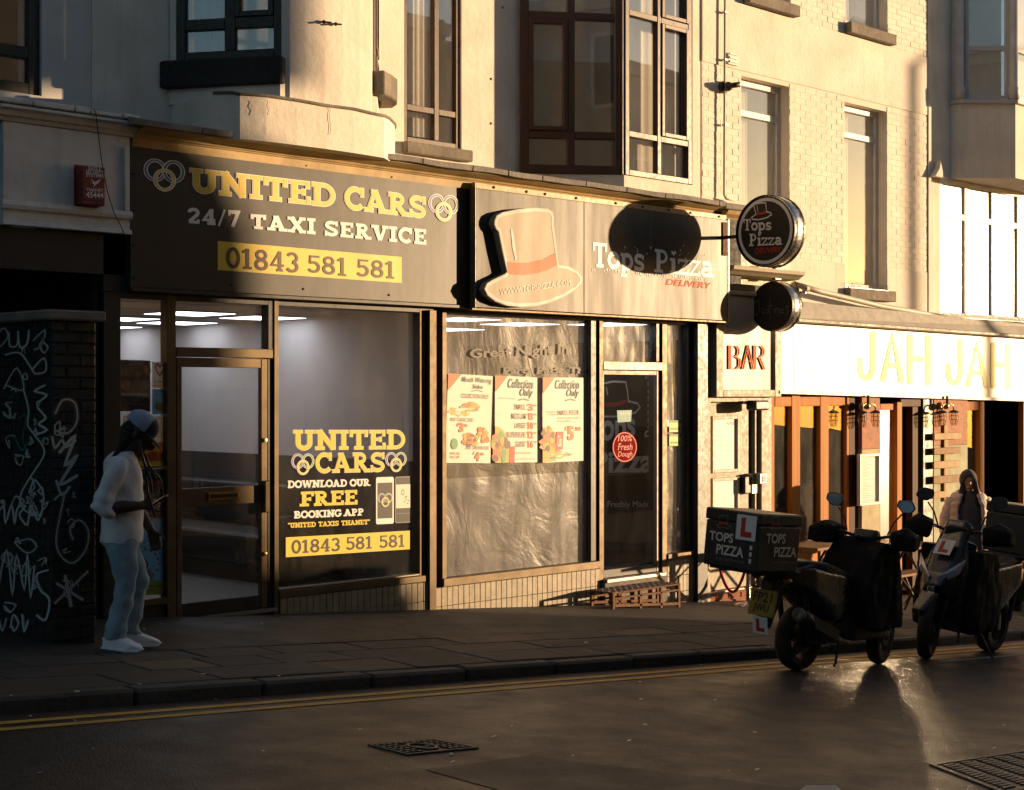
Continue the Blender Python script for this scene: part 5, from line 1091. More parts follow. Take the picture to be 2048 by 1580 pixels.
# inside the pizza shop: faded hanging letters, the black logo board behind the door
hb = empty('window_vinyl', (10.8, .17, 2.1), label='faded pale party pack wording across the pizza shop window', cat='lettering')
sans('Great Night In', ql(.150, 395, 545, 640, 1175, 500, 610, zp), 'ink_haze', hb, .03); sans('Party Pack  The', ql(.150, 660, 690, 755, 1345, 690, 755, zp), 'ink_haze', hb, .03); sans('In', QY(.158, 1292, 690, 715, 1310, 690, 715), 'ink_cream', hb, .03)
def zd(x, y): return (840+x/2.468, 600+y/2.468)
lb_ = empty('logo_board', (12.3, .3, 1.0), label='black board with white pizza lettering and hat behind the shop door', cat='board')
YB = .58; bx('board', 'ink_black', lb_, fx(1205, YB), fx(1318, YB), YB, YB+.02, fz(1260, 945, YB), fz(1260, 735, YB), bevel=0); bx('board', 'ink_black', lb_, fx(1205, YB)-.1, fx(1318, YB)+.05, YB+.03, YB+.04, -.1, fz(1260, 950, YB), bevel=0)
dd = lambda x0, t0, b0, x1, t1, b1: ql(YB-.002, x0, t0, b0, x1, t1, b1, zd)
sans('ops', dd(893, 595, 745, 1062, 585, 712), 'ink_white', lb_, .03, name='lettering'); sans('Pizza', dd(850, 750, 855, 1153, 730, 852), 'ink_white', lb_, .03); sans('Freshly Made', dd(925, 992, 1032, 1130, 992, 1032), 'ink_white', lb_, .0)
m = MB(); qh = QY(YB-.004, 1200, 735, 945, 1330); sx, sy = 130, 210
def zh(x, y): a = zd(x, y); return ((a[0]-1200)/130, 1-(a[1]-735)/210)
stroke(m, qh, [zh(*p) for p in ((893,415),(950,402),(1012,405),(1020,450),(1025,500),(1070,510),(1082,530),(1060,555),(1000,575),(893,575))], .018, 1, 1, 0, .001); stroke(m, qh, [zh(918,430), zh(925,470)], .018, 1, 1, 0, .001); m.build('hat_mark', 'ink_white', lb_)
patch(qh, 'ink_red', lb_, 'hat_band', [zh(*p) for p in ((893,508),(960,505),(1015,490),(1018,510),(960,527),(893,528))], .0012)
qv = Quad(PY(*zd(1155,678),YB-.003), PY(*zd(1155,378),YB-.003), PY(*zd(1108,378),YB-.003), PY(*zd(1108,678),YB-.003), (0,-1,0)); sans('Pannaroni', qv, 'ink_white', lb_, .02)
# stickers and small notices on the pizza door and side pane
def notice(name, label, q, mat, cat, shape=None):
    r = empty(name, q.at(.5,.5).to_tuple(), label=label, cat=cat); patch(q, mat, r, 'sheet', shape or ((0,0),(1,0),(1,1),(0,1)), .001); return r
q = ql(.120, 972, 545, 605, 1045, 543, 600, zd); n1 = notice('hanging_sign', 'turquoise open sign hanging inside the pizza shop door', q, 'ink_turq', 'sign', ((.05,.0),(.95,.0),(1,1),(0,1))); sans("WE'RE OPEN", sub(q,.12,.6,.88,.85), 'ink_white', n1, .01); sans('TODAY', sub(q,.35,.2,.65,.35), 'ink_white', n1, .0)
q = ql(.120, 948, 648, 805, 1072, 650, 800, zd); n2 = notice('round_sticker', 'round red sticker on the pizza shop door glass', q, 'ink_crimson', 'sticker', arcp(.5,.5,.5,.5,0,350,35)); m = MB(); stroke(m, q, arcp(.5,.5,.46,.46,0,360,36), .03, 1, 1, 0, .0022); m.build('border', 'ink_red', n2)
for s_, a, b in (('100%',.68,.88), ('Fresh',.40,.62), ('Dough',.14,.36)): sans(s_, sub(q,.22,a,.80,b), 'ink_red', n2, .01, .2, d=.0025)
for k, (t0, b0) in enumerate(((593, 652), (660, 720))):
    q = ql(YG-.004, 1230, t0, b0, 1288, t0+2, b0, zd); n3 = notice('green_sticker', ('upper','lower')[k] + ' of two lime hygiene rating stickers beside the pizza door', q, 'ink_lime', 'sticker'); patch(q, 'ink_black', n3, 'print', ((0,.8),(1,.8),(1,1),(0,1)), .0018); sans('FOOD HYGIENE', sub(q,.1,.84,.9,.96), 'ink_lime', n3, 0, d=.0026); patch(q, 'ink_black', n3, 'print', ((.1,.2),(.75,.2),(.75,.35),(.1,.35)), .0018); blob2d(q, n3, 'ink_black', 'print', .86,.3,.09,.16,12,1,.02,.0018); sans('5', sub(q,.82,.2,.9,.4), 'ink_lime', n3, .02, d=.0026)
q = ql(YG-.004, 1211, 592, 624, 1229, 592, 624, zd); notice('card_notice', 'tiny white card stuck beside the lime stickers', q, 'ink_white', 'notice')
# posters in the narrow taxi office window
def zl(x, y): return (220+x/2.325, 560+y/2.325)
YQ = YG+.012
q = ql(YQ, 42, 370, 610, 187, 375, 612, zl); a1 = poster('black concert poster with three figures at the top of the narrow window', q, 'ink_black')
for i, (cx, mt, hh) in enumerate(((.20,'ink_skin',.72), (.60,'ink_skin_pale',.62), (.86,'ink_skin_pale',.76))):
    blob2d(q, a1, 'ink_brown', 'figure_hair', cx, hh+.05, .15, .15, 14, i, .08, .003); blob2d(q, a1, mt, 'figure_face', cx, hh+.06, .075, .085, 14, i, .03, .0036); blob2d(q, a1, ('ink_red','ink_brown','ink_grey')[i], 'figure_top', cx, hh-.2, .14, .13, 14, i+4, .08, .0033)
patch(q, 'ink_grey', a1, 'backdrop', ((.3,.9),(1,.9),(1,1),(.3,1)), .0026); txt(a1, q, 'sugababes', .08,.285,.90,.385, 'ink_white', .02); txt(a1, q, 'MARGATE', .38,.21,.62,.228, 'ink_white', 0); txt(a1, q, 'Friday 15 September 2023', .24,.135,.76,.155, 'ink_white', 0)
q = ql(YQ, 196, 382, 502, 264, 384, 504, zl); a2 = poster('small white flyer with a red heart in the narrow window', q, 'ink_cream'); m = MB(); stroke(m, q, [(.2,.85),(.35,.95),(.5,.82),(.7,.92),(.8,.75),(.5,.5),(.25,.7),(.2,.85)], .05, 1, 1, 0, .004); m.build('heart', 'ink_red', a2); txt(a2, q, 'LOVE MUSIC', .1,.2,.9,.3, 'ink_red', .01); txt(a2, q, 'FESTIVAL', .1,.05,.9,.13, 'ink_red', .01)
q = ql(YQ, 196, 506, 625, 264, 508, 624, zl); a3 = poster('small blue flyer under the heart flyer', q, 'ink_sky'); blob2d(q, a3, 'ink_gold', 'picture', .5,.3,.3,.2,14,3,.15,.003); txt(a3, q, 'SUMMER', .12,.72,.88,.86, 'ink_white', .01); txt(a3, q, 'FAMILY FUN', .12,.6,.88,.68, 'ink_white', .0)
q = ql(YQ, 60, 630, 868, 255, 632, 865, zl); a4 = poster('yellow and orange festival poster in the middle of the narrow window', q, 'ink_cream'); patch(q, 'ink_gold', a4, 'sunset', ((0,.1),(1,.1),(1,.48),(0,.45)), .003); patch(q, 'ink_orange', a4, 'crowd', ((0,.1),(1,.1),(1,.24),(.7,.3),(.5,.25),(.2,.32),(0,.25)), .0035); patch(q, 'ink_yellow', a4, 'strip', ((0,0),(1,0),(1,.1),(0,.1)), .0038)
for i in range(5): patch(q, 'ink_gold', a4, 'line', ((.1,.94-i*.09),(.92,.94-i*.09),(.92,.955-i*.09),(.1,.955-i*.09)), .0036); txt(a4, q, ('FRIDAY','SATURDAY','SUNDAY','MONDAY','TICKETS')[i], .3,.895-i*.09,.7,.925-i*.09, 'ink_brown', .0)
q = ql(YQ, 90, 873, 1112, 254, 875, 1112, zl); a5 = poster('black poster with orange wrestling wording in the narrow window', q, 'ink_black'); txt(a5, q, 'WRESTLING', .1,.9,.75,.97, 'ink_orange', .02); food(a5, q, .6,.65,.3,.15, ('ink_brown','ink_orange','ink_skin','ink_red'), 18, 12)
for s_, v0, v1, mt in (('16TH APRIL @ 2.30PM', .325,.375,'ink_white'), ('VILLE THEATRE', .22,.30,'ink_orange'), ('BOX OFFICE', .18,.205,'ink_white'), ('210 096 812', .06,.14,'ink_orange'), ('WINTERVILLETHEATRE.COM', .02,.045,'ink_white')): txt(a5, q, s_, .08, v0, .95, v1, mt, .015)
m = MB(); stroke(m, q, [(.01,.01),(.99,.01),(.99,.99),(.01,.99),(.01,.01)], .02, 1, 1, 0, .003); m.build('border', 'ink_white', a5)
q = ql(YQ, 80, 1120, 1468, 254, 1120, 1462, zl); a6 = poster('blue fairground poster with a yellow foot at the bottom of the window', q, 'ink_sky'); patch(q, 'ink_yellow', a6, 'strip', ((0,0),(1,0),(1,.19),(0,.19)), .003); txt(a6, q, 'DREAMLAND', .05,.86,.95,.94, 'ink_gold', .02)
for i, s_ in enumerate(('WEEKENDS', '& SCHOOL', 'HOLIDAYS')): txt(a6, q, s_, .2,.745-i*.075,.85,.80-i*.075, 'ink_white', .025)
blob2d(q, a6, 'ink_skin_pale', 'figure', .45,.27,.25,.09,14,2,.15,.0035); blob2d(q, a6, 'ink_brown', 'figure', .42,.42,.12,.08,12,6,.2,.0038)
m = MB(); stroke(m, q, arcp(.45,.42,.38,.2,-30,150,18), .02, 1, 1, 0, .003); m.build('wheel', 'ink_white', a6)
for i in range(6): blob2d(q, a6, 'ink_red', 'cabin', .45+.38*math.cos(R(-25+i*22)), .42+.2*math.sin(R(-25+i*22)), .035,.018,8,i,.05,.004)
txt(a6, q, 'ALL DAY UNLIMITED RIDES', .1,.11,.9,.135, 'ink_brown', .01); txt(a6, q, 'DREAMLAND.CO.UK', .25,.05,.75,.07, 'ink_brown', .01)
# ---------------------------------------------------------------- graffiti sprayed on the brick pier
class PixFace:
    def __init__(s, fn, n): s.fn = fn; s.n = Vector(n)
    def at(s, u, v, d=0): return s.fn(u, -v) + s.n*d
side = PixFace(lambda x, y: PX(x, y, PX0-.004), (-1,0,0)); frontf = PixFace(lambda x, y: PY(x, y, PYF-.004), (0,-1,0))
def spray(face, lines, w, mat):
    m = MB()
    for k, ln in enumerate(lines):
        P = [Vector(p) for p in ln]; pts = []
        for i in range(len(P)-1):                              # smooth the hand strokes
            p0, p1, p2, p3 = P[max(i-1,0)], P[i], P[i+1], P[min(i+2, len(P)-1)]
            for t in (0, .25, .5, .75): pts.append(.5*((2*p1)+(p2-p0)*t+(2*p0-5*p1+4*p2-p3)*t*t+(3*p1-p0-3*p2+p3)*t**3))
        pts.append(P[-1]); stroke(m, face, [(p.x, -p.y) for p in pts], w*(.65+.75*((k*37 % 11)/11)), 1, 1, 0, .0004*k)
    m.build('graffiti', mat, gw)['kind'] = 'stuff'
    if mat == 'paint_silver':
        m = MB()
        for k, ln in enumerate(lines):
            P = [Vector(p) for p in ln]; pts = []
            for i in range(len(P)-1):
                p0, p1, p2, p3 = P[max(i-1,0)], P[i], P[i+1], P[min(i+2, len(P)-1)]
                for t in (0, .5): pts.append(.5*((2*p1)+(p2-p0)*t+(2*p0-5*p1+4*p2-p3)*t*t+(3*p1-p0-3*p2+p3)*t**3))
            pts.append(P[-1]); stroke(m, face, [(p.x, -p.y) for p in pts], w*2.3, 1, 1, 0, -.0035+.00015*k)
            if k % 3 == 0: e = P[-1]; stroke(m, face, [(e.x, -e.y), (e.x+.5, -e.y-14-k*2)], 1.2, 1, 1, 0, -.0005)
        m.build('overspray', 'paint_haze', gw)['kind'] = 'stuff'
spray(side, [[(-6,668),(8,656),(16,672),(4,690),(-6,698)], [(18,664),(20,692),(34,690),(36,662)], [(36,662),(40,694),(54,688),(58,660)], [(66,682),(90,660),(84,690),(68,700)], [(66,738),(88,716),(92,742),(70,748)], [(92,770),(70,782),(94,790),(74,806)],
             [(8,778),(34,736),(48,780),(12,770)], [(48,780),(58,820),(56,850),(70,870),(90,905),(64,950),(42,990),(50,1020),(80,1030),(88,990),(70,960),(60,985)], [(76,816),(92,836),(78,848),(94,860),(72,870)], [(10,600+110),(40,706),(62,735),(70,748)],
             [(-5,1030),(8,1012),(12,1046),(24,1010),(30,1046),(36,1016),(52,1012),(40,1030),(56,1050),(62,1010),(76,1040),(86,1020)], [(34,1085),(60,1078),(74,1094),(56,1106),(36,1092),(34,1085)],
             [(-5,1190),(14,1100),(26,1190),(34,1110),(50,1180),(56,1106),(62,1196),(70,1130)], [(98,1140),(74,1150),(82,1180),(100,1200),(92,1240),(74,1230)], [(0,1240),(6,1262),(14,1236)], [(22,1256),(28,1230),(38,1246),(30,1262),(24,1250)], [(46,1228),(50,1262),(58,1240)]], 3.0, 'paint_silver')
spray(side, [[(16,800),(24,790),(22,830),(34,840)], [(38,838),(52,830),(46,880),(60,910)], [(28,870),(44,900),(56,884)]], 2.6, 'paint_teal')
spray(frontf, [[(110,828),(126,800),(150,806),(154,842),(136,866),(112,862)], [(104,872),(110,896),(124,880),(132,894),(152,880)], [(118,906),(150,872),(130,930),(154,912),(120,968),(156,950)], [(108,1000),(128,986),(120,1030),(112,1082),(122,1112),(146,1126),(172,1098),(176,1060),(158,1040),(140,1056),(146,1080)], [(112,960),(124,990),(140,972)], [(130,1150),(142,1214)], [(108,1208),(176,1142)], [(112,1166),(166,1200)]], 5.0, 'paint_silver')

def thin_paper(name):                                          # printed paper in the window lets the room light through
    k = name + '_paper'
    if k not in MATS:
        mt = M(name).copy(); mt.name = k; MATS[k] = mt; nt = mt.node_tree; b = nt.nodes['Principled BSDF']; o = nt.nodes['Material Output']
        tl = nt.nodes.new('ShaderNodeBsdfTranslucent'); src = b.inputs['Base Color'].links[0].from_socket; nt.links.new(src, tl.inputs[0]); mx = nt.nodes.new('ShaderNodeMixShader'); mx.inputs[0].default_value = .6
        nt.links.new(b.outputs[0], mx.inputs[1]); nt.links.new(tl.outputs[0], mx.inputs[2]); nt.links.new(mx.outputs[0], o.inputs[0])
    return MATS[k]
for r_ in (a1, a2, a3, a4, a5, a6):
    for ch in r_.children: ch.data.materials[0] = thin_paper(ch.data.materials[0].name)
rg = random.Random(17)
def scribbles(face, x0, x1, y0, y1, n):
    out = []
    for i in range(n):
        cx, cy, s_ = rg.uniform(x0+6, x1-6), rg.uniform(y0, y1), rg.uniform(6, 15); k = rg.randint(4, 8); a = rg.uniform(0, 6.28); pts = []
        for j in range(k):
            a += rg.uniform(.6, 2.4)*rg.choice((1, 1, -1)); pts.append((min(max(cx+s_*math.cos(a)*rg.uniform(.4, 1), x0+2), x1-2), cy+s_*1.3*math.sin(a)*rg.uniform(.4, 1)))
        out.append(pts)
    return out
spray(side, scribbles(side, 0, 100, 670, 1250, 34), 1.7, 'paint_silver'); spray(frontf, scribbles(frontf, 108, 184, 800, 1220, 9), 2.0, 'paint_silver')

# ---------------------------------------------------------------- bar entrance
YB2 = .12
h = lambda px: fx(px, YB2)
def hz_(px, py): return fz(px, py, YB2)
pm('bar_paint', (.28,.235,.155), .55, var=.15, vs=5, stain=.25, stain_col=(.15,.12,.08), bump=.12, streak=.25)
bf = empty('bar_frontage', (14.0, YB2, -.5), label='tan painted bar entrance beside the pizza shop', cat='shop front')
zd1, zd0 = hz_(1455, 804), hz_(1455, 1178)
bx('wall', 'bar_paint', bf, h(1388)+.02, fx(1585, YB2), YB2+.03, .5, zd1+.03, 3.72, bevel=0)
bx('pilaster', 'bar_paint', bf, h(1390), h(1411), .05, .4, zd0-.5, zd1+.05); bx('pilaster', 'bar_paint', bf, h(1516), h(1536), .07, .4, zd0-.3, zd1+.05); bx('recess', 'black_matt', bf, h(1500)+.004, h(1516)-.004, .25, .3, zd0-.2, zd1+.03)
bx('pilaster_edge', 'bar_paint', bf, h(1507), h(1510), .10, .25, zd0, zd1+.03); bx('lintel', 'bar_paint', bf, h(1411)+.003, h(1516)-.003, .06, .4, zd1+.002, zd1+.06)
dr2 = empty('door', (0,0,0), parent=bf); dr2.location = (0, 0, 0)
bx('leaf', 'bar_paint', dr2, h(1413), h(1500), YB2+.02, YB2+.06, zd0, zd1)
for x0, x1, t0, b0, mt in ((1424, 1478, 832, 945, 'paper'), (1424, 1478, 955, 1090, 'paper')):
    a, b = hz_(1450, t0), hz_(1450, b0); m = MB(); w_ = .035
    for r_ in ((h(x0), h(x0)+w_, b, a), (h(x1)-w_, h(x1), b, a), (h(x0)+w_, h(x1)-w_, b, b+w_), (h(x0)+w_, h(x1)-w_, a-w_, a)): m.box(r_[0], r_[1], YB2-.01, YB2+.019, r_[2], r_[3])
    fr = m.build('frame', 'pipe_cream', dr2, bevel=.004); bx('paper', 'ink_cream', fr, h(x0)+w_, h(x1)-w_, YB2+.014, YB2+.0185, b+w_, a-w_, bevel=0)
    if t0 == 832:
        q = Quad((h(x0)+w_, YB2+.0135, b+w_), (h(x1)-w_, YB2+.0135, b+w_), (h(x1)-w_, YB2+.0135, a-w_), (h(x0)+w_, YB2+.0135, a-w_), (0,-1,0))
        sans('APRIL', sub(q,.58,.88,.95,.95), 'ink_blue', fr, .01, d=.001); rr = random.Random(3)
        for j in range(6):
            for i in range(4): patch(q, 'ink_grey', fr, 'print', ((.08+i*.23,.78-j*.1),(.08+i*.23+rr.uniform(.08,.17),.785-j*.1),(.08+i*.23+.1,.77-j*.1),(.08+i*.23,.765-j*.1)), .001)
for py_ in (950, 1030, 1120): bx('panel_bead', 'pipe_cream', dr2, h(1420), h(1488), YB2+.008, YB2+.0195, hz_(1450, py_)-.006, hz_(1450, py_)+.006)
bx('weather_bar', 'silver_alu', dr2, h(1411), h(1502), YB2-.02, YB2+.02, zd0-.03, zd0-.003)
q = PY(1492, 968, YB2-.05); lk = bx('lock_plate', 'galv', dr2, h(1494), h(1504), .05, YB2+.019, q.z-.11, q.z+.11); bx('lock_guard', 'black_paint', dr2, h(1482), h(1494)-.003, .06, YB2+.019, q.z-.10, q.z+.08)
q = PY(1522, 955, .02); kb = empty('key_safe', (q.x, .06, q.z-.06), label='small grey key safe on the post beside the bar door', cat='key safe'); bx('body', 'galv', kb, q.x-.06, q.x+.07, -.01, .0685, q.z-.07, q.z+.05, bevel=.008); bx('keypad', 'black_paint', kb, q.x-.02, q.x+.05, -.015, -.0105, q.z-.05, q.z+.02)
bx('brick_bed', 'red_mortar', bf, h(1398), h(1532), .075, .4, -1.2, zd0-.032, bevel=0)
k = 0; z = zd0-.035
while z > zg(h(1400), 0)-.45:
    x = h(1398) - (.11 if k % 2 else 0)
    while x < h(1532):
        a, b = max(x, h(1398)), min(x+.225, h(1532))
        if b-a > .04: put_brick(round(b-a-.01, 2), .062, .05, ((a+b)/2, .066, z-.034), 0, 'red_brick', bf)
        x += .225
    z -= .072; k += 1
# box sign with neon BAR
YN = .0
nb_ = empty('bar_box_sign', (14.1, .05, 1.7), label='weathered box sign with red BAR letters over the bar door', cat='sign')
n0, n1, zn0, zn1 = fx(1430, YN), fx(1560, YN), fz(1495, 794, YN), fz(1495, 583, YN)
m = MB()
for r_ in ((n0, n0+.13, zn0, zn1), (n1-.12, n1, zn0, zn1), (n0+.13, n1-.12, zn0, zn0+.08), (n0+.13, n1-.12, zn1-.05, zn1)): m.box(r_[0], r_[1], YN-.02, YB2+.029, r_[2], r_[3])
m.build('frame', 'bar_paint', nb_, bevel=.006); bx('face', 'sign_grey', nb_, n0+.13, n1-.12, YN+.012, YN+.03, zn0+.08, zn1-.05, bevel=0)
def zb(x, y): return (1420+x/3.673, 370+y/3.673)
q = ql(YN+.010, 128, 1180, 1350, 405, 1180, 1355, zb)
pm('neon_red', (.85,.22,.07), .55, spec=.15, var=.15, vs=25, bump=0); pm('neon_dark', (.10,.07,.045), .6, bump=0)
def neon(polys, x0, w_, parent):
    m = MB(); bk_ = MB()
    for k, off in enumerate((0.0, .045)):
        for j, P in enumerate(polys):
            stroke(m, q, [(x0+p[0]*w_+off, p[1]) for p in P], .022, 1, 1, 0, .012+.0004*(2*k+j)); stroke(bk_, q, [(x0+p[0]*w_+off-.012, p[1]-.01) for p in P], .026, 1, 1, 0, .004+.0004*(2*k+j))
    m.build('neon_letter', 'neon_red', parent); bk_.build('letter_back', 'neon_dark', parent)
neon([[(0,0),(0,1),(.55,.98),(.75,.85),(.72,.62),(.5,.53),(0,.52)], [(.5,.53),(.85,.42),(.85,.14),(.6,.0),(0,0)]], .02, .30, nb_); neon([[(0,0),(.45,1),(.9,0)], [(.18,.34),(.72,.34)]], .36, .30, nb_); neon([[(0,0),(0,1),(.55,.98),(.78,.84),(.75,.62),(.5,.52),(0,.5)], [(.42,.5),(.85,0)]], .68, .30, nb_)
moulding('cornice', 'bar_paint', bf, fx(1460, -.05), fx(1602, -.05), [(YB2+.029, 3.02), (-.02,3.03), (-.06,3.06), (-.10,3.08), (-.11,3.12), (YB2+.029,3.13)]); moulding('cornice', 'bar_paint', bf, fx(1460, .0), fx(1590, .0), [(YB2+.029, 2.86), (.03,2.87), (.0,2.91), (-.02,2.93), (YB2+.029,2.95)])
bx('coping', 'slab_ledge', bf, fx(1452,-.1), fx(1585,.0), -.10, .56, 3.722, 3.79, bevel=.01); moulding('cornice', 'cornice_tan', bf, fx(1455,-.05), fx(1590,.0), [(YB2+.029,3.58), (.06,3.60), (.02,3.65), (-.04,3.68), (-.07,3.72), (YB2+.029,3.72)])
bx('sign_stem', 'black_paint', bf, fx(1548, .0), fx(1560, .0), -.02, .03, fz(1553, 560, 0), fz(1553, 530, 0))
fl_ = PY(1515, 808, -.05); fld = empty('floodlight', (fl_.x, .0, fl_.z), label='small black floodlight under the bar sign', cat='floodlight'); bx('lamp_body', 'black_paint', fld, fl_.x-.10, fl_.x+.16, -.10, .04, fl_.z-.07, fl_.z+.04, bevel=.02, bseg=2); bx('bracket', 'black_paint', fld, fl_.x-.22, fl_.x-.09, -.02, .06, fl_.z+.0, fl_.z+.03)
cb = [PY(1590, 562, .0), PY(1600, 590, -.05), PY(1606, 612, -.05), PY(1600, 622, -.05), PY(1592, 606, -.05), PY(1596, 580, -.02)]; tag(cable('loose_cable', cb, .006), 'loose loop of black cable above the restaurant fascia', 'cable')
# rope post
sp = PG(1497, 1212, -1); rp_ = empty('rope_post', (sp.x, sp.y, zg(sp.x, sp.y)), label='steel barrier post with a red rope outside the bar', cat='barrier post')
z0_ = zg(sp.x, sp.y); MB().lathe([(0,0),(.16,.0),(.155,.018),(.06,.035),(.03,.05),(.028,.055)], (sp.x, sp.y, z0_), n=28).build('base', 'steel_rim', rp_, smooth=True); MB().lathe([(.026,.05),(.026,.92),(.035,.93),(.035,.97),(.02,.99),(0,1.0)], (sp.x, sp.y, z0_), n=16).build('post', 'steel_rim', rp_, smooth=True)
r0, r1 = PY(1437, 1128, sp.y+.35), Vector((sp.x-.03, sp.y, PY(1490, 1128, sp.y).z))
pts = [r0.lerp(r1, i/12) - Vector((0,0,.30*(1-(2*i/12-1)**2))) for i in range(13)]; pts[0].z += .05; MB().tube(pts, .017, 8).build('rope', 'red_rope', rp_, smooth=True)
# ---------------------------------------------------------------- restaurant front
rf_ = empty('restaurant_frontage', (17.5, .1, -.8), label='orange timber restaurant front with tall panes below the bright fascia', cat='shop front')
k_ = lambda px: fx(px, .12)
bx('ledge', 'lead', rf_, fx(1590,0), 24.0, -.06, UY, 2.66, 2.70) if False else None
m = MB(); a, b, c_, d_ = PY(1592, 600, -.05), PY(2140, 656, -.05), PY(1592, 636, -.05), PY(2140, 676, -.05)
m.hexa([(c_.x, -.05, c_.z), (d_.x, -.05, d_.z), (d_.x, UY, d_.z), (c_.x, UY, c_.z)], [(a.x, .02, a.z), (b.x, .02, b.z), (b.x, UY, b.z+.03), (a.x, UY, a.z+.03)]); m.build('ledge', 'lead', rf_)
m = MB(); m.hexa([(c_.x-.02, -.10, c_.z-.05), (d_.x, -.10, d_.z-.05), (d_.x, .1, d_.z-.05), (c_.x-.02, .1, c_.z-.05)], [(c_.x-.02, -.10, c_.z-.003), (d_.x, -.10, d_.z-.003), (d_.x, .1, d_.z-.003), (c_.x-.02, .1, c_.z-.003)]); m.build('lead_edge', 'lead', rf_, bevel=.01)
js = empty('restaurant_sign', (18, 0, 1.8), label='bright cream fascia sign with pale yellow rounded letters', cat='sign')
A_, B_, C_, D_2 = PY(1556, 780, .0), PY(2140, 800, .0), PY(2140, 684, .0), PY(1556, 644, .0)
m = MB(); m.hexa([A_, B_, (B_.x, .1, B_.z), (A_.x, .1, A_.z)], [D_2, C_, (C_.x, .1, C_.z), (D_2.x, .1, D_2.z)]); m.build('panel', 'sign_cream', js)
m = MB(); m.hexa([A_-Vector((0,.03,.04)), B_-Vector((0,.03,.04)), (B_.x, .1, B_.z-.04), (A_.x, .1, A_.z-.04)], [A_-Vector((0,.03,.003)), B_-Vector((0,.03,.003)), (B_.x, .1, B_.z-.003), (A_.x, .1, A_.z-.003)]); m.build('lower_trim', 'white_frame', js)
jf = PixFace(lambda x, y: PY(x, y, -.004), (0,-1,0))
def jl(polys, w_=11):
    m = MB()
    for i, P in enumerate(polys):
        stroke(m, jf, [(x, -y) for x, y in P], w_, 1, 1, 0, .001+.0004*i)
        for e in (P[0], P[-1]): stroke(m, jf, [(e[0]+w_*.22*math.cos(R(t)), -e[1]+w_*.28*math.sin(R(t))) for t in range(0, 361, 30)], w_*.55, 1, 1, 0, .0003+.0002*i)
    m.build('letter', 'sign_pale_yellow', js)
for px_ in (1588, 1700, 1806, 1948): p0_, p1_ = PY(px_, 800, -.002), PY(px_, 800, -.002); zt_, zb_ = D_2.z+(C_.z-D_2.z)*(p0_.x-D_2.x)/(C_.x-D_2.x), A_.z+(B_.z-A_.z)*(p0_.x-A_.x)/(B_.x-A_.x); bx('panel_joint', 'pipe_cream', js, p0_.x-.004, p0_.x+.004, -.0025, -.0003, zb_+.005, zt_-.01, bevel=0)
J = lambda x, s, t, b: [[(x, t), (x, b-28)] + [(x-s*.5+s*.5*math.cos(R(a)), b-28+22*math.sin(R(a))) for a in range(15, 181, 15)] + [(x-s, b-40)]]
jl(J(1746, 26, 668, 762)); jl([[(1767,757),(1785,672),(1803,761)], [(1775,730),(1796,732)]]); jl([[(1820,672),(1820,763)], [(1856,676),(1856,765)], [(1820,716),(1856,720)]])
jl(J(1921, 24, 683, 772), 9.5); jl([[(1937,769),(1954,690),(1973,772)], [(1944,745),(1967,747)]], 9.5); jl([[(1986,690),(1986,772)], [(2015,692),(2015,774)], [(1986,728),(2015,731)]], 9.5)
zt2, zb2 = fz(1600, 790, .12), -1.6
bx('soffit', 'black_matt', rf_, k_(1540), 24, -.0, .6, A_.z-.12, A_.z-.045, bevel=0) if False else None
def tim(x0, x1, z0=zb2, z1=1.74, y0=.09, y1=.15, mat='orange_wood', name='timber_post'): bx(name, mat, rf_, k_(x0), k_(x1), y0, y1, z0, z1, bevel=.006)
tim(1537, 1545, zb2, zt2); tim(1578, 1595, zb2, zt2, y0=.08); tim(1635, 1652, zb2, zt2, y0=.08); tim(1689, 1694, zb2, zt2); tim(1694, 1713, zb2, zt2, .10, .3, 'dark_wood')
tim(1545, 1689, zt2-.13, zt2-.02, .085, .15, name='head_rail')
for x0, x1 in ((1545,1578), (1595,1635), (1652,1689)):
    pane(rf_, k_(x0), k_(x1), -.0, zt2-.13, 'glass', .13); bx('rail', 'orange_wood', rf_, k_(x0)+.002, k_(x1)-.002, .07, .2, -.12, .0); bx('timber_panel', 'orange_wood', rf_, k_(x0)+.002, k_(x1)-.002, .10, .2, zb2, -.122)
pm('pale_plaster', (.50,.42,.26), .8, var=.25, vs=7, stain=.3, stain_col=(.3,.16,.06), bump=.4, bs=25)
z_ = fz(1732, 905, .05); bx('pilaster', 'warm_plaster', rf_, k_(1714), k_(1750), .05, .4, 1.05, 1.76, bevel=.004); bx('pilaster', 'pale_plaster', rf_, k_(1714), k_(1750), .052, .4, zb2, 1.048, bevel=.004)
tim(1750, 1757, zb2, 1.60, name='door_frame'); tim(1786, 1796, zb2, 1.62, .06, .15, name='door_frame'); tim(1757, 1786, 1.52, 1.60, name='door_frame'); pane(rf_, k_(1757), k_(1786), -.35, 1.52, 'glass_hazy', .12); tim(1757, 1786, zb2, -.35, .08, .2, name='door_panel')
tim(1822, 1838, zb2, 1.66, .1, .2, 'dark_wood', 'door_frame'); tim(1838, 1858, zb2, 1.70, .06, .2, 'green_door', 'door_frame'); pane(rf_, k_(1796), k_(1822), zb2, 1.55, 'glass_dark', .3); tim(1796, 1838, 1.56, 1.66, .08, .2, 'dark_wood', 'door_head')
bx('pilaster', 'warm_plaster', rf_, k_(1858), k_(1926), .05, .4, 1.05, 1.70, bevel=.004); bx('pilaster', 'green_plaster', rf_, k_(1858), k_(1926), .052, .4, zb2, 1.048, bevel=.004)
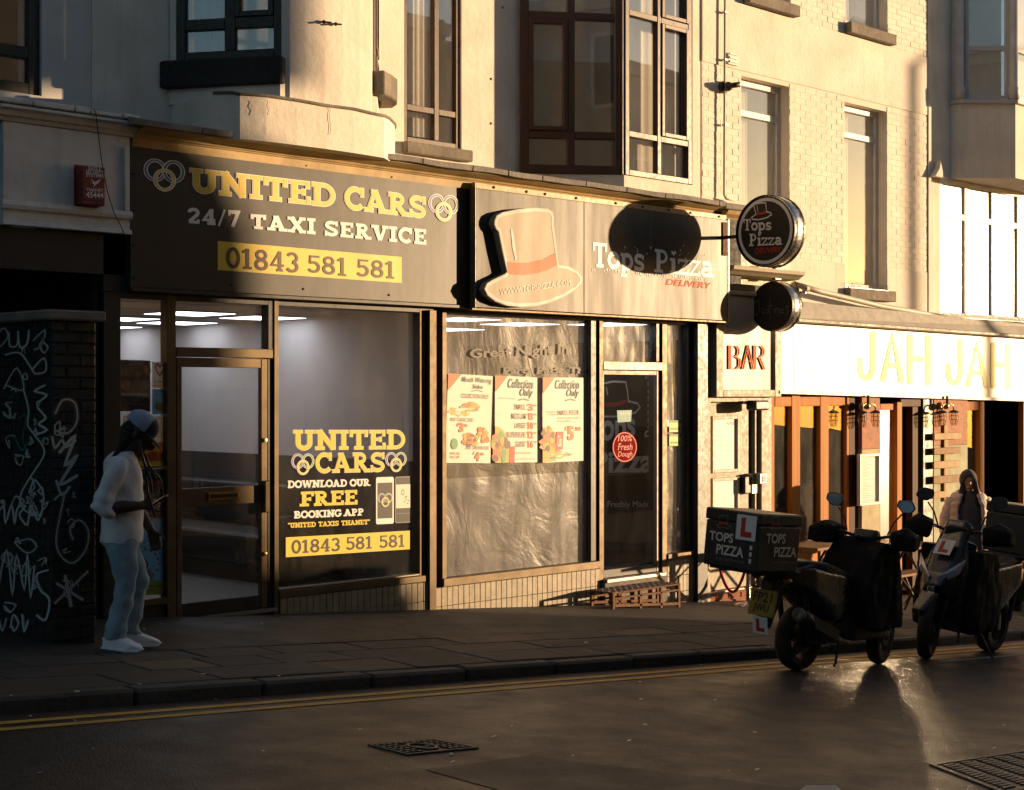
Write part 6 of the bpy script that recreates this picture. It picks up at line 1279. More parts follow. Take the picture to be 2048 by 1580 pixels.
tim(1953, 1962, zb2, 1.62, .07, .15, name='door_frame'); tim(1926, 1953, 1.50, 1.62, .08, .2, name='door_frame'); pane(rf_, k_(1926), k_(1953), -.5, 1.50, 'glass', .13); tim(1926, 1953, zb2, -.5, .1, .2, name='door_panel'); tim(2040, 2056, zb2, 1.62, .07, .15, name='door_frame'); pane(rf_, k_(2056), k_(2110), -.5, 1.6, 'glass', .13)
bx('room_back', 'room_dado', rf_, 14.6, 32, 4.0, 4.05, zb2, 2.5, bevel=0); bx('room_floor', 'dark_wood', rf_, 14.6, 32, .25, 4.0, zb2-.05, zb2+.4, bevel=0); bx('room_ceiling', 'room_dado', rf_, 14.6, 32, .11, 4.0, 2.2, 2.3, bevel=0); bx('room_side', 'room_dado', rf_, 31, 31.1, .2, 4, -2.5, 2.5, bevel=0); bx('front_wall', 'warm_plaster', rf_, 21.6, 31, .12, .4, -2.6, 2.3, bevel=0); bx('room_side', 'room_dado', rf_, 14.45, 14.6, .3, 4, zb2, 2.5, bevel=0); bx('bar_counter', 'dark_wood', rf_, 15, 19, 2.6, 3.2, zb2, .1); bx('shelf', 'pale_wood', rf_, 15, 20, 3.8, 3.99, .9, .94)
# double wall lanterns
def lantern(px, label):
    q = PY(px, 812, -.05); root = empty('wall_lantern', (q.x, .05, q.z), label=label, cat='wall lamp', group='double wall lanterns on the restaurant front')
    MB().tube([(q.x, -.06, q.z+.13), (q.x, -.06, q.z+.02)], .018, 8).build('stem', 'black_paint', root); MB().lathe([(.05,0),(.05,-.02),(0,-.03)], (q.x, .049, q.z), 'y', 16).build('wall_plate', 'brass', root, smooth=True); MB().ball((q.x, -.04, q.z), .045).build('boss', 'brass', root, smooth=True)
    for s in (-1, 1):
        MB().tube([(q.x, -.05, q.z), (q.x+s*.06, -.06, q.z+.03), (q.x+s*.13, -.07, q.z+.01), (q.x+s*.15, -.07, q.z-.06)], .01, 8).build('arm', 'brass', root, smooth=True)
        c = (q.x+s*.15, -.07, q.z-.10); MB().lathe([(.0,.05),(.03,.045),(.075,.02),(.078,.012),(.0,.012)], c, n=16).build('cap', 'black_paint', root, smooth=True); MB().lathe([(.04,.011),(.048,-.06),(.045,-.12),(.02,-.15),(0,-.152)], c, n=16).build('lamp_glass', 'lamp_glass', root, smooth=True)
        m = MB()
        for i in range(6): a = R(60*i); m.tube([(c[0]+.05*math.cos(a), c[1]+.05*math.sin(a), c[2]+.01), (c[0]+.055*math.cos(a), c[1]+.055*math.sin(a), c[2]-.07), (c[0]+.03*math.cos(a), c[1]+.03*math.sin(a), c[2]-.155)], .003, 4)
        for zz in (-.03,-.08): m.ring((c[0], c[1]), .052, .057, c[2]+zz, c[2]+zz+.005, 'z', 16)
        m.build('cage', 'black_paint', root)
lantern(1735, 'brass double lantern above the menu case'); lantern(1893, 'brass double lantern above the slatted wooden sign')
# menu case
c0, c1 = PY(1716, 908, .03), PY(1757, 1008, .03); mc = empty('menu_case', (c0.x, .05, c1.z), label='white framed menu case on the restaurant pilaster', cat='menu case')
m = MB(); w_ = .035
for r_ in ((c0.x, c0.x+w_, c1.z, c0.z), (c1.x-w_, c1.x, c1.z, c0.z), (c0.x+w_, c1.x-w_, c1.z, c1.z+w_), (c0.x+w_, c1.x-w_, c0.z-w_, c0.z)): m.box(r_[0], r_[1], .0, .0495, r_[2], r_[3])
m.build('frame', 'white_frame', mc, bevel=.004); bx('back', 'ink_cream', mc, c0.x+w_, c1.x-w_, .03, .049, c1.z+w_, c0.z-w_, bevel=0); bx('glass', 'glass', mc, c0.x+w_, c1.x-w_, .012, .016, c1.z+w_, c0.z-w_, bevel=0)
for a, b in ((.52,.95), (.06,.48)):
    q = Quad((c0.x+w_, .0295, c1.z+w_), (c1.x-w_, .0295, c1.z+w_), (c1.x-w_, .0295, c0.z-w_), (c0.x+w_, .0295, c0.z-w_), (0,-1,0)); patch(q, 'ink_white', mc, 'menu', ((.08,a),(.9,a),(.9,b),(.08,b)), .001)
    for j in range(9): patch(q, 'ink_grey', mc, 'print', ((.16,b-.05-j*.04),(.16+.2+.4*((j*7) % 5)/5,b-.05-j*.04),(.16+.2+.4*((j*7) % 5)/5,b-.058-j*.04),(.16,b-.058-j*.04)), .002)
# slatted wooden sign
ws = empty('slatted_sign', (18.3, .05, .2), label='wooden slat sign on the plastered restaurant pilaster', cat='sign')
bx('upright', 'pale_wood', ws, fx(1889,.02), fx(1896,.02), .022, .0495, fz(1890, 1003, .02), fz(1890, 850, .02))
for i, (t0, b0) in enumerate(((866,879), (895,908), (922,936), (951,966), (982,995))): bx('slat', 'table_wood' if i % 2 else 'pale_wood', ws, fx(1866,.01), fx(1919 if i != 4 else 1892,.01), -.012+.003*i, .0215, fz(1890, b0, .01), fz(1890, t0, .01), bevel=.004)
# plant inside the doorway
pp_ = empty('potted_plant', (20.2, .6, zg(20, 0)), label='leafy green plant standing in the dark restaurant doorway', cat='plant')
MB().lathe([(.0,0),(.13,0),(.17,.3),(.15,.3),(.14,.27),(0,.27)], (20.2, .7, zb2+.41), n=18).build('pot', 'red_brick', pp_, smooth=True)
lm = MB(); rq = random.Random(31)
for i in range(46):
    a, el, L = rq.uniform(0, 6.28), rq.uniform(.5, 1.45), rq.uniform(.35, 1.25); b0 = Vector((20.2, .7, zb2+.7)); pts = []
    for t in (0, .35, .7, 1): pts.append(b0 + Vector((math.cos(a)*math.cos(el)*L*t, math.sin(a)*math.cos(el)*L*t*.6, math.sin(el)*L*t*1.3 - .35*t*t*L)))
    wv = Vector((-math.sin(a), math.cos(a), 0)); ws_ = (.006, .045, .05, .003); v = []
    for p, w2 in zip(pts, ws_): v += [p-wv*w2, p+wv*w2]
    lm.add(v, [(2*j, 2*j+1, 2*j+3, 2*j+2) for j in range(3)])
lm.build('leaves', pm('leaf_green', (.05,.10,.02), .5, var=.4, vs=20, bump=0).m, pp_)
# trestle tables outside
def trestle(name, label, px0, px1, py, Y, top_w, leg_h, cat):
    a, b = PY(px0, py, Y), PY(px1, py, Y); zt = fz((px0+px1)/2, py, Y); root = empty(name, ((a.x+b.x)/2, Y, zg((a.x+b.x)/2, Y)), label=label, cat=cat)
    for j in range(2): bx('plank', 'table_wood', root, a.x, b.x, Y-top_w/2+j*top_w/2+.003, Y+j*top_w/2-.003, zt-.03, zt, bevel=.004)
    for x in (a.x+.18, b.x-.18):
        g0 = zg(x, Y); m = MB(); w_ = top_w*.42
        m.tube([(x, Y-w_, g0), (x, Y+w_, zt-.03)], .014, 6).tube([(x+.03, Y+w_, g0), (x+.03, Y-w_, zt-.03)], .014, 6); m.build('trestle_leg', 'black_paint', root); MB().tube([(x, Y, (g0+zt)/2), ((a.x+b.x)/2, Y, zt-.035)], .009, 6).build('strut', 'black_paint', root)
trestle('trestle_table', 'wooden trestle table behind the parked scooter box', 1596, 1738, 1085, -.75, .5, .7, 'table'); trestle('trestle_table', 'wooden trestle table between the two scooters', 1756, 1856, 1090, -.75, .5, .7, 'table')
trestle('bench', 'low wooden bench in front of the restaurant door', 1757, 1840, 1146, -1.15, .25, .4, 'bench')

paint('lamp_red', (.14,.008,.008), .2, coat=.5); paint('lamp_amber', (.30,.09,.01), .25, coat=.5)
# ---------------------------------------------------------------- scooters (built along local +x, then stood on the street)
def hull(m, pts):
    bm = bmesh.new()
    for p in pts: bm.verts.new(p)
    r = bmesh.ops.convex_hull(bm, input=bm.verts); bmesh.ops.delete(bm, geom=list({g for k in ('geom_unused', 'geom_interior') for g in r[k] if isinstance(g, bmesh.types.BMVert)}), context='VERTS')
    bm.verts.index_update(); m.add([v.co.to_tuple() for v in bm.verts], [tuple(v.index for v in f.verts) for f in bm.faces]); bm.free(); return m
def mir(pts): return [p for x, y, z in pts for p in ({(x, y, z), (x, -y, z)})]
def wheel(parent, c, r, w_, steer=0, name='wheel'):
    t = MB(); k = w_/2
    t.lathe([(r*.66,-k*.8),(r*.84,-k),(r*.95,-k*.82),(r,-k*.3),(r,k*.3),(r*.95,k*.82),(r*.84,k),(r*.66,k*.8)], (0,0,0), 'y', 40, caps=False)
    rm = MB().lathe([(r*.67,-k*.72),(r*.62,-k*.7),(r*.60,0),(r*.62,k*.7),(r*.67,k*.72)], (0,0,0), 'y', 32, caps=False); rm.lathe([(.045,-k*.8),(.05,-k*.3),(.05,k*.3),(.045,k*.8)], (0,0,0), 'y', 16)
    for i in range(5):
        a = R(72*i+10); rm.tube([(math.cos(a)*.04, 0, math.sin(a)*.04), (math.cos(a+.25)*r*.62, 0, math.sin(a+.25)*r*.62)], [.022,.016], 6)
    rm.ring((0,0), .07, .115, -k*.95, -k*.85, 'y', 24)
    W_ = empty(name, c, parent=parent); W_.rotation_euler = (0,0,steer)
    t.build('tyre', 'tyre', W_, local=True, smooth=True); rm.build('rim', 'scoot_matt', W_, local=True, smooth=False); return W_
def fair(name, parent, sets, mat, vox=.011, it=16, fn=None):
    m = MB()
    for s in sets: hull(m, mir(s))
    o = m.build(name, mat, parent, local=True, remesh=vox, smooth_it=it); bake(o, fn); o.data.shade_smooth(); return o
def wrinkle(a, s, k=.35): return lambda co, n: co + n*(a*noise.noise((co.x*s, co.y*s, co.z*s*k)) + a*.5*noise.noise((co.x*s*2.6, co.y*s*2.6+4, co.z*s*1.2)))
def L_plate(q, parent):
    patch(q, 'ink_white', parent, 'learner_plate', d=.002, local=True); m = MB(); m.add([q.at(u, v, .0035) for u, v in ((.24,.12),(.80,.12),(.80,.34),(.46,.34),(.46,.88),(.24,.88))], [(0,1,2,3,4,5)]); m.build('learner_letter', 'ink_red', parent, local=True)
def scooter(label, body, nose_detail, box, muffs, apron, rack_text, reg, steer=0.0, fo=0.0):
    s = empty('scooter', (0,0,0), label=label, cat='scooter', group='delivery scooters parked at the kerb')
    wheel(s, (-.62, 0, .255), .255, .13, name='rear_wheel'); wheel(s, (.66, 0, .265), .265, .11, steer, name='front_wheel')
    # tail, belly, nose
    fair('tail_fairing', s, [[(-1.06,.05,.83),(-1.04,.06,.72),(-.72,.17,.82),(-.70,.19,.62),(-.45,.19,.52),(-.10,.16,.60),(-.06,.16,.44),(-.40,.17,.40),(-.25,.15,.76)]], body)
    fair('belly', s, [[(-.45,.13,.34),(-.12,.17,.44),(-.10,.17,.23),(.42,.17,.24),(.46,.15,.38)], [(-.30,.15,.36),(-.05,.16,.55),(.0,.15,.30)]], 'scoot_matt')
    fair('front_shield', s, [[(.38,.21,.34),(.50,.20,.30),(.34,.23,.72),(.28,.17,.97),(.40,.12,1.0),(.50,.19,.78),(.58,.16,.60)], [(.50,.17,.80),(.66,.10,.70),(.70,.06,.60),(.60,.14,.50),(.46,.13,.96),(.55,.18,.62)]], body)
    fair('seat', s, [[(-.92,.09,.87),(-.95,.09,.82),(-.55,.16,.86),(-.55,.16,.79),(-.50,.15,.82),(-.08,.11,.75),(-.05,.12,.68),(-.35,.15,.72),(-.25,.14,.79)]], 'scoot_matt', .012, 6)
    fair('front_mudguard', s, [[(.42,.07,.44),(.58,.075,.56),(.72,.07,.56),(.92,.05,.42),(.90,.05,.36),(.72,.075,.50),(.55,.075,.48),(.44,.07,.38)]], body, .011, 5)
    fair('rear_mudguard', s, [[(-1.12,.05,.36),(-1.10,.06,.70),(-1.00,.07,.76),(-.95,.07,.62),(-1.06,.05,.34)]], 'scoot_matt', .012, 4)
    for y in (.085, -.085): MB().tube([(.66, y, .265), (.52, y, .60), (.44, y*.6, .86)], .022, 8).build('fork', 'engine', s, local=True, smooth=True)
    # engine, drive case, exhaust, shock
    fair('engine_case', s, [[(-.66,.06,.34),(-.60,.10,.20),(-.20,.13,.22),(-.12,.12,.38),(-.45,.12,.42)]], 'engine', .014, 4)
    ex = MB(); ex.tube([(-.18,-.14,.22), (-.30,-.16,.25), (-.42,-.17,.28), (-.60,-.19,.34), (-.86,-.20,.44), (-.92,-.20,.465)], [.02,.024,.05,.068,.066,.05], 14); ex.build('exhaust', 'exhaust', s, local=True, smooth=True)
    sh_ = MB(); hull(sh_, [(x, y, z+dz) for x, z in ((-.80,.415),(-.46,.30)) for y in (-.262,-.245) for dz in (-.04,.05)]); sh_.build('heat_shield', 'scoot_matt', s, local=True, bevel=.006); MB().lathe([(.0,-.02),(.05,-.02),(.058,.0),(.05,.02),(.03,.02)], (-.93,-.20,.47), 'x', 16).build('exhaust_tip', 'silver_alu', s, local=True, smooth=True)
    for y in (-.13, .13): MB().tube([(-.66, y, .30), (-.78, y*.95, .66)], .022, 8).build('shock', 'scoot_matt', s, local=True); 
    # handlebar, mirrors, levers
    hb_ = empty('handlebar', (.33, 0, 1.0), parent=s); hb_.rotation_euler = (0,0,steer)
    fair('dash', hb_, [[(-.06,.10,.0),(.08,.10,.02),(.10,.08,.10),(-.02,.10,.12),(-.09,.07,.06)]], 'scoot_matt', .012, 4)
    for y in (-1, 1):
        MB().tube([(-.0, y*.08, .05), (-.04, y*.2, .08), (-.10, y*.36, .07)], .014, 8).build('grip', 'scoot_matt', hb_, local=True, smooth=True); MB().tube([(.0, y*.18, .08), (.01, y*.33, .05)], .007, 6).build('lever', 'chrome', hb_, local=True)
        MB().tube([(.0, y*.17, .09), (.03, y*.21, .20), (.02, y*.27, .27)], .007, 6).build('mirror_stem', 'scoot_matt', hb_, local=True, smooth=True)
        mm = MB(); hull(mm, [(dx+.02, y*.30+dy, .33+dz) for dx in (0,.02) for dy, dz in ((-.075,-.01),(-.05,.045),(.0,.06),(.07,.05),(.08,.0),(.03,-.05),(-.04,-.05))]); mm.build('mirror', 'scoot_matt', hb_, local=True, bevel=.006)
        g = MB(); g.add([(.0185, y*.30+dy*.86, .33+dz*.86) for dy, dz in ((-.075,-.01),(-.05,.045),(.0,.06),(.07,.05),(.08,.0),(.03,-.05),(-.04,-.05))], [tuple(range(7))]); g.build('mirror_glass', 'mirror_glass', hb_, local=True)
        if muffs:
            fm = MB(); hull(fm, [(x, y*yy, z) for x, yy, z in ((.10,.20,.12),(.12,.22,-.03),(-.18,.24,.12),(-.20,.26,-.02),(.06,.43,.10),(.05,.43,.0),(-.16,.45,.10),(-.16,.45,-.02),(-.05,.34,.17))]); o = fm.build('bar_muff', 'canvas_black', hb_, local=True, remesh=.014, smooth_it=6); bake(o, wrinkle(.012, 9)); o.data.shade_smooth()
    # windscreen, lights, indicators
    if nose_detail:
        fair('screen', s, [[(.44,.13,.92),(.46,.11,.90),(.30,.13,1.10),(.32,.12,1.12),(.56,.13,.80),(.35,.08,1.16)]], 'scoot_black', .012, 5)
        for y in (-1, 1):
            hm = MB(); hull(hm, [(x, y*yy, z) for x, yy, z in ((.70,.025,.68),(.62,.155,.77),(.55,.205,.86),(.545,.20,.82),(.60,.18,.72),(.69,.04,.62),(.60,.10,.70))]); hm.build('headlight', 'lens_clear', s, local=True, bevel=.006)
            im = MB(); hull(im, [(x, y*yy, z) for x, yy, z in ((.60,.18,.66),(.53,.24,.80),(.52,.235,.76),(.58,.20,.62),(.55,.18,.7))]); im.build('side_panel', 'scoot_grey', s, local=True, bevel=.01)
        MB().box(.705,.712,-.03,.03,.56,.60).build('badge', 'chrome', s, local=True, bevel=.004)
        q = Quad((.595,-.075,.865), (.595,.075,.865), (.505,.075,.985), (.505,-.075,.985), (.8,0,.6)); L_plate(q, s)
    tl = MB(); hull(tl, mir([(-1.085,.08,.82),(-1.10,.05,.76),(-.98,.13,.80),(-.99,.12,.74)])); tl.build('tail_light', 'lamp_red', s, local=True, bevel=.006)
    for y in (-1, 1): MB().ball((-1.04, y*.15, .72), (.045,.03,.025)).build('indicator', 'lamp_amber', s, local=True, smooth=True)
    # number plate
    pl_q = Quad((-1.155,.115,.44), (-1.155,-.115,.44), (-1.125,-.115,.63), (-1.125,.115,.63), (-1,0,.12))
    m = MB(); m.hexa([(-1.148,.12,.435),(-1.148,-.12,.435),(-1.13,-.12,.435),(-1.13,.12,.435)], [(-1.118,.12,.635),(-1.118,-.12,.635),(-1.10,-.12,.635),(-1.10,.12,.635)]); npl = m.build('number_plate', 'plate_yellow', s, local=True, bevel=.003)
    patch(pl_q, 'plate_yellow', s, 'plate_face', d=-.004, local=True)
    sans(reg[0], Quad(*[pl_q.at(u, v) for u, v in ((.12,.53),(.88,.53),(.88,.92),(.12,.92))], pl_q.n), 'ink_black', s, .01, d=0, local=True); sans(reg[1], Quad(*[pl_q.at(u, v) for u, v in ((.18,.08),(.82,.08),(.82,.46),(.18,.46))], pl_q.n), 'ink_black', s, .01, d=0, local=True)
    L_plate(Quad((-1.12,.07,.30), (-1.12,-.07,.30), (-1.145,-.07,.43), (-1.145,.07,.43), (-1,0,-.15)), s)
    # stand
    MB().tube([(-.05,.12,.26),(-.10,.26,.03),(-.06,.30,-.0)], .011, 6).build('side_stand', 'scoot_matt', s, local=True); MB().tube([(-.28,-.14,.22),(-.34,-.17,.06),(-.40,-.2,.06)], .012, 6).build('foot_peg', 'scoot_matt', s, local=True)
    # rack and box
    x0, x1, z0, z1 = box
    MB().tube([(x0+.1,-.15,z0-.03),(x1,-.15,z0-.03),(-.70,-.13,.84)], .012, 6).build('rack', 'scoot_matt', s, local=True); MB().tube([(x0+.1,.15,z0-.03),(x1,.15,z0-.03),(-.70,.13,.84)], .012, 6).build('rack', 'scoot_matt', s, local=True)
    bxm = MB(); bxm.box(x0, x1, -.25, .25, z0, z1-.09); b = bxm.build('delivery_box', 'box_black', s, local=True, bevel=.012, bseg=2); ld = MB(); ld.box(x0-.008, x1+.008, -.258, .258, z1-.088, z1); ld.build('lid', 'box_black', b, local=True, bevel=.014, bseg=2); bt = MB(); bt.box(x0+.02, x1+.12, -.2, .2, z0-.02, z0-.001); bt.build('tray', 'scoot_matt', s, local=True, bevel=.005)
    H_ = z1-z0
    if rack_text:
        qr = Quad((x0-.012,.24,z0+.01), (x0-.012,-.24,z0+.01), (x0-.012,-.24,z1-.01), (x0-.012,.24,z1-.01), (-1,0,0)); qs = Quad((x0+.01,-.262,z0+.01), (x1-.01,-.262,z0+.01), (x1-.01,-.262,z1-.01), (x0+.01,-.262,z1-.01), (0,-1,0))
        SB = lambda q, a, b_, c, d: Quad(q.at(a,b_), q.at(c,b_), q.at(c,d), q.at(a,d), q.n)
        sans('TOPS', SB(qr,.09,.43,.56,.60), 'ink_cream', b, .025, d=0, local=True); sans('PIZZA', SB(qr,.25,.20,.78,.38), 'ink_cream', b, .025, d=0, local=True); sans('www.TopsPizza.com', SB(qr,.25,.09,.80,.15), 'ink_grey', b, .0, d=0, local=True); L_plate(SB(qr,.60,.52,.98,.97), b)
        for i in range(3): patch(SB(qr,.88,.12+i*.12,.94,.20+i*.12), 'ink_cream', b, 'icon', ((.1,0),(.9,0),(.9,1),(.1,1)), 0, True)
        sans('TOPS', SB(qs,.14,.50,.62,.68), 'ink_cream', b, .025, d=0, local=True); sans('PIZZA', SB(qs,.36,.26,.92,.44), 'ink_cream', b, .025, d=0, local=True); sans('www.TopsPizza.com', SB(qs,.34,.13,.92,.19), 'ink_grey', b, .0, d=0, local=True)
        for q, u, v in ((qr,.30,.72), (qs,.28,.80)):
            m = MB(); stroke(m, q, [(u-.09,v),(u-.02,v+.02),(u-.05,v+.17),(u+.12,v+.19),(u+.12,v+.03),(u+.2,v+.02),(u+.15,v-.03),(u-.05,v-.04),(u-.09,v)], .012, 1, 1, 0, .0005); m.build('hat_mark', 'ink_grey', b, local=True); patch(q, 'ink_red', b, 'hat_band', ((u-.02,v+.02),(u+.12,v+.03),(u+.12,v+.07),(u-.03,v+.06)), .0006, True)
    if apron: fair('leg_apron', s, apron, 'canvas_black', .016, 6, wrinkle(.022, 6))
    for ch in s.children:
        if ch.name.split('.')[0] in ('front_wheel','front_shield','front_mudguard','fork','handlebar','screen','headlight','side_panel','badge','learner_plate','learner_letter','leg_apron') and (ch.name.split('.')[0] not in ('learner_plate','learner_letter') or ch.data.vertices[0].co.x > 0): ch.location.x += fo
    return s
AP1 = [[(.46,.25,.98),(.62,.20,.55),(.56,.27,.34),(.02,.29,.33),(.0,.27,.60),(.12,.25,.92),(.26,.24,1.04)]]
s1 = scooter('black scooter with a lettered pizza box, seen from behind', 'scoot_black', False, (-1.58,-1.07,.80,1.23), True, AP1, True, ('FP21','JWU'), R(16), -.13)
p = Vector((10.74, -3.29, 0)); s1.location = (p.x, p.y, zg(p.x, p.y)); s1.rotation_euler = (R(3), .077, R(-1))
AP2 = [[(.40,.27,.92),(.50,.25,.40),(.44,.27,.24),(-.02,.30,.26),(-.10,.27,.60),(.05,.25,.90)]]
s2 = scooter('grey and black scooter facing the viewer with a learner plate on its nose', 'scoot_grey', True, (-1.30,-.80,.87,1.31), True, AP2, False, ('GK20','TVX'), R(16), -.06)
p = Vector((12.72, -3.22, 0)); s2.location = (p.x, p.y, zg(p.x, p.y)); s2.rotation_euler = (R(-5), -.077, R(180+4)); s2.scale = (1.06,1.06,1.06)

# ---------------------------------------------------------------- people
def capsule(m, pts, rs, n=14):
    """rounded limb through the points"""
    P = [Vector(p) for p in pts]; d0 = (P[0]-P[1]).normalized(); d1 = (P[-1]-P[-2]).normalized(); r0, r1 = rs[0], rs[-1]
    m.tube([P[0]+d0*r0*.9, P[0]+d0*r0*.6] + P + [P[-1]+d1*r1*.6, P[-1]+d1*r1*.9], [r0*.35, r0*.8] + list(rs) + [r1*.8, r1*.35], n)
def ell(m, c, r, rot=None, n=16, k=12):
    b = MB().ball((0,0,0), r, n, k)
    Rm = Matrix.Identity(3)
    if rot: Rm = (Matrix.Rotation(rot[2],3,'Z') @ Matrix.Rotation(rot[1],3,'Y') @ Matrix.Rotation(rot[0],3,'X'))
    m.add([tuple(Rm @ Vector(v) + Vector(c)) for v in b.v], b.f)
def ringloft(m, secs, n=28):
    """torso or trouser leg from elliptical sections (cx, cy, cz, rx, ry[, tilt])"""
    rings = []
    for s_ in secs:
        cx, cy, cz, rx, ry = s_[:5]; tl = s_[5] if len(s_) > 5 else 0
        rings.append([(cx+rx*math.cos(2*math.pi*j/n), cy+ry*math.sin(2*math.pi*j/n), cz + tl*math.cos(2*math.pi*j/n)) for j in range(n)])
    m.loft(rings)
def solid(name, parent, m, mat, vox=.010, it=5, fn=None):
    o = m.build(name, mat, parent, local=True, remesh=vox, smooth_it=it); bake(o, fn); o.data.shade_smooth(); return o
def hand(m, wrist, d, up, side, curl, L=.18, r=.0085, spread=1.0):
    """palm and five bent fingers: d points along the hand, up out of its back, side towards the thumb"""
    w_, d, up, side = Vector(wrist), Vector(d).normalized(), Vector(up).normalized(), Vector(side).normalized()
    palm = w_ + d*.085
    hull(m, [tuple(p + up*u) for u in (-.013, .013) for p in (w_ - side*.025, w_ + side*.025, palm - side*.042, palm + side*.040, w_ + d*.05 + side*.042)])
    for i, (o, ln) in enumerate(((.034, .075), (.012, .085), (-.011, .078), (-.033, .06))):
        p = palm + side*o - d*.008; pts = [p]; a = 0
        for k, fr in enumerate((.45, .32, .23)):
            a += curl*(.7, 1.0, .8)[k]; pts.append(pts[-1] + (d*math.cos(a) - up*math.sin(a))*ln*fr)
        capsule(m, pts, [r*1.05, r, r*.92, r*.8], 8)
    t0 = w_ + d*.03 + side*.032; t1 = t0 + (d*.55+side*.75-up*.25).normalized()*.042; t2 = t1 + (d*.85+side*.2-up*.35).normalized()*.032; capsule(m, [t0, t1, t2], [r*1.35, r*1.15, r*.9], 8)
# --- man at the pier: local +x is the way he faces
man = empty('person', (0,0,0), label='man in white top, pale jeans and cap looking down at his phone', cat='person')
HD = Vector((.110, 0, 1.415))                                   # head centre, bowed
hb0 = MB(); b = hb0
ell(b, (HD.x-.012, 0, HD.z+.022), (.098,.076,.098)); ell(b, (HD.x+.035, 0, HD.z-.045), (.068,.06,.082), (0,R(28),0))      # skull, jaw
ell(b, (HD.x+.115, 0, HD.z-.035), (.022,.017,.028), (0,R(35),0)); ell(b, (HD.x+.090, 0, HD.z-.085), (.022,.028,.014)); ell(b, (HD.x+.075, 0, HD.z-.12), (.03,.03,.024)); ell(b, (HD.x+.088, 0, HD.z+.012), (.02,.055,.014))
for y in (-1, 1): ell(b, (HD.x-.01, y*.078, HD.z-.02), (.022,.01,.032)); ell(b, (HD.x+.085, y*.03, HD.z-.012), (.014,.016,.010))
PITCH = R(38); Rh = Matrix.Rotation(PITCH, 3, 'Y')
hb0.mapv(lambda p: Rh @ (p-HD) + HD); b = MB(); b.add(hb0.v, hb0.f)
capsule(b, [(.02,0,1.23), (.04,0,1.29), (.07,0,1.37)], [.066,.06,.058])
ell(b, (.0,0,1.10), (.095,.145,.15)); ell(b, (.0,0,.90), (.09,.13,.16)); ell(b, (-.01,0,.80), (.09,.13,.10))
# near arm (his right): elbow bent, forearm forward to the phone
shR, elR, wrR = (-.02,-.185,1.20), (-.09,-.225,.93), (.125,-.15,.945)
capsule(b, [shR, (-.07,-.213,1.06), elR], [.044,.040,.038]); capsule(b, [elR, (.03,-.20,.945), wrR], [.040,.040,.029])
hand(b, wrR, (1,.25,.10), (-.1,-.85,.45), (-.05,.35,.9), .75)
shL, elL, wrL = (-.01,.185,1.20), (.035,.235,.97), (.165,.20,.755)
capsule(b, [shL, (.005,.213,1.08), elL], [.044,.040,.038]); capsule(b, [elL, (.10,.23,.86), wrL], [.045,.04,.028])
hand(b, wrL, (.35,.0,-1), (.25,.9,.1), (.9,-.2,.3), .45)
for y, xk, xa, fx_ in ((-.085,.035,-.02,0), (.085,.075,.03,0)): capsule(b, [(0,y,.80), (xk*.8,y,.45), (xa,y,.09)], [.07,.035,.036])
solid('body', man, b, 'skin_dark', .0075, 3)
t = MB()
ringloft(t, [(-.01,0,.70,.130,.175), (-.005,0,.78,.136,.176), (.0,0,.90,.134,.172), (.005,0,1.0,.132,.175), (.0,0,1.10,.130,.185), (-.01,0,1.18,.120,.190), (-.012,0,1.235,.10,.165), (.005,0,1.275,.075,.095), (.02,0,1.295,.068,.075)])
capsule(t, [(-.02,-.165,1.20), (-.075,-.215,1.06), (-.105,-.228,.95), (-.075,-.225,.925)], [.074,.070,.068,.064]); capsule(t, [(-.01,.165,1.20), (.005,.22,1.08), (.035,.237,.98), (.06,.235,.93)], [.074,.068,.064,.060])
def tee_fold(co, n):
    k = .016*noise.noise((co.x*6, co.y*6, co.z*4)) + .013*noise.noise((co.x*15, co.y*13, co.z*9+3)) + .006*math.sin(co.z*60+co.x*25)*max(0, 1-abs(co.z-.95)*6)*(1 if abs(co.y) > .17 else .3)
    return co + n*k
solid('top', man, t, 'tee_white', .010, 5, tee_fold)
j = MB()
ringloft(j, [(-.005,0,.80,.105,.145), (-.005,0,.76,.115,.155), (-.01,0,.70,.122,.165), (-.005,0,.68,.12,.165)])
for y, xk, xa in ((-.088,.03,-.045), (.088,.085,.035)): ringloft(j, [(-.002,y*.92,.75,.105,.085), (.004,y,.66,.102,.087), (xk*.6,y,.54,.086,.078), (xk,y,.44,.073,.070), (xk*.8+xa*.2,y,.34,.069,.066), (xk*.3+xa*.7,y,.20,.066,.063), (xa,y,.11,.068,.064), (xa+.008,y,.075,.072,.066)])
def jean_fold(co, n):
    g = max(0, 1-abs(co.z-.42)/.16) + max(0, 1-abs(co.z-.12)/.12)*1.3 + max(0, 1-abs(co.z-.70)/.12)*.7 + .3
    return co + n*(.015*g*noise.noise((co.x*12+co.z*6, co.y*9, co.z*10)) + .007*noise.noise((co.x*22, co.y*20, co.z*16+5)))
solid('jeans', man, j, 'jeans', .010, 3, jean_fold)
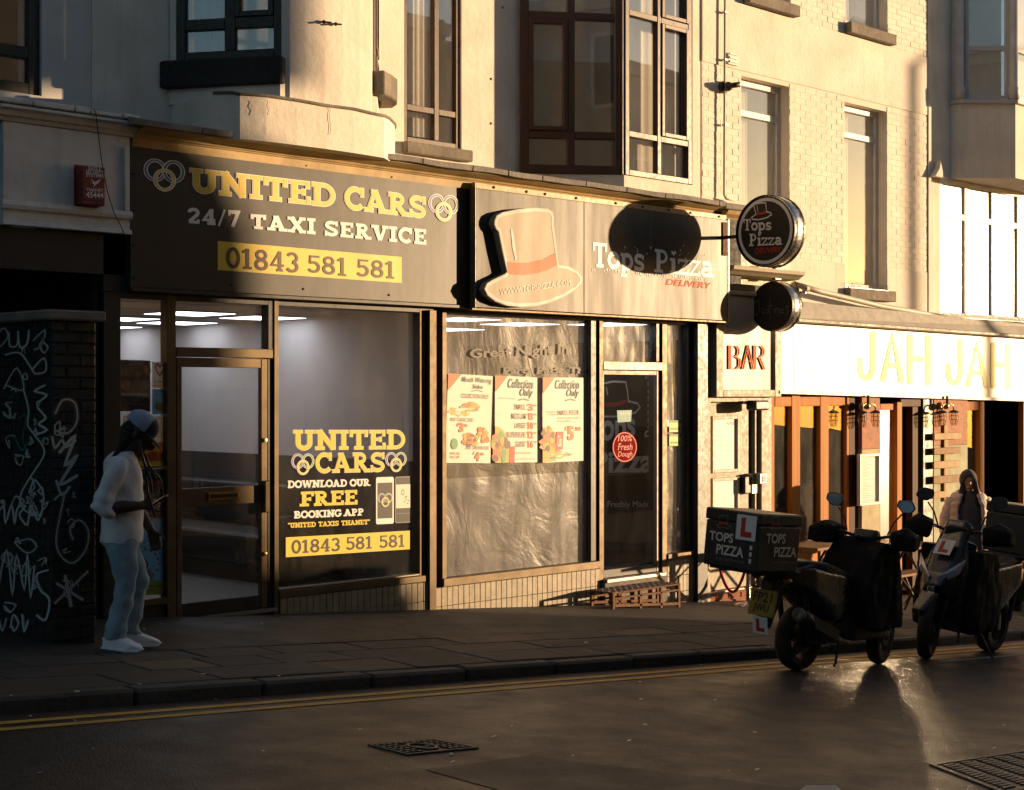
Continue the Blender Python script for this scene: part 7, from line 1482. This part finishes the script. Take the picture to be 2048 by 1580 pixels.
for y, xa, rz_ in ((-.088,-.045,R(-28)), (.088,.035,R(-6))):
    sh = MB(); c, s_ = math.cos(rz_), math.sin(rz_)
    up_ = MB(); hull(up_, [(-.085,.036,.012),(-.085,-.036,.012),(-.09,.03,.085),(-.09,-.03,.085),(.0,.036,.105),(.0,-.036,.105),(.06,.046,.07),(.06,-.046,.07),(.15,.048,.045),(.15,-.046,.045),(.19,.025,.03),(.19,-.025,.03),(.19,.02,.012),(.19,-.02,.012),(.10,.05,.012),(.10,-.05,.012)]); up_.mapv(lambda p: Vector((xa+.01+p.x*c-p.y*s_, y+p.x*s_+p.y*c, p.z))); o = solid('shoe', man, up_, 'shoe_white', .008, 3)
    so2 = MB(); hull(so2, [(-.095,.038,.0),(-.095,-.038,.0),(.10,.054,.0),(.10,-.054,.0),(.185,.03,.0),(.185,-.03,.0),(.20,.02,.02),(.20,-.02,.02),(-.098,.036,.024),(-.098,-.036,.024),(.10,.055,.024),(.10,-.055,.024)]); so2.mapv(lambda p: Vector((xa+.01+p.x*c-p.y*s_, y+p.x*s_+p.y*c, p.z))); so2.build('sole', 'shoe_white', o, local=True, bevel=.004)
    lc = MB()
    for k in range(4): lc.tube([Vector((xa+.01+px_*c-py_*s_, y+px_*s_+py_*c, .098-.014*k)) for px_, py_ in ((.045+.018*k,-.026), (.05+.018*k,0), (.045+.018*k,.026))], .004, 5)
    lc.build('laces', 'tee_white', o, local=True)
# cap, tilted down with the head
ct = PITCH + R(4)
cp = MB(); prof = []
for i in range(9): a = R(90*i/8); prof.append((.108*math.cos(a)+.001, .088*math.sin(a)))
cp.lathe([(.108,-.028)] + prof, (0,0,0), n=32, caps=False)
def capm(p): q = Vector((p.x*1.06-.008, p.y*.88, p.z)); q.rotate(Matrix.Rotation(ct, 3, 'Y')); return q + HD + Rh @ Vector((-.012, 0, .052))
cp.mapv(capm); cap = cp.build('cap', 'cap_blue', man, local=True, smooth=True)
bk = MB(); bk.lathe([(.1095,-.029)] + [(r_+.0015, z_+.0015) for r_, z_ in prof], (0,0,0), n=32, caps=False); bk.f = [f for f in bk.f if sum(bk.v[i][0] for i in f)/len(f) > .035]; bk.mapv(capm); bk.build('cap_front', 'cap_black', cap, local=True, smooth=True)
br = MB(); v0 = []
for z_ in (-.026, -.020):
    for i in range(13): a = R(-75+150*i/12); v0 += [(.106*math.cos(a), .106*math.sin(a), z_), ((.106+.085*math.cos(a*.95))*math.cos(a), .112*math.sin(a), z_-.018*math.cos(a)+.01*abs(math.sin(a))-.005)]
n_ = 26; br.add(v0, [(2*i, 2*i+1, 2*i+3, 2*i+2) for i in range(12)] + [(n_+2*i, n_+2*i+2, n_+2*i+3, n_+2*i+1) for i in range(12)] + [(2*i+1, n_+2*i+1, n_+2*i+3, 2*i+3) for i in range(12)]); br.mapv(capm); br.build('peak', 'cap_black', cap, local=True, smooth=True)
# locks of hair
hr = MB(); rh_ = random.Random(12)
ell(hr, (HD.x-.06, 0, HD.z-.0), (.075,.082,.085)); ell(hr, (HD.x-.085, 0, HD.z-.05), (.055,.075,.06))
for i in range(15):
    y = -.075+.15*i/14; z_ = HD.z-.05; x_ = HD.x-.09-rh_.uniform(0,.02)
    hr.tube([(x_+.03, y*.9, z_+.04), (x_-.02, y*1.05, z_-.03), (x_-.07+rh_.uniform(-.01,.01), y*1.25, z_-.12), (x_-.10+rh_.uniform(-.015,.015), y*1.35, z_-.22-rh_.uniform(0,.10))], [.012,.013,.012,.006], 7)
for i, (yy, L_) in enumerate(((-.085,.50), (-.078,.36), (-.07,.26), (.08,.38))):
    p0 = Vector((HD.x+.0, yy, HD.z-.04)); sgn = -1 if yy < 0 else 1
    hr.tube([p0, p0+Vector((.012,sgn*.02,-.08)), p0+Vector((.045,sgn*.055,-.18)), p0+Vector((.060+.02*i,sgn*.085,-.18-(L_-.18)*.5)), p0+Vector((.075+.02*i if i else .11,sgn*.095,-L_))], [.011,.010,.009,.0085,.005], 7)
hr.build('hair', 'hair_black', man, local=True, smooth=True)
mp = PG(246, 1296, -1.4); man.location = (mp.x, mp.y, zg(mp.x, mp.y)); man.rotation_euler = (0, 0, R(-36)); man.scale = (1.0, 1.0, 1.0)
# the phone in his hand
ph = empty('phone', (0,0,0), label='small dark phone held up in the man\'s hand', cat='phone')
pm_ = MB(); pm_.box(-.036,.036,-.006,.006,-.072,.072); pc = pm_.build('case', 'ink_black', ph, local=True, bevel=.004); sm_ = MB(); sm_.add([(-.032,-.0065,-.066),(.032,-.0065,-.066),(.032,-.0065,.066),(-.032,-.0065,.066)], [(0,1,2,3)]); sm_.build('screen', 'phone_glow', ph, local=True)
Mm = Matrix.Rotation(R(-36), 4, 'Z'); ph.location = Vector(man.location) + Mm @ Vector((.235, -.118, .968)); ph.rotation_euler = (R(-55), 0, R(-36-100))
# --- walker in a pale quilted jacket
wo = empty('person', (0,0,0), label='walker in a pale quilted jacket, grey jumper and hood by the restaurant', cat='person')
b = MB(); HZ = 1.50
ell(b, (0,0,HZ+.015), (.088,.076,.105)); ell(b, (.02,0,HZ-.06), (.062,.056,.075)); ell(b, (.088,0,HZ-.02), (.018,.015,.026)); ell(b, (.078,0,HZ-.068), (.016,.024,.011)); ell(b, (.06,0,HZ-.105), (.028,.028,.022)); ell(b, (.07,0,HZ+.025), (.018,.05,.012))
for y in (-1, 1): ell(b, (.072, y*.03, HZ+.005), (.012,.014,.008)); ell(b, (-.005, y*.077, HZ-.01), (.02,.009,.03))
capsule(b, [(-.01,0,1.30), (.0,0,1.42)], [.06,.055]); ell(b, (0,0,1.15), (.11,.16,.2)); ell(b, (0,0,.90), (.11,.15,.15))
for y in (-1, 1):
    capsule(b, [(-.01,y*.185,1.28), (-.02,y*.25,1.04), (.01,y*.265,.82)], [.05,.043,.03]); hand(b, (.01,y*.265,.82), (.1,0,-1), (0,y,0), (1,0,0), .5)
    capsule(b, [(0,y*.085,.85), (.02 if y < 0 else .10,y*.09,.47), (-.10 if y < 0 else .12,y*.09,.09)], [.085,.06,.04])
solid('body', wo, b, 'skin_pale', .008, 3)
k = MB(); ringloft(k, [(.0,0,.62,.150,.165), (.0,0,.75,.145,.165), (.0,0,.90,.140,.165), (.0,0,1.05,.138,.165), (.0,0,1.2,.13,.165), (-.005,0,1.30,.11,.13), (-.005,0,1.37,.075,.08), (0,0,1.395,.066,.07)])
solid('jumper', wo, k, 'knit_grey', .011, 4, wrinkle(.010, 7))
pj = MB()
for y, xk, xa in ((-.09,.02,-.10), (.09,.10,.12)): ringloft(pj, [(0,y*.9,.80,.10,.088), (xk*.5,y,.62,.09,.08), (xk,y,.46,.075,.07), (xa*.6+xk*.4,y,.28,.07,.065), (xa,y,.06,.068,.063)])
solid('trousers', wo, pj, 'knit_grey', .011, 3, wrinkle(.008, 10))
# jacket: quilted, hanging open down the front
jk = MB(); n = 40; rings = []; zs = lin(.66, 1.36, 34)
for z_ in zs:
    q_ = .5+.5*math.cos((z_-.66)/.088*2*math.pi); puff = .022*math.sqrt(max(0, math.sin(((z_-.66)/.088 % 1)*math.pi))); tt = max(0, (z_-1.18)/.18); rx, ry = .172-.06*tt*tt+puff, .222-.05*tt*tt+puff; ring = []
    open_ = R(38-12*tt)
    for i in range(n+1): a = open_ + (2*math.pi-2*open_)*i/n; ring.append((rx*math.cos(a)-.01, ry*math.sin(a), z_))
    rings.append(ring)
v = [p for r_ in rings for p in r_]; m_ = n+1; jk.add(v, [(j_*m_+i, j_*m_+i+1, (j_+1)*m_+i+1, (j_+1)*m_+i) for j_ in range(len(rings)-1) for i in range(n)])
jo = jk.build('jacket', 'puffer', wo, local=True, smooth=True); sm = jo.modifiers.new('t', 'SOLIDIFY'); sm.thickness = .03; sm.offset = -1; bake(jo, wrinkle(.010, 12, .6)); jo.data.shade_smooth()
for y in (-1, 1):
    sl_ = MB(); path = []; rr = []
    for i in range(29):
        t_ = i/28; p_ = Vector((-.01,y*.175,1.29)).lerp(Vector((-.02,y*.262,1.05)), min(1, t_*2)) if t_ < .5 else Vector((-.02,y*.262,1.05)).lerp(Vector((.01,y*.272,.83)), (t_-.5)*2)
        path.append(p_); rr.append((.078-.024*t_)*(1+.16*math.sqrt(abs(math.sin(t_*5.5*math.pi)))))
    sl_.tube(path, rr, 18); o = sl_.build('sleeve', 'puffer', jo, local=True, smooth=True); bake(o, wrinkle(.008, 14, .6)); o.data.shade_smooth()
cl = MB(); cl.loft([[( r_*1.0*math.cos(R(50+260*i/24))-.02, r_*1.12*math.sin(R(50+260*i/24)), z_+.02*math.cos(R(50+260*i/24)*2)) for i in range(25)] for r_, z_ in ((.125,1.31), (.145,1.345), (.14,1.38), (.12,1.40))], caps=False); cl.f = [f for f in cl.f if not (0 in [i % 25 for i in f] and 24 in [i % 25 for i in f])]
co_ = cl.build('collar', 'puffer', jo, local=True, smooth=True); sm = co_.modifiers.new('t', 'SOLIDIFY'); sm.thickness = .035; bake(co_, wrinkle(.012, 12)); co_.data.shade_smooth()
hd = MB(); ell(hd, (-.018,0,HZ+.018), (.114,.104,.128), None, 32, 24)
def face_hole(f):
    x_, y_, z_ = (sum(hd.v[i][k_] for i in f)/len(f) for k_ in range(3)); return x_ > .0 and (y_/.072)**2 + ((z_-HZ+.055)/.125)**2 < 1
hd.f = [f for f in hd.f if not face_hole(f)]
ho = hd.build('hood', 'beanie', wo, local=True, smooth=True); sm = ho.modifiers.new('t', 'SOLIDIFY'); sm.thickness = .012; bake(ho); ho.data.shade_smooth()
hr = MB(); rh_ = random.Random(5)
for i in range(60):
    y = rh_.choice((-1,1)); a0 = rh_.uniform(.05,.09); hr.tube([(.035+rh_.uniform(-.02,.015), y*a0*.8, HZ+.04), (.045, y*a0, HZ-.05), (.055+rh_.uniform(0,.03), y*(a0+rh_.uniform(.0,.03)), HZ-.14), (.06+rh_.uniform(0,.05), y*(a0+rh_.uniform(-.01,.05)), HZ-.22-rh_.uniform(0,.06))], [.011,.013,.013,.006], 6)
hr.build('hair', 'hair_brown', wo, local=True, smooth=True)
for y, xa in ((-.09,-.10), (.09,.12)):
    up_ = MB(); hull(up_, [(xa+dx, y+dy, dz) for dx, dy, dz in ((-.08,.035,0),(-.08,-.035,0),(-.08,.03,.09),(-.08,-.03,.09),(.03,.04,.09),(.03,-.04,.09),(.17,.03,.04),(.17,-.03,.04),(.19,.02,0),(.19,-.02,0),(.1,.048,0),(.1,-.048,0))]); solid('shoe', wo, up_, 'cap_black', .010, 3)
wp = PY(1937, 935, -1.05); wo.location = (wp.x, -1.05, zg(wp.x, -1.05)); wo.rotation_euler = (0, 0, R(180+38))
wo.scale = (1,1,1)
